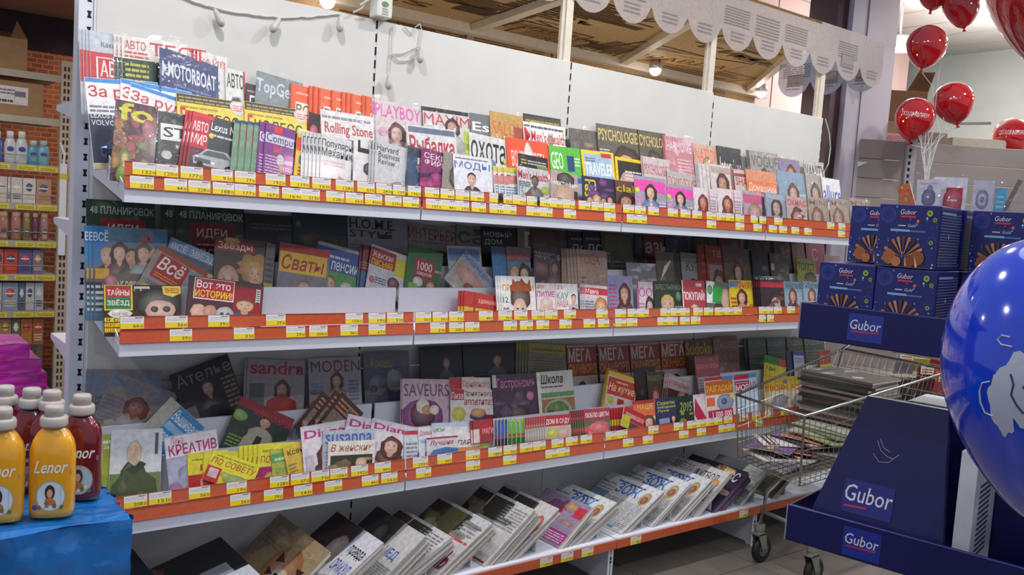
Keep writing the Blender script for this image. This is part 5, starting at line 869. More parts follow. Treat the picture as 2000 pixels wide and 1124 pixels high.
# ------------------------------------------------------------------ newspapers leaning in the bottom rack
WEDGE = mat('white_card_wedge', 'c6cad2', .5, var=.04)
def paper_stack(lower, upper, art, label, n=5, w_=.36, bg='c4c2c2', th=.006, t_edge=None, cat='newspapers', title_rot=False, yF=-.487, wedge=True, name='newspaper_stack', hmax=.30, pm=None):
    "sheets standing on their long side, leaning to the right; width runs back along the shelf's depth"
    A_ = onY(*lower, yF); B_ = onY(*upper, yF)
    d = np.array([B_[0]-A_[0], 0, B_[2]-A_[2]]); hh = float(np.linalg.norm(d)); d /= hh
    zb = Z4+.003
    if A_[2] > zb: k = (A_[2]-zb)/d[2]; A_ = A_-d*k; hh += k
    hh = min(hh, hmax)
    X = np.array([0, -1.0, 0]); Zv = d; Y = np.cross(Zv, X)   # local +X runs to the front, +Z up the lean
    # local -Y faces the viewer (up-left)
    if Y[0] < 0: Y = -Y
    P = A_+np.array([0, w_/2, 0])
    # right-handed: X x Y = Z
    Xv = np.cross(Y, Zv)
    mw = Matrix(((Xv[0], Y[0], Zv[0], P[0]), (Xv[1], Y[1], Zv[1], P[1]), (Xv[2], Y[2], Zv[2], P[2]), (0, 0, 0, 1)))
    t = thing(name, label, cat, mw=mw, group='papers leaning on the bottom shelf')
    rr = random.Random(int(lower[0]))
    for k in range(n):
        b = MB(); y0 = .0003+k*th; j = rr.uniform(-.006, .006) if k else 0; e = rr.uniform(-.008, .0) if k else 0
        # folded sheet: rounded fold at the top, slightly splayed lower edge
        N_ = 6; x0, x1 = -w_/2+j, w_/2+j
        b.box((x0, y0+.0006, .0), (x1, y0+th-.0006, hh+e-.003)); b.box((x0+.0004, y0+th*.25, hh+e-.003), (x1-.0004, y0+th*.75, hh+e))
        b.box((x0+.003, y0+th-.0006, 0.004), (x1-.002, y0+th-.0001, hh+e-.006))
        b.build('newspaper' if cat == 'newspapers' else 'copy', t_edge or NEWS_EDGE, t)
    mb = MB(); mb.box((-w_/2, -.0004, 0), (w_/2, .0008, hh-.0005), bg); a = Art(w_, hh, -.0004, mb); draw(a, art); mb.build('front_page', pm or NEWSP, t)
    if wedge:
        b = MB(); q = A_+np.array([n*th*1.15+.012, 0, 0]); bx, bz = q[0], zb+.0
        pts = [(bx, Z4+.0005), (bx+.006, Z4+.0005), (bx+d[0]*.12+.003, Z4+d[2]*.12), (bx+d[0]*.12, Z4+d[2]*.12)]
        b.prism(pts, -.47, -.03); b.prism([(bx, Z4+.0003), (bx+.10, Z4+.0003), (bx+.10, Z4+.002), (bx, Z4+.002)], -.47, -.03)
        b.prism([(bx+d[0]*.118, Z4+d[2]*.118), (bx+d[0]*.12+.003, Z4+d[2]*.12), (bx+.10, Z4+.002), (bx+.097, Z4+.002)], -.47, -.03)
        b.build('paper_rest', WEDGE, label='white folded rest under the '+label[:60].rsplit(' ', 1)[0], cat='rest', group='folded rests between the papers')
ZOJ = 'R 0 .72 1 .98 c8ccd0;L .25 .88 .75 .94 2c4c8c 1;T ЗОЖ@.32 .66 .72 .88 2c6cc0 .05;E .86 .72 .08 .14 b89858;E .86 .7 .05 .08 8c4438;L .3 .08 .97 .58 8c9094 16;R .0 .1 .28 .62 6c8498;R .3 .03 .8 .07 4888b0;L .02 .64 .3 .84 889 3'
DIA = 'R .0 .55 .3 .95 4c3c34;R .32 .6 .7 .95 3c3c30;'
ps = paper_stack
ps((352,1150),(430,1112),'R 0 0 1 1 1e2c44;E .6 .5 .3 .3 5c6c74;E .4 .3 .2 .2 8c989c;B 8 3 2c4060,4c5c68,70808c 0 .8;R .7 .3 1 .5 a8b4bc','dark blue magazine lying leftmost, beside blue table',n=2,w_=.4,hmax=.5,bg='1e2c44',pm=PRINT,t_edge=PAPER,cat='magazine',name='magazine')
ps((450,1156),(532,1115),'R 0 0 1 1 201e22;R .5 .0 1 .9 8c949c;R .72 .5 1 1 c4c8d0;B 8 6 7c6c60,b8a89c,3c3438,a83c44 .0 .6;E .35 .2 .12 .12 b8b040','black and white magazine, second from the left',n=2,w_=.38,hmax=.5,bg='201e22',pm=PRINT,t_edge=PAPER,cat='magazine',name='magazine')
ps((560,1170),(645,1078),'R 0 0 1 1 a08c6c;E .66 .4 .26 .4 a86c38;E .7 .3 .14 .2 d8ccb8;R .62 .34 .68 .4 222;E .78 .3 .03 .05 222;P .5 .5 .62 .56 .5 .66 3c2418;P .5 .3 .6 .36 .48 .42 3c2418;P .82 .6 .9 .5 .94 .62 3c2418;L .1 .6 .45 .9 8c7858 5;B 5 3 c8b08c,8c6c48 .7 .95','sand coloured wildlife calendar with a tiger face',n=2,w_=.42,hmax=.5,bg='a08c6c',pm=PRINT,t_edge=PAPER,cat='calendar',name='calendar')
ps((628,1175),(750,1060),'R 0 .5 .62 1 3c2c2c;E .5 .6 .14 .22 a08c88;R .6 .66 .8 1 5c88ac;R .62 0 1 1 d0d0d8;T ОРАКУЛ@.66 .4 .95 .56 2c50a0 .05;T правда@.68 .62 .95 .78 222 .04;R .86 .05 .9 .4 3c489c;E .93 .25 .05 .1 c88040;B 5 2 c0a0a4,8c7c8c .02 .35','white newspaper stack with blue and black title',n=6)
ps((712,1170),(833,1046),'R 0 .6 .6 1 3c3c40;E .4 .7 .14 .2 1c1c20;T НЕД@.66 .5 .9 .66 3c68b0 .05;L .62 .05 .98 .44 8c9098 12;R .1 .1 .5 .5 5c6478;E .3 .3 .1 .14 1c1c20','newspaper stack with short blue capitals',n=8)
ps((791,1124),(911,1027),DIA+'L .55 .6 .95 .94 778 7;R .3 .18 .45 .5 4c6480;R .44 .2 .62 .56 b88870;R .0 .0 .3 .4 4c5060;R .32 .02 .98 .05 8c3c48;L .66 .1 .97 .5 8c9098 9;R .5 .6 .55 .7 446','newspaper stack with a salmon photo panel',n=8)
ps((873,1107),(978,1007),DIA+'R .3 .5 .62 .95 6c6848;B 5 4 a8a090,6c7048,54503c .55 .9;T ЖИЗНЬ@.42 .1 .96 .42 8c2c48 .06;E .24 .3 .1 .16 6c4434;R 0 0 .3 .24 303c34;L .6 .55 .97 .62 c04c58 1;L .66 .66 .95 .9 889 4','newspaper stack with large crimson capitals',n=9)
ps((957,1094),(1055,985),DIA+'B 4 4 5c5440,8c8474,2c2c2c .6 .9;L .6 .55 .97 .92 8c8c90 8;R .38 .2 .52 .56 b88870;R .04 .02 .96 .05 8c3c48;L .05 .1 .34 .5 667 6;R .54 .3 .8 .36 8c3c48','thick newspaper stack with red rule along its edge',n=11)
ps((1020,1068),(1110,976),DIA+'E .42 .66 .1 .2 4c3c44;E .9 .6 .08 .2 c05c3c;T АРГУМЕНТЫ@.2 .08 .9 .3 2c6ca0 .04;T ИТОГИ@.62 .5 .9 .72 222 .05;L .3 .36 .9 .46 889 2;R .82 .3 .98 .45 6c8cb4','newspaper stack with steel blue capitals',n=6)
ps((1100,1062),(1157,992),'R 0 .0 1 1 9c8ca8;E .4 .62 .2 .2 c03850;E .3 .4 .2 .14 d89cac;B 10 3 4454a0,c83c58,c8c0cc,d0a048 .1 .95;R .3 .06 .98 .3 b83c8c;L .34 .08 .94 .28 e0d0dc 4;R .8 .66 .98 .9 c83848','magenta and violet puzzle magazine standing in the rack',n=4,w_=.3,pm=PRINT,t_edge=PAPER,cat='magazine',name='magazine')
for lo_, up_, lb, n_ in [((1142,1040),(1232,958),'leftmost of the four',9),((1221,1036),(1302,956),'second of the four',5),((1279,1022),(1353,940),'third of the four',5),((1328,1006),(1398,930),'rightmost of the four',6)]:
    ps(lo_, up_, ZOJ, 'newspaper stack with three big blue letters and emblem, '+lb, n=n_, w_=.34)
ps((1372,991),(1435,915),'T ФУТБОЛ@.5 .72 .9 .9 3c3c4c .04;E .9 .7 .07 .1 c88c3c;B 7 3 a83c48,4c5470,7c7c8c .05 .65;R .6 .5 .95 .66 4c64a8;L .1 .7 .45 .95 889 5','newspaper stack with sports photographs',n=4)
ps((1412,979),(1468,916),'R 0 .0 1 1 3c3450;B 12 3 c04858,e0c8b0,6c5090,d8c050 .0 1;T МИСС@.55 .7 .95 .92 e8e0e0 .05','thick stack of dark violet magazines',n=9,bg='3c3450',pm=PRINT,t_edge=mat('violet_edges','6c5470',.6,var=.5,scale=180),cat='magazines')
ps((1464,968),(1503,918),'L .05 .1 .95 .9 a0aca4 9;R 0 0 1 .05 a8b0ac','pale greenish paper leaning near the cart wheel',n=2,w_=.32,bg='b0b8b4')
ps((1517,964),(1545,931),'B 8 3 5c5444,2c2c2c,8c8470 0 1','dark low paper behind the cart fork',n=3,w_=.3,bg='4c4840')
# ------------------------------------------------------------------ blue wrapped table with bottles
BLUEF = mat('blue_foil_wrap', '1b6cb8', .2, var=.22, scale=9, bump=1, coat=.6)
def wrapped_block(name, lo, hi, m_, label, cat, seed=1, amp=.008, drape=True, nx=22, nz=18, cols=None):
    rr = random.Random(seed); mb = MB()
    def grid(f, nu, nv):
        vs = []; 
        for j in range(nv+1):
            for i in range(nu+1): vs.append(f(i/nu, j/nv))
        mb.add(vs, [(j*(nu+1)+i, j*(nu+1)+i+1, (j+1)*(nu+1)+i+1, (j+1)*(nu+1)+i) for j in range(nv) for i in range(nu)])
    from mathutils import noise
    def dn(p): return amp*(noise.noise(Vector(p)*6+Vector((seed, 0, 0)))+.5*noise.noise(Vector(p)*17))
    L = lambda a, b, t: a+(b-a)*t
    grid(lambda u, v: (L(lo[0], hi[0], u), lo[1]+dn((u*1.2, 0, v*.8)), L(lo[2], hi[2], v)+(.004*math.sin(u*9) if v == 1 else 0)), nx, nz)
    grid(lambda u, v: (L(lo[0], hi[0], u), L(lo[1], hi[1], v), hi[2]+dn((u*1.3, v*2.1, 3))*.35+(.004*math.sin(u*9) if v == 0 else 0)), nx, nx)
    grid(lambda u, v: (hi[0]+dn((5, u, v)), L(lo[1], hi[1], u), L(lo[2], hi[2], v)), nx, nz)
    grid(lambda u, v: (lo[0]+dn((9, u, v)), L(hi[1], lo[1], u), L(lo[2], hi[2], v)), 6, 6)
    return mb.build(name, m_, None, True, label=label, cat=cat)
wrapped_block('display_table', (-.95, -.935, .0), (-.088, -.60, .78), BLUEF, 'table wrapped in crumpled shiny blue film under the bottles', 'table', seed=2, amp=.022, nx=40, nz=40)
b = MB(); b.box((-.95, -.597, 0), (-.125, .9, .772)); b.build('pallet_stand', mat('dark_stand', '2c3a5a', .7), label='low dark stand behind the blue table, carrying magenta packs', cat='stand')
def bottle(x, y, D, body, capc, lab, label_cols, rz, grp, s=1.0):
    zt = .78+.012 if y > 900 else .78
    P = onZ(x, y, .788); t = thing('detergent_bottle', lab, 'bottle', (float(P[0]), float(P[1]), .785), rz, grp)
    pr = [(.030, 0), (.046, .004), (.049, .02), (.049, .13), (.048, .165), (.043, .185), (.033, .203), (.021, .216), (.019, .222)]
    b = MB(); b.lathe([(r*s, z*s) for r, z in pr], n=28, sx=1.0, sy=.62, power=3.2); b.build('body', body, t, True)
    b = MB(); b.lathe([(.029*s, .217*s), (.030*s, .222*s), (.030*s, .236*s), (.027*s, .241*s)], n=20); b.lathe([(.021*s, .241*s), (.0215*s, .262*s), (.019*s, .266*s)], n=20); b.build('cap', capc, t, True)
    # printed label that follows the front of the bottle
    a = Art(.088*s, .15*s, 0); bg, band, pic = label_cols
    a.R(0, .62, 1, .70, band); a.T('Lenor', .1, .66, .92, .86, 'f0eeee', .03, .35); a.P([(.08, .66), (.5, .68), (.92, .75), (.5, .70)], 'c8c8cc')
    a.E(.52, .30, .36, .25, 'b8a890', 22); a.E(.52, .30, .33, .225, pic, 22); a.E(.5, .36, .12, .12, '4a2a22'); a.E(.5, .34, .07, .07, 'd8a888'); a.P([(.34, .12), (.4, .26), (.52, .28), (.64, .22), (.66, .1)], 'c87840')
    for q in range(7): a.E(.25+.09*q, .12+.03*(q % 3), .05, .035, 'e4e0d0' if q % 2 else '5c7c48', 7)
    a.E(.14, .12, .07, .04, '4a48b0')
    def wrapp(p):
        px_, py_, pz_ = p; r_ = .0492*s; u = px_/(.052*s)
        u = max(-.99, min(.99, u)); yy = -(1-abs(u)**3.2)**(1/3.2)*r_*.62
        return (px_, yy+py_-.0006, .012*s+pz_)
    a.mb.v = [wrapp(p) for p in a.mb.v]; a.mb.build('label', MATS.get('bottle_print') or printmat('bottle_print', .3, coat=.6, var=.05), t)
    return t
YEL = mat('yellow_softener', 'e8a51c', .16, var=.08, coat=.8, spec=.6); RED = mat('dark_red_softener', '6c1420', .14, var=.12, coat=.8); CAPG = mat('grey_cap', 'b4aeaa', .4, var=.04)
YL = ('e8a51c', 'b0a098', 'cfe0e8'); RL = ('8a2030', '8c8c94', 'a8c8d8')
rz = -.35
g = 'fabric softener bottles on the blue table'
bottle(6, 952, 2.3, RED, CAPG, 'dark red softener bottle at the left edge, behind yellow one', RL, rz, g)
bottle(58, 957, 2.2, RED, CAPG, 'dark red softener bottle second from left in back row', RL, rz, g)
bottle(97, 962, 2.2, RED, CAPG, 'dark red softener bottle directly behind the yellow one', RL, rz, g)
bottle(155, 972, 2.2, RED, CAPG, 'dark red softener bottle at the right of the group', RL, rz, g)
bottle(101, 1005, 2.1, YEL, CAPG, 'yellow softener bottle standing alone in front', YL, rz, g)
bottle(0, 1015, 2.1, YEL, CAPG, 'yellow softener bottle cut by the left frame edge', YL, rz, g)
MAG = mat('magenta_film', 'c026a8', .25, var=.2, scale=10, bump=.8, coat=.6)
for (x, y, wd, h_, dy, lab) in [(52, 762, .46, .066, 0, 'magenta wrapped pack at the bottom of the pile'), (46, 735, .40, .05, .03, 'magenta wrapped pack in the middle of the pile'), (36, 712, .36, .045, .05, 'magenta wrapped pack third from below'), (22, 690, .32, .05, .07, 'magenta wrapped pack on top of the pile')]:
    z = .774+{762: 0, 735: .068, 712: .12, 690: .167}[y]; p = onY(98 if y == 762 else (92 if y == 735 else (80 if y == 712 else 58)), y, .35+dy)
    wrapped_block('wrapped_pack', (float(p[0])-wd, .35+dy, z), (float(p[0]), .62+dy, z+h_), MAG, lab, 'pack', seed=y, amp=.008, nx=12, nz=6)
# ------------------------------------------------------------------ aisle shelving far left
GREYM = mat('grey_beige_shelf', 'a8a294', .5, var=.04); YTAG = printmat('yellow_tag_print', .5)
t = thing('wall_shelving', 'grey beige grocery shelving against the brick wall at left', 'shelving', (0, 3.7, 0))
b = MB(); b.box((.585, -.012, 0), (.655, .04, 2.42)); up = b.build('upright', mat('beige_upright', 'b8ac9a', .5), t)
b = MB()
for k in range(46):
    for xx in (.608, .632): b.box((xx-.006, -.0145, .1+k*.05), (xx+.006, -.011, .13+k*.05))
b.build('slots', mat('slot_brown', '3a2c26', .8), up, kind='stuff')
b = MB(); b.box((-1.6, .5, 0), (.6, .52, 1.35)); b.build('back_panel', GREYM, t)
LV = [(2.315, 'plain'), (2.015, 'plain'), (1.695, 'tag'), (1.43, 'tag'), (1.175, 'tag'), (.945, 'tag'), (.69, 'tag')]
for z, kd in LV:
    b = MB(); b.box((-1.6, 0, z-.03), (.585, .5, z)); b.box((-1.6, -.004, z-.045), (.585, 0, z+.002)); s_ = b.build('shelf', GREYM, t)
    if kd == 'tag':
        for q, x0 in enumerate([-.35, -.18, .0, .17, .33, .46]):
            a = Art(.12, .034, -.005); a.R(0, 0, 1, 1, 'd8cc3c'); a.lines(.1, .2, .9, .8, '7a7430', 2, .5, q); a.mb.v = [(x+x0+.06, y, z-.041+zz) for x, y, zz in a.mb.v]; a.mb.build('price_tag', YTAG, s_)
        b = MB(); b.tube([(-1.6, -.002, z+.06), (.58, -.002, z+.06)], .0025, 4)
        b.build('front_wire', GREYM, s_)
def LX(px, y): return float(onY(px, y, 3.72)[0])
def carton(x0, x1, z, h_, y=3.72, d=.35, lab='', flap=False, tag_=None):
    t = thing('cardboard_box', lab, 'box', ((x0+x1)/2, y, z)); w2 = (x1-x0)/2
    b = MB(); b.box((-w2, 0, 0), (w2, d, h_)); bevel(b.build('carton', CARD, t), .003, 1)
    if flap:
        b = MB(); b.add([(w2-.1, 0, h_), (w2, 0, h_), (w2-.07, -.03, h_+.11)], [(0, 1, 2), (2, 1, 0)]); b.build('flap', CARD, t); b = MB(); b.add([(-w2, 0, h_), (w2, 0, h_), (w2, d*.4, h_+.05), (-w2, d*.4, h_+.05)], [(0, 1, 2, 3), (3, 2, 1, 0)]); b.build('flap', CARD, t)
    if tag_:
        a = Art(tag_[2], tag_[3], -.002); a.R(0, 0, 1, 1, tag_[4]); 
        if tag_[4] != '2c4478': a.lines(.08, .55, .6, .9, '556', 2, .5); a.lines(.08, .1, .55, .3, '334', 1, .7); a.R(.6, .45, .92, .75, '667')
        a.mb.v = [(x+tag_[0], y_, z_+tag_[1]) for x, y_, z_ in a.mb.v]; a.mb.build('sticker', PRINT, t)
    return t
carton(-.15, LX(53, 128), 2.317, .21, lab='open brown box on the top shelf at far left', flap=True, tag_=(.06, .14, .07, .07, '2c4478'))
carton(-.1, LX(84, 228), 2.017, .225, lab='brown box with white shipping label, second shelf from top', tag_=(.1, .07, .2, .12, 'd0ccd0'))
def lotion(x, z, h_, r, c1, c2, lab, grp):
    t = thing('lotion_bottle', lab, 'bottle', (x, 3.78, z), 0, grp)
    b = MB(); b.lathe([(r*.8, 0), (r, .01), (r, h_*.6), (r*.75, h_*.74), (r*.55, h_*.78)], n=14, sy=.6); b.build('body', mat('plastic_'+c1, c1, .3), t, True)
    b = MB(); b.lathe([(r*.6, h_*.78), (r*.62, h_*.97), (r*.5, h_)], n=14, sy=.7); b.build('cap', mat('plastic_'+c2, c2, .3), t, True)
    a = Art(r*1.2, h_*.4, -r*.62); a.E(.5, .8, .5, .2, '2c3c8c'); a.lines(.1, .1, .9, .5, '8ca', 3); a.mb.v = [(x_, y_, z_+h_*.12) for x_, y_, z_ in a.mb.v]; a.mb.build('label', PRINT, t)
for q, (px, h_, r, c1, c2, lb) in enumerate([(-3, .21, .033, '3c6cb4', 'dcdce4', 'blue lotion bottle cut by the frame edge'), (22, .215, .036, 'c8ccd8', 'e0e0e8', 'white lotion bottle with dark blue oval, left of the pair'), (45, .22, .038, 'ccd0d8', 'dfe6dc', 'white lotion bottle with green mark on its cap'), (68, .165, .036, '5c9cc0', 'b8ccd8', 'small blue lotion bottle, left of two'), (88, .17, .038, '7ab0cc', 'a8c4d4', 'small pale blue lotion bottle beside the upright')]):
    lotion(LX(px, 300), 1.697, h_, r, c1, c2, lb, 'lotion bottles on the grocery shelving')
def boxrow(pxs, z, h_, cols, kinds, rown):
    for q in range(len(pxs)-1):
        xa, xb = LX(pxs[q]+.6, 400), LX(pxs[q+1]-.6, 400); c = cols[q % len(cols)]
        w_ = xb-xa; t = thing(kinds[0], kinds[1][q], kinds[2], ((xa+xb)/2, 3.73, z), 0, kinds[2]+' goods on the '+rown)
        if kinds[0] == 'jar': 
            b = MB(); b.lathe([(w_*.4, 0), (w_*.46, .01), (w_*.46, h_*.7), (w_*.36, h_*.85)], n=14); b.build('glass', mat('jar_'+c, c, .3), t, True); b = MB(); b.lathe([(w_*.38, h_*.85), (w_*.38, h_)], n=14); b.build('lid', mat('lid_tan', 'b89878', .4), t)
            a = Art(w_*.6, h_*.45, -w_*.47)
        else:
            b = MB(); b.box((-w_/2, 0, 0), (w_/2, .12, h_)); b.build('pack', mat('pack_'+c, c, .45, var=.15), t); a = Art(w_*.9, h_*.9, -.001)
        rr = random.Random(q+int(z*100)); draw(a, f'L .1 .1 .9 .4 {rr.choice(["d8c8b0","446","a83"])} 3;E .5 .65 .3 .18 {rr.choice(["e0d8d8","2c3c6c","c83c3c","d8b040"])};L .15 .6 .85 .7 {rr.choice(["333","eee"])} 1')
        a.mb.v = [(x, y, zz+h_*.05) for x, y, zz in a.mb.v]; a.mb.build('label', PRINT, t)
boxrow([-8, 14, 21, 44, 70, 100], 1.432, .17, ['c4bcb8', 'b8b8c0', 'c8c4c4', 'd0ccd0', 'b48c7c'], ('carton_pack', ['pale carton stack cut by the frame edge', 'narrow pale carton beside it', 'white carton with dark dots', 'tall white carton, brighter than its neighbours', 'heap of mixed orange sachets'], 'carton'), 'fourth level')
boxrow([-6, 20, 44, 62, 78, 98], 1.177, .19, ['a07060', 'a8746c', '8c7c4c', '6c3c58', '9c7c74'], ('jar', ['brown baby food jar at the frame edge', 'brown jar second from left', 'olive jar in the middle', 'purple jar right of the olive one', 'grey brown jar at the right end'], 'jar'), 'fifth level')
boxrow([-6, 10, 38, 66, 88], .947, .165, ['b85c5c', 'c04038', '64588c', '7c6c94'], ('carton_pack', ['rose carton cut by the frame edge', 'bright red carton between rose and violet', 'violet carton left of the paler one', 'pale violet carton at the right'], 'box'), 'sixth level')
boxrow([-6, 8, 40, 54, 72, 90], .692, .19, ['b0b4bc', '8c9cb4', '5c6c80', 'b8bccc', 'b0b8c8'], ('carton_pack', ['pale grey carton at frame edge', 'blue grey pack with a round teal mark', 'dark slate pack beside teal-marked one', 'white carton with a dark circle, left', 'white carton with a dark circle, right'], 'pack'), 'seventh level')
boxrow([-4, 4, 28, 46, 70, 92], .45, .2, ['6c5048', 'a07868', '5c6c50', 'a8683c', 'a0603c'], ('carton_pack', ['dark brown pack above the magenta pile', 'pinkish brown pack above the magenta pile', 'dull green pack above the magenta pile', 'orange pack above the magenta pile, left', 'orange pack above the magenta pile, right'], 'packet'), 'lowest level')
# white anti-theft tag hanging next to the upright
p = onY(122, 410, 3.672); t = thing('hanging_tag', 'long white plastic tag hanging beside the beige upright', 'tag', tuple(p))
b = MB(); b.box((-.023, -.008, -.32), (.023, .008, .32)); bevel(b.build('body', WHITE, t), .006); b = MB(); b.box((-.024, -.009, .21), (.024, .009, .25)); b.build('yellow_band', mat('yellow_band', 'd0c040', .5), t)
b = MB(); b.tube([(0, 0, .32), (.005, 0, .38), (-.02, .02, .46)], .008, 6); b.build('hook', WHITE, t)
b = MB(); b.box((.78, 3.2, 0), (.84, 3.26, 2.1)); b.build('storage_post', mat('beige_post', 'c0a898', .5), label='beige post behind the end of the shelving', cat='post')
b = MB(); b.box((.9, 3.9, 0), (1.8, 4.2, 1.55)); b.build('dark_cabinet', mat('dark_cabinet_paint', '3a2a2c', .6), label='dark cabinet standing by the brick wall, seen through a gap', cat='cabinet')
# ------------------------------------------------------------------ back right: grey shelving, boxes, balloons
GS = mat('grey_gondola_panel', '928a86', .5, var=.04, scale=4)
t = thing('grey_shelving', 'tall grey shelving back right, under the balloons', 'shelving', (5.9, 1.0, 0)); 
dirx = np.array([5.475-6.417, .603+.123, 0]); dirx = -dirx/np.linalg.norm(dirx)
t.rotation_euler = (0, 0, math.atan2(dirx[1], dirx[0])); t.location = (5.734, .393, 0)
for q in range(6):
    z1 = 2.32-q*.145
    for x0, x1 in ((-.9, -.025), (.045, 1.6)):
        b = MB(); b.box((x0, 0, z1-.142), (x1, .02, z1)); bevel(b.build('panel', GS, t), .003, 1)
b = MB(); b.box((-.9, .0, 0), (1.6, .02, 1.45)); b.build('lower_panel', GS, t)
b = MB(); b.box((-.025, -.03, 0), (.045, .03, 2.33)); up = b.build('upright', mat('pale_grey_post', 'a8aab0', .4), t)
b = MB()
for k in range(30): b.box((-.012, -.033, .9+k*.048), (.004, -.029, .925+k*.048))
b.build('slots', BLACK, up, kind='stuff')
b = MB(); b.box((-.9, .02, 2.30), (1.6, .5, 2.32)); b.build('top_shelf', GS, t)
b = MB(); b.add([(-.52, -.004, 2.145), (-.3, -.004, 2.15), (-.47, -.004, 2.06)], [(0, 2, 1)]); b.add([(-.52, -.002, 2.145), (-.3, -.002, 2.15), (-.47, -.002, 2.06)], [(0, 1, 2)]); b.build('paper_scrap', WHITE, t)
TM = t.matrix_basis.copy()
def topbox(px, w_, h_, lab, yo=.22, d=.25, c='9a7a58', z=2.322, cat='box', art=None, flap=0):
    # px: image x of the box's left edge on the shelf top
    R_ = TM.to_3x3(); base = np.array(TM.translation); n = np.array(R_ @ Vector((0, 1, 0)))
    P = onp(px, 262, base+n*yo, n); tt = thing('cardboard_box', lab, cat, (float(P[0]), float(P[1]), z)); tt.rotation_euler = t.rotation_euler
    b = MB(); b.box((0, 0, 0), (w_, d, h_)); bevel(b.build('carton', mat('card_'+c, c, .8, var=.08), tt), .003, 1)
    if flap:
        b = MB(); b.add([(w_*.5, 0, h_), (w_, 0, h_), (w_*1.12, 0, h_+flap), (w_*.72, 0, h_+flap*.95)], [(0, 1, 2, 3), (3, 2, 1, 0)]); b.build('flap', mat('card_'+c, c, .8), tt); b = MB(); b.add([(0, 0, h_), (0, d, h_), (-.02, d, h_+.04), (-.02, 0, h_+.04)], [(0, 1, 2, 3), (3, 2, 1, 0)]); b.build('flap', mat('card_'+c, c, .8), tt)
    if art: a = Art(w_*.8, h_*.4, -.001); draw(a, art); a.mb.v = [(x+w_/2, y, zz+h_*.08) for x, y, zz in a.mb.v]; a.mb.build('sticker', PRINT, tt)
    return tt
topbox(1712, .33, .17, 'brown carton with a pink sticker behind lower left balloon', art='R 0 0 1 1 c898a0;L .1 .2 .9 .8 a84860 3')
topbox(1688, .08, .14, 'small dark brown carton against the pillar', c='6a4a34')
topbox(1722, .34, .28, 'large open brown carton with raised flap behind the balloons', yo=.5, d=.2, z=2.5, flap=.16, c='7c5c40')
topbox(1722, .34, .17, 'plain carton underneath the open one', yo=.5, d=.2, c='6c503a')
topbox(1862, .42, .085, 'low white carton on the grey shelving', c='c0bcae')
topbox(1800, .2, .1, 'grey brown carton half behind the balloon strings', c='8c7c70', yo=.15)
b = MB(); b.tube([tuple(dep(1862, 242, 6.9)), tuple(dep(1935, 241, 6.9))], .012, 6); b.build('shelf_rail', GS, label='thin grey rod above the low white carton', cat='rod')
def blatex(name, c, gl=.08):
    m_ = mat(name, c, gl, var=.05, coat=1, spec=.6); m_.node_tree.nodes['Principled BSDF'].inputs['Subsurface Weight'].default_value = 0; return m_
REDB = blatex('red_latex', 'b8101c'); BLUEB = blatex('blue_latex', '0f3ccc', .12)
BPR = printmat('balloon_print', .3, coat=.5, var=.03)
def balloon(P, r, stretch, m_, label, tiltx=0, tilty=0, text=None, string=None, rz=0, n=28, grp='red balloons', txz=.0, tc='f0d0d0'):
    t = thing('balloon', label, 'balloon', tuple(P), 0, grp)
    M3 = Matrix.Rotation(rz, 4, 'Z') @ Matrix.Rotation(tiltx, 4, 'X') @ Matrix.Rotation(tilty, 4, 'Y')
    t.rotation_euler = M3.to_euler()
    def R_(ph):  # ph 0 bottom .. pi top
        z = -math.cos(ph); rad = math.sin(ph)
        if z < 0: rad *= (1-.22*(-z)**1.5); zz = z*stretch*1.12
        else: zz = z*stretch*.93
        return rad*r, zz*r
    pr = [R_(math.pi*k/24) for k in range(1, 24)]
    zb = R_(0)[1]; pr = [(.012*r/.14+.004, zb-.028*r/.14), (.006*r/.14+.002, zb-.012*r/.14)]+pr+[(.001, R_(math.pi)[1])]
    b = MB(); b.lathe(pr, n=n); sk = b.build('skin', m_, t, True)
    if text:
        a = Art(r*1.3, r*.26, 0); a.T(text, 0, 0, 1, 1, tc, .03)
        # cut long outlines short so that they follow the curve
        vs = []
        for x, y, z in a.mb.v:
            z = z+txz*r; k = max(0, 1-(x/r)**2-(z/(r*stretch))**2); vs.append((x, -math.sqrt(k)*r*1.004, z))
        a.mb.v = vs; a.mb.build('lettering', BPR, t)
    if string:
        b = MB(); p0 = Vector((0, 0, zb-.02)); inv = t.matrix_basis.inverted(); pts = [p0]+[inv @ Vector(q) for q in string]
        b.tube(pts, .0022*r/.14*1.1, 4); b.build('string', CAB, t)
    return t
D_ = 6.15; knot = dep(1812, 345, D_)
RB = [((1810, 88), .135, 1.1, 'highest full red balloon, left of the strings', None, [(1822, 170), (1824, 240), (1812, 330), (1806, 352)]),
      ((1877, 8), .125, 1.25, 'dark red balloon cut by the top frame edge', None, [(1850, 70), (1834, 140), (1822, 250), (1812, 350)]),
      ((1826, -18), .115, 1.1, 'red balloon only whose tip shows at the top', None, None),
      ((1862, 198), .138, 1.05, 'bright red balloon, right one of the lower pair', None, [(1838, 260), (1822, 300), (1808, 350)]),
      ((1787, 230), .130, 1.12, 'red balloon with white writing, left of the lower pair', 'Москва', [(1808, 290), (1812, 320), (1806, 352)])]
for q, ((x, y), r, st, lb, tx, stg) in enumerate(RB):
    dd = D_+[.0, .1, .2, .05, -.1][q]
    balloon(dep(x, y, dd), r, st, REDB, lb, tiltx=.05*(q-2), tilty=[.1, -.2, .1, -.25, .12][q], text='ПОЗДРАВЛЯЕМ' if tx else None, string=[tuple(dep(a, c, D_)) for a, c in stg] if stg else None, rz=-YAW-.42, n=24)
balloon(dep(1978, 268, 6.9), .15, 1.05, REDB, 'red balloon half hidden behind the grey shelving', text='ПОЗДРАВЛЯЕМ', rz=-YAW-.5)
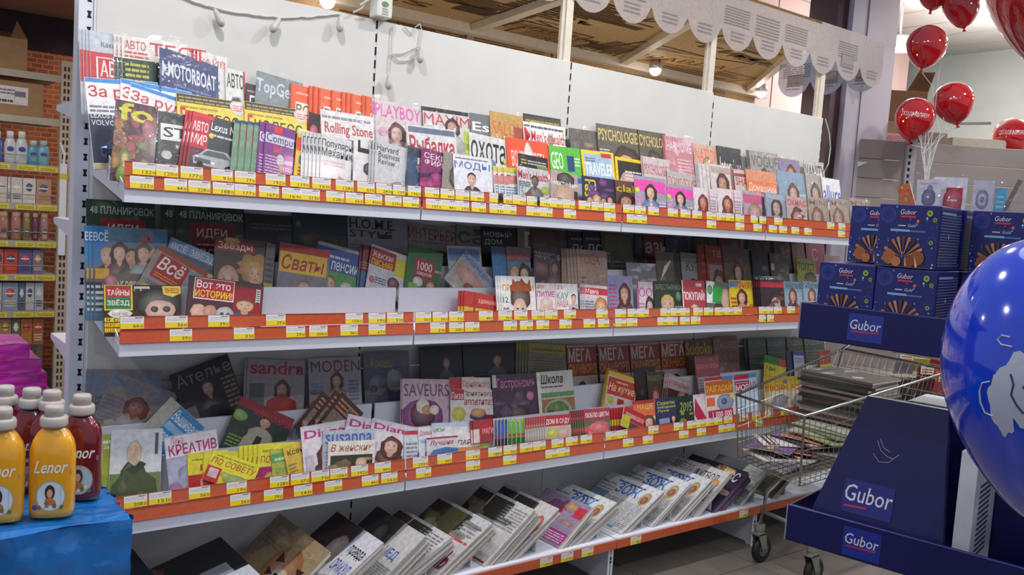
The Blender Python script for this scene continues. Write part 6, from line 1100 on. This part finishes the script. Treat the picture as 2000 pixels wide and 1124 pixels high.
balloon(dep(1686, 203, 6.9), .12, 1.1, REDB, 'red balloon peeking out behind the lavender pillar', rz=-YAW)
for q in range(6):
    pass
b = MB()
for q in range(9):
    rr = random.Random(q); x0 = 1795+q*7
    b.tube([tuple(dep(x0+rr.uniform(-5, 5), 235+rr.uniform(-8, 8), 6.0)), tuple(dep(x0+rr.uniform(-12, 12), 262, 6.0)), tuple(dep(1812+rr.uniform(-14, 14), 300, 6.0)), tuple(dep(1806+q, 352, 6.0))], .0025, 4)
b.build('ribbon_bunch', mat('clear_ribbon', 'c4c4c8', .2), label='bunch of thin white ribbons below the lower red balloons', cat='ribbons')
# large balloons close to the camera
def big_balloon(px, D, r, st, m_, lab, tiltr, **k):
    P = dep(*px, D); t = thing('balloon', lab, 'balloon', tuple(P), 0, 'large balloons near the camera')
    t.rotation_euler = (Matrix.Rotation(-YAW-.54, 4, 'Z') @ Matrix.Rotation(tiltr, 4, 'Y')).to_euler()
    def R_(ph):
        z = -math.cos(ph); rad = math.sin(ph)
        if z < 0: rad *= (1-.26*(-z)**1.6); zz = z*st*1.12
        else: zz = z*st*.95
        return rad*r, zz*r
    pr = [R_(math.pi*q/40) for q in range(1, 40)]; zb = R_(0)[1]
    pr = [(.014, zb-.03), (.007, zb-.012)]+pr+[(.001, R_(math.pi)[1])]
    b = MB(); b.lathe(pr, n=56); b.build('skin', m_, t, True)
    def surf(az, z):  # az: angle from the front, z height in r units
        lo, hi = 0, math.pi
        for _ in range(40):
            mid = (lo+hi)/2
            if R_(mid)[1] < z*r: lo = mid
            else: hi = mid
        rad = R_(lo)[0]*1.004; return (rad*math.sin(az), -rad*math.cos(az), z*r)
    return t, surf
t, surf = big_balloon((2045, 728), 1.2, .1315, 1.48, BLUEB, 'large blue balloon with white woolly drawing, near camera', -.16)
# flat white drawing on its skin: a woolly cloud outline
pm_ = printmat('white_balloon_ink', .5, var=.03)
def inkpatch(c, r_, name='printed_wool'):
    b = MB(); N_ = 30; rings = [[surf(c[0], c[1])]]
    for k in range(1, 6):
        rings.append([surf(c[0]+r_[0]*k/5*math.cos(2*math.pi*i/N_)*(1+.10*math.cos(2*math.pi*i/N_*7)*(k == 5)), c[1]+r_[1]*k/5*math.sin(2*math.pi*i/N_)*(1+.10*math.cos(2*math.pi*i/N_*7)*(k == 5))) for i in range(N_)])
    vs = [rings[0][0]]+[p for g_ in rings[1:] for p in g_]; fs = [(0, 1+(i+1) % N_, 1+i) for i in range(N_)]
    for k in range(4): fs += [(1+k*N_+i, 1+k*N_+(i+1) % N_, 1+(k+1)*N_+(i+1) % N_, 1+(k+1)*N_+i) for i in range(N_)]
    b.add(vs, fs, 'b4bcd0'); return b.build(name, pm_, t)
inkpatch((-.18, -.06), (.26, .36)); inkpatch((-.42, -.22), (.12, .30)); inkpatch((.14, .05), (.3, .5))
b = MB()
for arc in ([(-.50, .02), (-.58, .0), (-.62, -.08), (-.63, -.2), (-.6, -.3), (-.52, -.33)], [(-.30, .45), (-.38, .47), (-.42, .43), (-.38, .38), (-.28, .36)]):
    b.tube([surf(a_, z_) for a_, z_ in arc], .0012, 5, 'b4bcd0')
for arc in ([(-.3, .1), (-.28, 0), (-.31, -.1), (-.27, -.2), (-.22, -.28)], [(-.12, .05), (-.2, -.02), (-.16, -.1), (-.05, -.12)]):
    b.tube([tuple(1.003*q for q in surf(a_, z_)) for a_, z_ in arc], .0012, 5, '2c3c7c')
b.build('printed_outline', pm_, t)
t2, _ = big_balloon((2112, -78), 1.15, .118, 1.5, REDB, 'large red balloon cut by the top right corner', -.35)
# ------------------------------------------------------------------ chocolate box display
NAVY = mat('navy_card', '0f1150', .38, var=.05); NAVY2 = mat('navy_card_inner', '1a2490', .45, var=.05)
BOXP = printmat('chocolate_box_print', .3, coat=.4, var=.05)
O1 = np.array([1.085, -1.918]); E1 = np.array([.2, -.98]); E1 /= np.linalg.norm(E1); ang = math.atan2(E1[1], E1[0])
disp = thing('chocolate_display', 'navy cardboard display with an upper and a lower tray', 'display', (O1[0], O1[1], 0), ang)
def tray(z0, z1, w_, d_, x0=0, y0=0, ins=.012):
    b = MB(); t_ = .004
    b.box((x0, y0, z0), (x0+w_, y0+d_, z0+t_)); b.box((x0, y0, z0), (x0+w_, y0+t_, z1)); b.box((x0, y0+d_-t_, z0), (x0+w_, y0+d_, z1)); b.box((x0, y0+t_, z0), (x0+t_, y0+d_-t_, z1)); b.box((x0+w_-t_, y0+t_, z0), (x0+w_, y0+d_-t_, z1))
    o = b.build('tray', NAVY, disp); bevel(o, .0015, 1)
    b = MB(); b.tube([(x0-.001, y0-.001, z0), (x0-.001, y0-.001, z1)], .0016, 5); b.build('worn_edge', mat('worn_card', '8c88a0', .8), o)
    b = MB(); b.box((x0+t_, y0+t_, z1-.001), (x0+w_-t_, y0+t_+.0015, z1+.0008)); b.build('folded_rim', NAVY2, o)
    return o
def gubor(parent, x, y, z, w_, s_col='2536a0', tag_bg=True, strike='b02a4a'):
    a = Art(w_, w_*.8, y)
    if tag_bg: a.R(0, 0, 1, 1, s_col)
    a.T('Gubor', .06, .42, .94, .78, 'd4d4dc', .005, .15); a.P([(.1, .30), (.88, .34), (.88, .40), (.1, .36)], strike)
    a.mb.v = [(q[0]+x, q[1], q[2]+z) for q in a.mb.v]; return a.mb.build('logo_print', BOXP, parent)
ut = tray(1.332, 1.414, .62, .40)
a = gubor(ut, .147, -.0003, 1.343, .075, '1f2f8c')
lt = tray(.862, .946, .62, .46, x0=.014, y0=0)
gubor(lt, .185, -.0003, .868, .082, '1f2f8c')
b = MB(); b.box((.34, .401, .0), (.6, .43, 1.41)); b.build('back_board', NAVY, disp)
b = MB(); b.box((.33, .08, .03), (.6, .42, .85)); b.build('base_box', mat('brown_base_card', '3a3040', .8), disp)
# sloping navy front carton in the lower tray
b = MB(); zt, zb = 1.147, .882
def slab(pts_f, dy): 
    n = len(pts_f); return [tuple(p) for p in pts_f]+[(p[0], p[1]+dy, p[2]) for p in pts_f]
zt = 1.212; zb = .868; f4 = [(.035, .02, zb), (.345, .02, zb), (.309, .09, zt), (.136, .09, zt)]
vs = slab(f4, .02); b.add(vs, [(0, 1, 2, 3), (7, 6, 5, 4), (1, 5, 6, 2), (0, 3, 7, 4), (3, 2, 6, 7), (0, 4, 5, 1)])
sc = b.build('sloped_carton', NAVY, disp, label=None)
bevel(sc, .001, 1)
a = Art(.11, .075, 0); a.R(0, 0, 1, 1.25, '161b74'); a.T('Gubor', .04, .35, .98, .85, 'd4d4dc', .005, .12); a.P([(.06, .16), (.5, .2), (.5, .26), (.06, .22)], 'b02a4a')
sl = math.atan2(.07, zt-zb); mm = Matrix.Translation((.175, .0185+.07*.085/(zt-zb), zb+.085)) @ Matrix.Rotation(-sl, 4, 'X')
a.mb.v = [tuple(mm @ Vector(p)) for p in a.mb.v]; a.mb.v = [(x, y, z) for x, y, z in a.mb.v]; a.mb.build('logo_print', BOXP, sc)
b = MB()
for pts in ([(.175, 1.12), (.185, 1.10), (.20, 1.09), (.212, 1.088)], [(.17, 1.09), (.185, 1.075), (.205, 1.078), (.225, 1.10)], [(.18, 1.125), (.19, 1.108), (.205, 1.1)]):
    b.tube([(x, .0195+.07*(z-zb)/(zt-zb), z) for x, z in pts], .0006, 4)
b.build('scratch_marks', mat('scratch_white', 'b0b0c0', .8), sc)
b = MB(); b.box((.352, .05, .868), (.385, .24, 1.14)); wl = b.build('white_label_box', mat('white_label_card', 'c8ccd2', .6), disp)
a = Art(.12, .18, 0); a.lines(.1, .05, .9, .95, '5c6070', 14, .5, 3); mm = Matrix.Translation((.3855, .14, .9)) @ Matrix.Rotation(math.pi/2, 4, 'Z'); a.mb.v = [tuple(mm @ Vector(p)) for p in a.mb.v]; a.mb.build('small_print', BOXP, wl)
b = MB(); b.box((.178, .25, .868), (.60, .40, 1.19)); bb = b.build('rear_carton', NAVY, disp)
b = MB(); b.box((.182, .255, 1.1902), (.595, .395, 1.1912)); b.build('white_top', mat('white_label_card', 'c8ccd2', .6), bb)
# chocolate boxes: one built, the rest copied
def choc_art(a, full=True):
    rr = random.Random(4)
    a.R(0, 0, 1, 1, '141a66')
    for u, v, r in ((.15, .84, .13), (.15, .84, .10), (.15, .84, .06), (.1, .1, .08), (.9, .45, .07)):
        a.E(u, v, r, r, '2c3c90', 16); a.E(u, v, r*.86, r*.86, '141a66', 16)
    for q in range(46):
        u, v = rr.random(), rr.random(); c = rr.choice(['2c4cac', '4c88c8', '9cc4e4', '6c8ccc', '2c4cac']); s_ = rr.uniform(.007, .02); a.E(u, v, s_, s_, c, 4 if q % 2 else 6)
    for u, v in ((.84, .88), (.9, .42), (.93, .78)): a.E(u, v, .05 if v > .8 else .035, .05 if v > .8 else .035, '8cac3c', 10); a.E(u, v, .02, .02, '3c5c28', 8)
    a.P([(.66, .72), (.69, .75), (.66, .78), (.63, .75)], 'e0703c')
    a.T('Gubor', .36, .85, .62, .93, 'd8d8e4', .01, .2); a.R(.37, .80, .62, .83, 'd02850')
    a.lines(.34, .66, .48, .69, 'c0c4dc', 1, .6); a.T('Gold', .50, .65, .64, .70, 'c8ccdc', 0, .3); a.R(.22, .575, .54, .61, '7cb0e0'); a.R(.54, .575, .8, .6, '4c70b0')
    # fanned wafers
    for q in range(15):
        t_ = math.pi*(1.12-1.24*q/14); c = ['a86c38', 'c08848', '5c3420', 'b87840', '3c2018'][q % 5]
        cx, cy = .46, .16; L = .33 if q not in (0, 14) else .27
        a.P([(cx+.03*math.cos(t_), cy+.03*math.sin(t_)), (cx+L*math.cos(t_+.09)*1.05, cy+L*math.sin(t_+.09)), (cx+L*1.06*math.cos(t_), cy+L*1.05*math.sin(t_)), (cx+L*math.cos(t_-.06)*1.05, cy+L*math.sin(t_-.06))], c)
    a.E(.24, .16, .11, .12, 'a05c30'); a.E(.70, .16, .12, .12, '8c4c28'); a.E(.36, .09, .08, .08, 'b87038'); a.E(.58, .1, .09, .09, '7c4020')
    a.P([(.66, .2), (.68, .02), (.72, .02)], 'e8c070'); a.P([(.5, .2), (.51, .03), (.54, .03)], 'd8a860'); a.R(0, 0, 1, .015, '5c5440')
BW, BH, BD = .124, .134, .165
cb = thing('chocolate_box', '', 'box')
b = MB(); b.box((0, 0, 0), (BW, BD, BH)); bevel(b.build('carton', mat('navy_box_card', '171c70', .3, var=.04), cb), .0012, 1)
a = Art(BW-.002, BH-.002, -.0002); choc_art(a); a.mb.v = [(x+BW/2, y, z+.001) for x, y, z in a.mb.v]; a.mb.build('front_print', BOXP, cb)
a = Art(BD-.002, BH-.002, 0); a.R(0, 0, 1, 1, '1c2450'); a.lines(.05, .06, .96, .93, '6c7090', 19, .35, 5); a.R(.06, .88, .7, .92, '8c94b4'); a.P([(.42, .5), (.46, .5), (.44, .58)], 'd8d8e0')
mm = Matrix.Translation((BW+.0002, BD/2, .001)) @ Matrix.Rotation(math.pi/2, 4, 'Z'); a.mb.v = [tuple(mm @ Vector(p)) for p in a.mb.v]; a.mb.build('side_print', BOXP, cb)
cb.hide_render = False
Mdisp = Matrix.Translation((O1[0], O1[1], 0)) @ Matrix.Rotation(ang, 4, 'Z')
zb_ = 1.375
b = MB(); b.box((.02, .008, 1.337), (.6, .39, 1.373)); b.build('raised_liner', NAVY2, ut)
spots = [(.030, .012, 0, 'navy chocolate box in front lower layer, left one'), (.156, .008, 0, 'navy chocolate box in front lower layer, right one'),
         (.149, .010, 1, 'navy chocolate box on the upper layer, frontmost with fanned wafers'), (.028, .180, 1, 'navy chocolate box on the upper layer, left one set back'),
         (.028, .180, 0, 'navy chocolate box in the rear lower layer, left one'), (.154, .180, 0, 'navy chocolate box in the rear lower layer, second one'), (.154, .182, 1, 'navy chocolate box in the rear upper layer, behind the frontmost'),
         (.283, .178, 0, 'navy chocolate box in the rear lower layer, third one'), (.293, .178, 1, 'navy chocolate box on the upper layer, right of the frontmost one'),
         (.42, .178, 0, 'navy chocolate box in the rear lower layer, right end'), (.42, .178, 1, 'navy chocolate box on the upper layer, right end')]
for q, (x, y, l, lab) in enumerate(spots):
    o = cb if q == 0 else copy_tree(cb)
    o.matrix_world = Mdisp @ Matrix.Translation((x, y, zb_+l*(BH+.0015))); o.rotation_mode = 'XYZ'
    tag(o, label=lab, group='boxes of chocolates in the upper tray')
# greeting cards and bags standing behind on the boxes
ztop = zb_+2*BH+.003
def card(px0, px1, ytop, c, art, lab, yo=.31, lean=.0, cat='card bag'):
    n = np.array(Mdisp.to_3x3() @ Vector((0, 1, 0))); base = np.array(Mdisp @ Vector((0, yo, 0)))
    P = onp(px0, ytop, base, n); Q = onp(px1, ytop, base, n); w_ = float(np.linalg.norm((Q-P)[:2])); h_ = max(.04, float(P[2])-ztop)
    t = thing('card_bag', lab, cat, (float((P[0]+Q[0])/2), float((P[1]+Q[1])/2), ztop)); t.rotation_euler = (-.03, lean, ang)
    mb = MB(); mb.box((-w_/2, 0, 0), (w_/2, .004, h_), c); a = Art(w_, h_, 0, mb); draw(a, art); mb.build('card', PRINT, t)
    link('plastic_sleeve', film_mesh(w_, h_, int(px0)), t, loc=(0, -.004, 0))
card(1768, 1795, 358, 'b85c28', 'B 8 2 d8a030,8c2830,c84c28 0 1', 'orange and red card leaning at the left end', lean=-.35)
card(1795, 1842, 350, 'c4c4cc', 'E .5 .4 .3 .3 54547c;E .55 .7 .12 .12 6c6c8c;L .1 .85 .9 .95 aab 1', 'white card with dark blue ornament, left of the heart-red one', lean=-.06)
card(1825, 1890, 346, 'd0d0d8', 'R .4 .0 .9 .7 a8283c;E .62 .3 .3 .4 b82838;L .45 .3 .75 .4 e8d0d0 1', 'white card with a round red print', yo=.33)
card(1902, 1942, 352, 'b8b8c4', 'E .5 .4 .32 .32 7c7c98;E .5 .4 .2 .2 b8b8c4;E .5 .4 .1 .1 6c6c90', 'grey white card with ringed ornament')
card(1944, 1968, 368, '4c9cc4', 'L .2 .2 .8 .8 8cc 3', 'small light blue card')
card(1962, 2010, 352, 'a89c90', 'R .0 0 .2 1 6c6460', 'brownish card leaning at the right edge', lean=.35)
# ------------------------------------------------------------------ shopping cart
cart = thing('shopping_cart', 'zinc wire shopping cart holding papers and magazines', 'cart', (3.2, -.75, 0))
CO = Vector((3.2, -.75, 0))
def cl(*p): return tuple(Vector(p)-CO)
XF, XR = 2.75, 3.80
def wid(x, top=True):  # near/far y at x
    k = (x-XF)/(XR-XF); return (-.50+.10*k, -.875-.13*k) if top else (-.535+.06*k, -.875-.05*k)
def ztp(x): return .79+.165*(x-XF)/(XR-XF)
def zbt(x): return .47+.05*(x-XF)/(XR-XF)
rimp = []
b = MB()
yf, yn = wid(XF); yfr, ynr = wid(XR)
b.tube([cl(XR, yfr, ztp(XR)), cl(XF, yf, ztp(XF)), cl(XF, yn, ztp(XF)-.02), cl(XR, ynr, ztp(XR)-.015), cl(XR, yfr, ztp(XR))], .007, 8); b.build('rim', mat('bright_zinc', 'c8c8c8', .2, 1, var=.05), cart, True)
def panel(name, P00, P10, P01, P11, nu, nv, r=.0016):
    b = MB(); L = lambda a, c, t: tuple(a[i]+(c[i]-a[i])*t for i in range(3))
    for i in range(nu+1): b.tube([L(P00, P10, i/nu), L(P01, P11, i/nu)], r, 4)
    for j in range(nv+1): b.tube([L(P00, P01, j/nv), L(P10, P11, j/nv)], r*1.35, 4)
    return b.build(name, CHROME, cart)
yfb, ynb = wid(XF, False); yfrb, ynrb = wid(XR, False)
XFB = XF+.012
panel('front_grid', cl(XFB, yfb, .488), cl(XFB, ynb, .45), cl(XF, yf, ztp(XF)), cl(XF, yn, ztp(XF)-.02), 15, 3)
panel('near_side_grid', cl(XFB, ynb, .45), cl(XR, ynrb, zbt(XR)), cl(XF, yn, ztp(XF)-.02), cl(XR, ynr, ztp(XR)-.015), 28, 4)
panel('far_side_grid', cl(XFB, yfb, .488), cl(XR, yfrb, zbt(XR)), cl(XF, yf, ztp(XF)), cl(XR, yfr, ztp(XR)), 28, 4)
panel('rear_grid', cl(XR, ynrb, zbt(XR)), cl(XR, yfrb, zbt(XR)), cl(XR, ynr, ztp(XR)), cl(XR, yfr, ztp(XR)), 14, 6)
panel('floor_grid', cl(XFB, yfb, .488), cl(XR, yfrb, zbt(XR)), cl(XFB, ynb, .45), cl(XR, ynrb, zbt(XR)), 22, 10)
b = MB(); b.tube([cl(XF, yn, ztp(XF)-.02), cl(XFB, ynb, .45)], .006, 6); b.tube([cl(XF, yf, ztp(XF)), cl(XFB, yfb, .488)], .0045, 6); b.build('corner_rods', CHROME, cart)
b = MB(); b.tube([cl(XR-.05, yfr, ztp(XR)-.12), cl(XR-.02, yfr-.005, ztp(XR)+.0), cl(XR+.03, yfr-.03, ztp(XR)+.035), cl(XR+.05, yfr-.06, ztp(XR)+.02)], .008, 8)
b.tube([cl(XR+.05, yfr-.05, ztp(XR)+.03), cl(XR+.05, ynr+.05, ztp(XR)+.03)], .012, 8); b.tube([cl(XR+.05, ynr+.05, ztp(XR)+.03), cl(XR-.02, ynr, ztp(XR)-.01)], .008, 6); b.build('handle', MATS['bright_zinc'], cart, True)
panel('child_seat_grid', cl(XR-.28, ynr+.08, .66), cl(XR-.28, yfr-.04, .66), cl(XR-.12, ynr+.08, ztp(XR)+.0), cl(XR-.12, yfr-.04, ztp(XR)+.0), 12, 4)
def caster(x, y, tubefrom, nm='wheel'):
    RUB = mat('black_rubber', '18181a', .6); b = MB(); r = .062
    f = MB(); f.tube([cl(*q) for q in tubefrom]+[cl(x, y, .17)], .013, 8); f.build('leg_tube', mat('grey_zinc_tube', '9a9a92', .35, .6), cart, True)
    f = MB(); f.tube([cl(x, y, .165), cl(x, y, .19)], .026, 12); f.tube([cl(x, y, .14), cl(x, y, .165)], .021, 12); 
    for s_ in (-1, 1): f.add([cl(x-.03, y+s_*.019, .145), cl(x+.03, y+s_*.019, .145), cl(x+.045, y+s_*.019, .055), cl(x+.02, y+s_*.019, .05), cl(x-.03, y+s_*.022, .145), cl(x+.03, y+s_*.022, .145), cl(x+.045, y+s_*.022, .055), cl(x+.02, y+s_*.022, .05)], [(0, 1, 2, 3), (7, 6, 5, 4), (0, 4, 5, 1), (1, 5, 6, 2), (2, 6, 7, 3), (3, 7, 4, 0)])
    f.box(tuple(Vector(cl(x-.03, y-.022, .14))), tuple(Vector(cl(x+.03, y+.022, .148)))); fk = f.build('fork', mat('grey_zinc_tube'), cart)
    mm = Matrix.Translation(cl(x+.03, y, r+.001)) @ Matrix.Rotation(math.pi/2, 4, 'X')
    f = MB(); f.lathe([(r*.55, -.014), (r*.9, -.015), (r, -.010), (r, .010), (r*.9, .015), (r*.55, .014)], n=28, m=mm); wh = f.build(nm, RUB, cart, True)
    f = MB(); f.lathe([(r*.5, -.0155), (r*.52, .0155)], n=20, m=mm); f.lathe([(.008, -.024), (.008, .024)], n=8, m=mm); f.build('hub', mat('grey_hub', '55585c', .5), wh)
caster(2.83, -.64, [(3.25, -.66, .44), (2.95, -.65, .40), (2.86, -.64, .34)])
caster(2.82, -.93, [(3.25, -.90, .42), (2.95, -.92, .38), (2.85, -.93, .32)])
caster(3.75, -.48, [(3.8, -.5, .5), (3.77, -.49, .3)]); caster(3.75, -.98, [(3.8, -.95, .5), (3.77, -.97, .3)])
b = MB(); b.tube([cl(2.84, -.64, .25), cl(2.83, -.93, .24)], .011, 8); b.tube([cl(2.95, -.65, .40), cl(3.8, -.52, .36)], .012, 8); b.tube([cl(2.95, -.91, .38), cl(3.8, -.95, .36)], .012, 8); b.build('chassis', mat('grey_zinc_tube'), cart, True)
# papers in the cart
def flat(x, y, z, w_, h_, rz, bg, art, lab, t_=.006, cat='magazine', name='magazine', tiltx=0, grp='magazines lying in the cart'):
    mw = Matrix.Translation((x, y, z)) @ Matrix.Rotation(rz, 4, 'Z') @ Matrix.Rotation(-math.pi/2+tiltx, 4, 'X') @ Matrix.Translation((0, 0, -h_/2))
    make_mag(mw, w_, h_, t_, bg, art, lab, grp, False, name=name, cat=cat)
rr = random.Random(5)
arts = [('d8703c', 'R 0 .5 1 1 d8703c;L .05 .7 .95 .92 f0e0d0 2;B 6 3 2c2c34,f0c8a0 0 .6', 'orange magazine on top of the cart heap'),
        ('24242a', 'F .5 .55 .2 c09078 201818 804050 long;R .0 .85 1 1 7c5ca8;L .1 .1 .9 .25 ccc 2', 'black magazine with violet strip and face, in the cart'),
        ('d4ccd0', 'R 0 .7 1 .9 2c2c34;L .1 .72 .9 .88 e0e0e0 2;B 6 4 d87040,b88c74 .05 .6', 'white magazine with black title strip, near the cart front'),
        ('6c4c8c', 'L .1 .75 .9 .9 eee 2;F .5 .4 .2 d0a088 2c2020 444 short', 'violet magazine in the cart'),
        ('c8c4c0', 'B 8 2 d86030,2c2c30,a88c7c 0 1;L .1 .8 .9 .95 445 2', 'grey speckled magazine in the cart'),
        ('a82c34', 'L .08 .7 .92 .9 f0e8d0 2;B 5 2 d8c030,e0d0c8 0 .6', 'dark red leaflet near the cart front'),
        ('2c2c2c', 'B 7 5 c87848,e8e0d8,5c5c64 0 1', 'black magazine with orange blobs, in the cart middle'),
        ('d0c8c0', 'L .08 .78 .92 .92 333 2;F .5 .4 .22 d8a890 6c3c28 b84838 long', 'cream magazine with a portrait, in the cart middle')]
zz = .515
for q, (bg, ar, lab) in enumerate(arts[::-1]):
    flat(2.90+.075*(q % 4)+.04*(q//4), -.70+rr.uniform(-.07, .07)+.03, zz, .205, .275, [1.2, -.5, 2.0, .4, -1.2, .9, -.2, 1.7][q], bg, ar, lab, tiltx=rr.uniform(-.03, .05)); zz += .0095
ORD = ['', 'second', 'third', 'fourth', 'fifth', 'sixth', 'seventh', 'eighth', 'ninth', 'tenth', 'eleventh', 'twelfth', 'thirteenth', 'fourteenth', 'fifteenth', 'sixteenth', 'seventeenth', 'eighteenth', 'nineteenth', 'twentieth', 'twenty-first', 'twenty-second', 'twenty-third', 'twenty-fourth', 'twenty-fifth', 'twenty-sixth']
for q in range(26):
    c = ['6c6862', '54504c', '3c3836', '7c7870', '4c2c30', '2c2a28', '605c58', '383c34', '8a867e'][(q*4) % 9]
    flat(3.42+rr.uniform(-.015, .015), -.68+rr.uniform(-.01, .01), .535+q*.0135, .30, .38, rr.uniform(-.06, .06)+.1, c, 'B 5 %d 8c8c88,6c6864,a8a4a0 0 1;L .1 .8 .9 .93 445 1' % q, ('topmost newspaper' if q == 25 else ORD[25-q]+' newspaper from the top')+' of the tall pile at the cart rear', t_=.0125, name='newspaper', cat='newspaper', grp='newspapers piled in the cart rear') 
for q in range(5):
    flat(3.16+.03*q, -.72+rr.uniform(-.02, .02), .60+q*.009, .22, .3, rr.uniform(-.3, .3), ['8c9c70', 'a8a89c', '6c7c5c', '9ca08c', 'b0aca4'][q], 'B 5 %d 6c8c3c,c8c8c0,5c5c54 0 1' % q, ['green grey paper lowest in the cart middle', 'pale paper in the cart middle', 'moss green paper in the cart middle', 'grey green paper in the cart middle', 'light paper uppermost in the cart middle'][q], name='newspaper', cat='newspaper', grp='papers in the cart middle')
# colourful packs on a stand beyond the cart
for q, (x, y, c, lb) in enumerate([(1795, 700, 'c8b030', 'yellow round pack'), (1825, 700, 'a8242c', 'bright red pack'), (1850, 712, '8c3040', 'wine red pack'), (1805, 730, '5c1c24', 'dark maroon pack'), (1840, 745, 'b04048', 'rose red pack'), (1765, 705, '78747c', 'grey pack')]):
    p = dep(x, y, 5.3); t = thing('snack_pack', lb+' on a far shelf, seen through the cart', 'pack', tuple(p), -YAW)
    b = MB(); b.add([(-.06, 0, -.08), (.06, 0, -.08), (.055, -.03, 0), (.06, 0, .08), (-.06, 0, .08), (-.055, -.03, 0), (0, .05, 0)], [(0, 1, 2, 5), (5, 2, 3, 4), (1, 0, 6), (2, 1, 6), (3, 2, 6), (4, 3, 6), (5, 4, 6), (0, 5, 6)]); b.build('wrapper', mat('snack_'+c, c, .35, var=.2), t)
    a = Art(.08, .05, -.036); a.R(0, 0, 1, 1, 'd8c8a8'); a.lines(.1, .2, .9, .8, '844', 2); a.mb.build('print', PRINT, t)
tt = thing('snack_stand', 'low far shelf stand seen through the cart', 'shelving', tuple(dep(1800, 760, 5.45)), -YAW)
for z in (-.12, .05): b = MB(); b.box((-.5, -.03, z), (.6, .3, z+.02)); b.build('shelf', GS, tt)
b = MB(); b.box((-.5, .3, -.9), (.6, .32, .35)); b.build('back_panel', GS, tt)
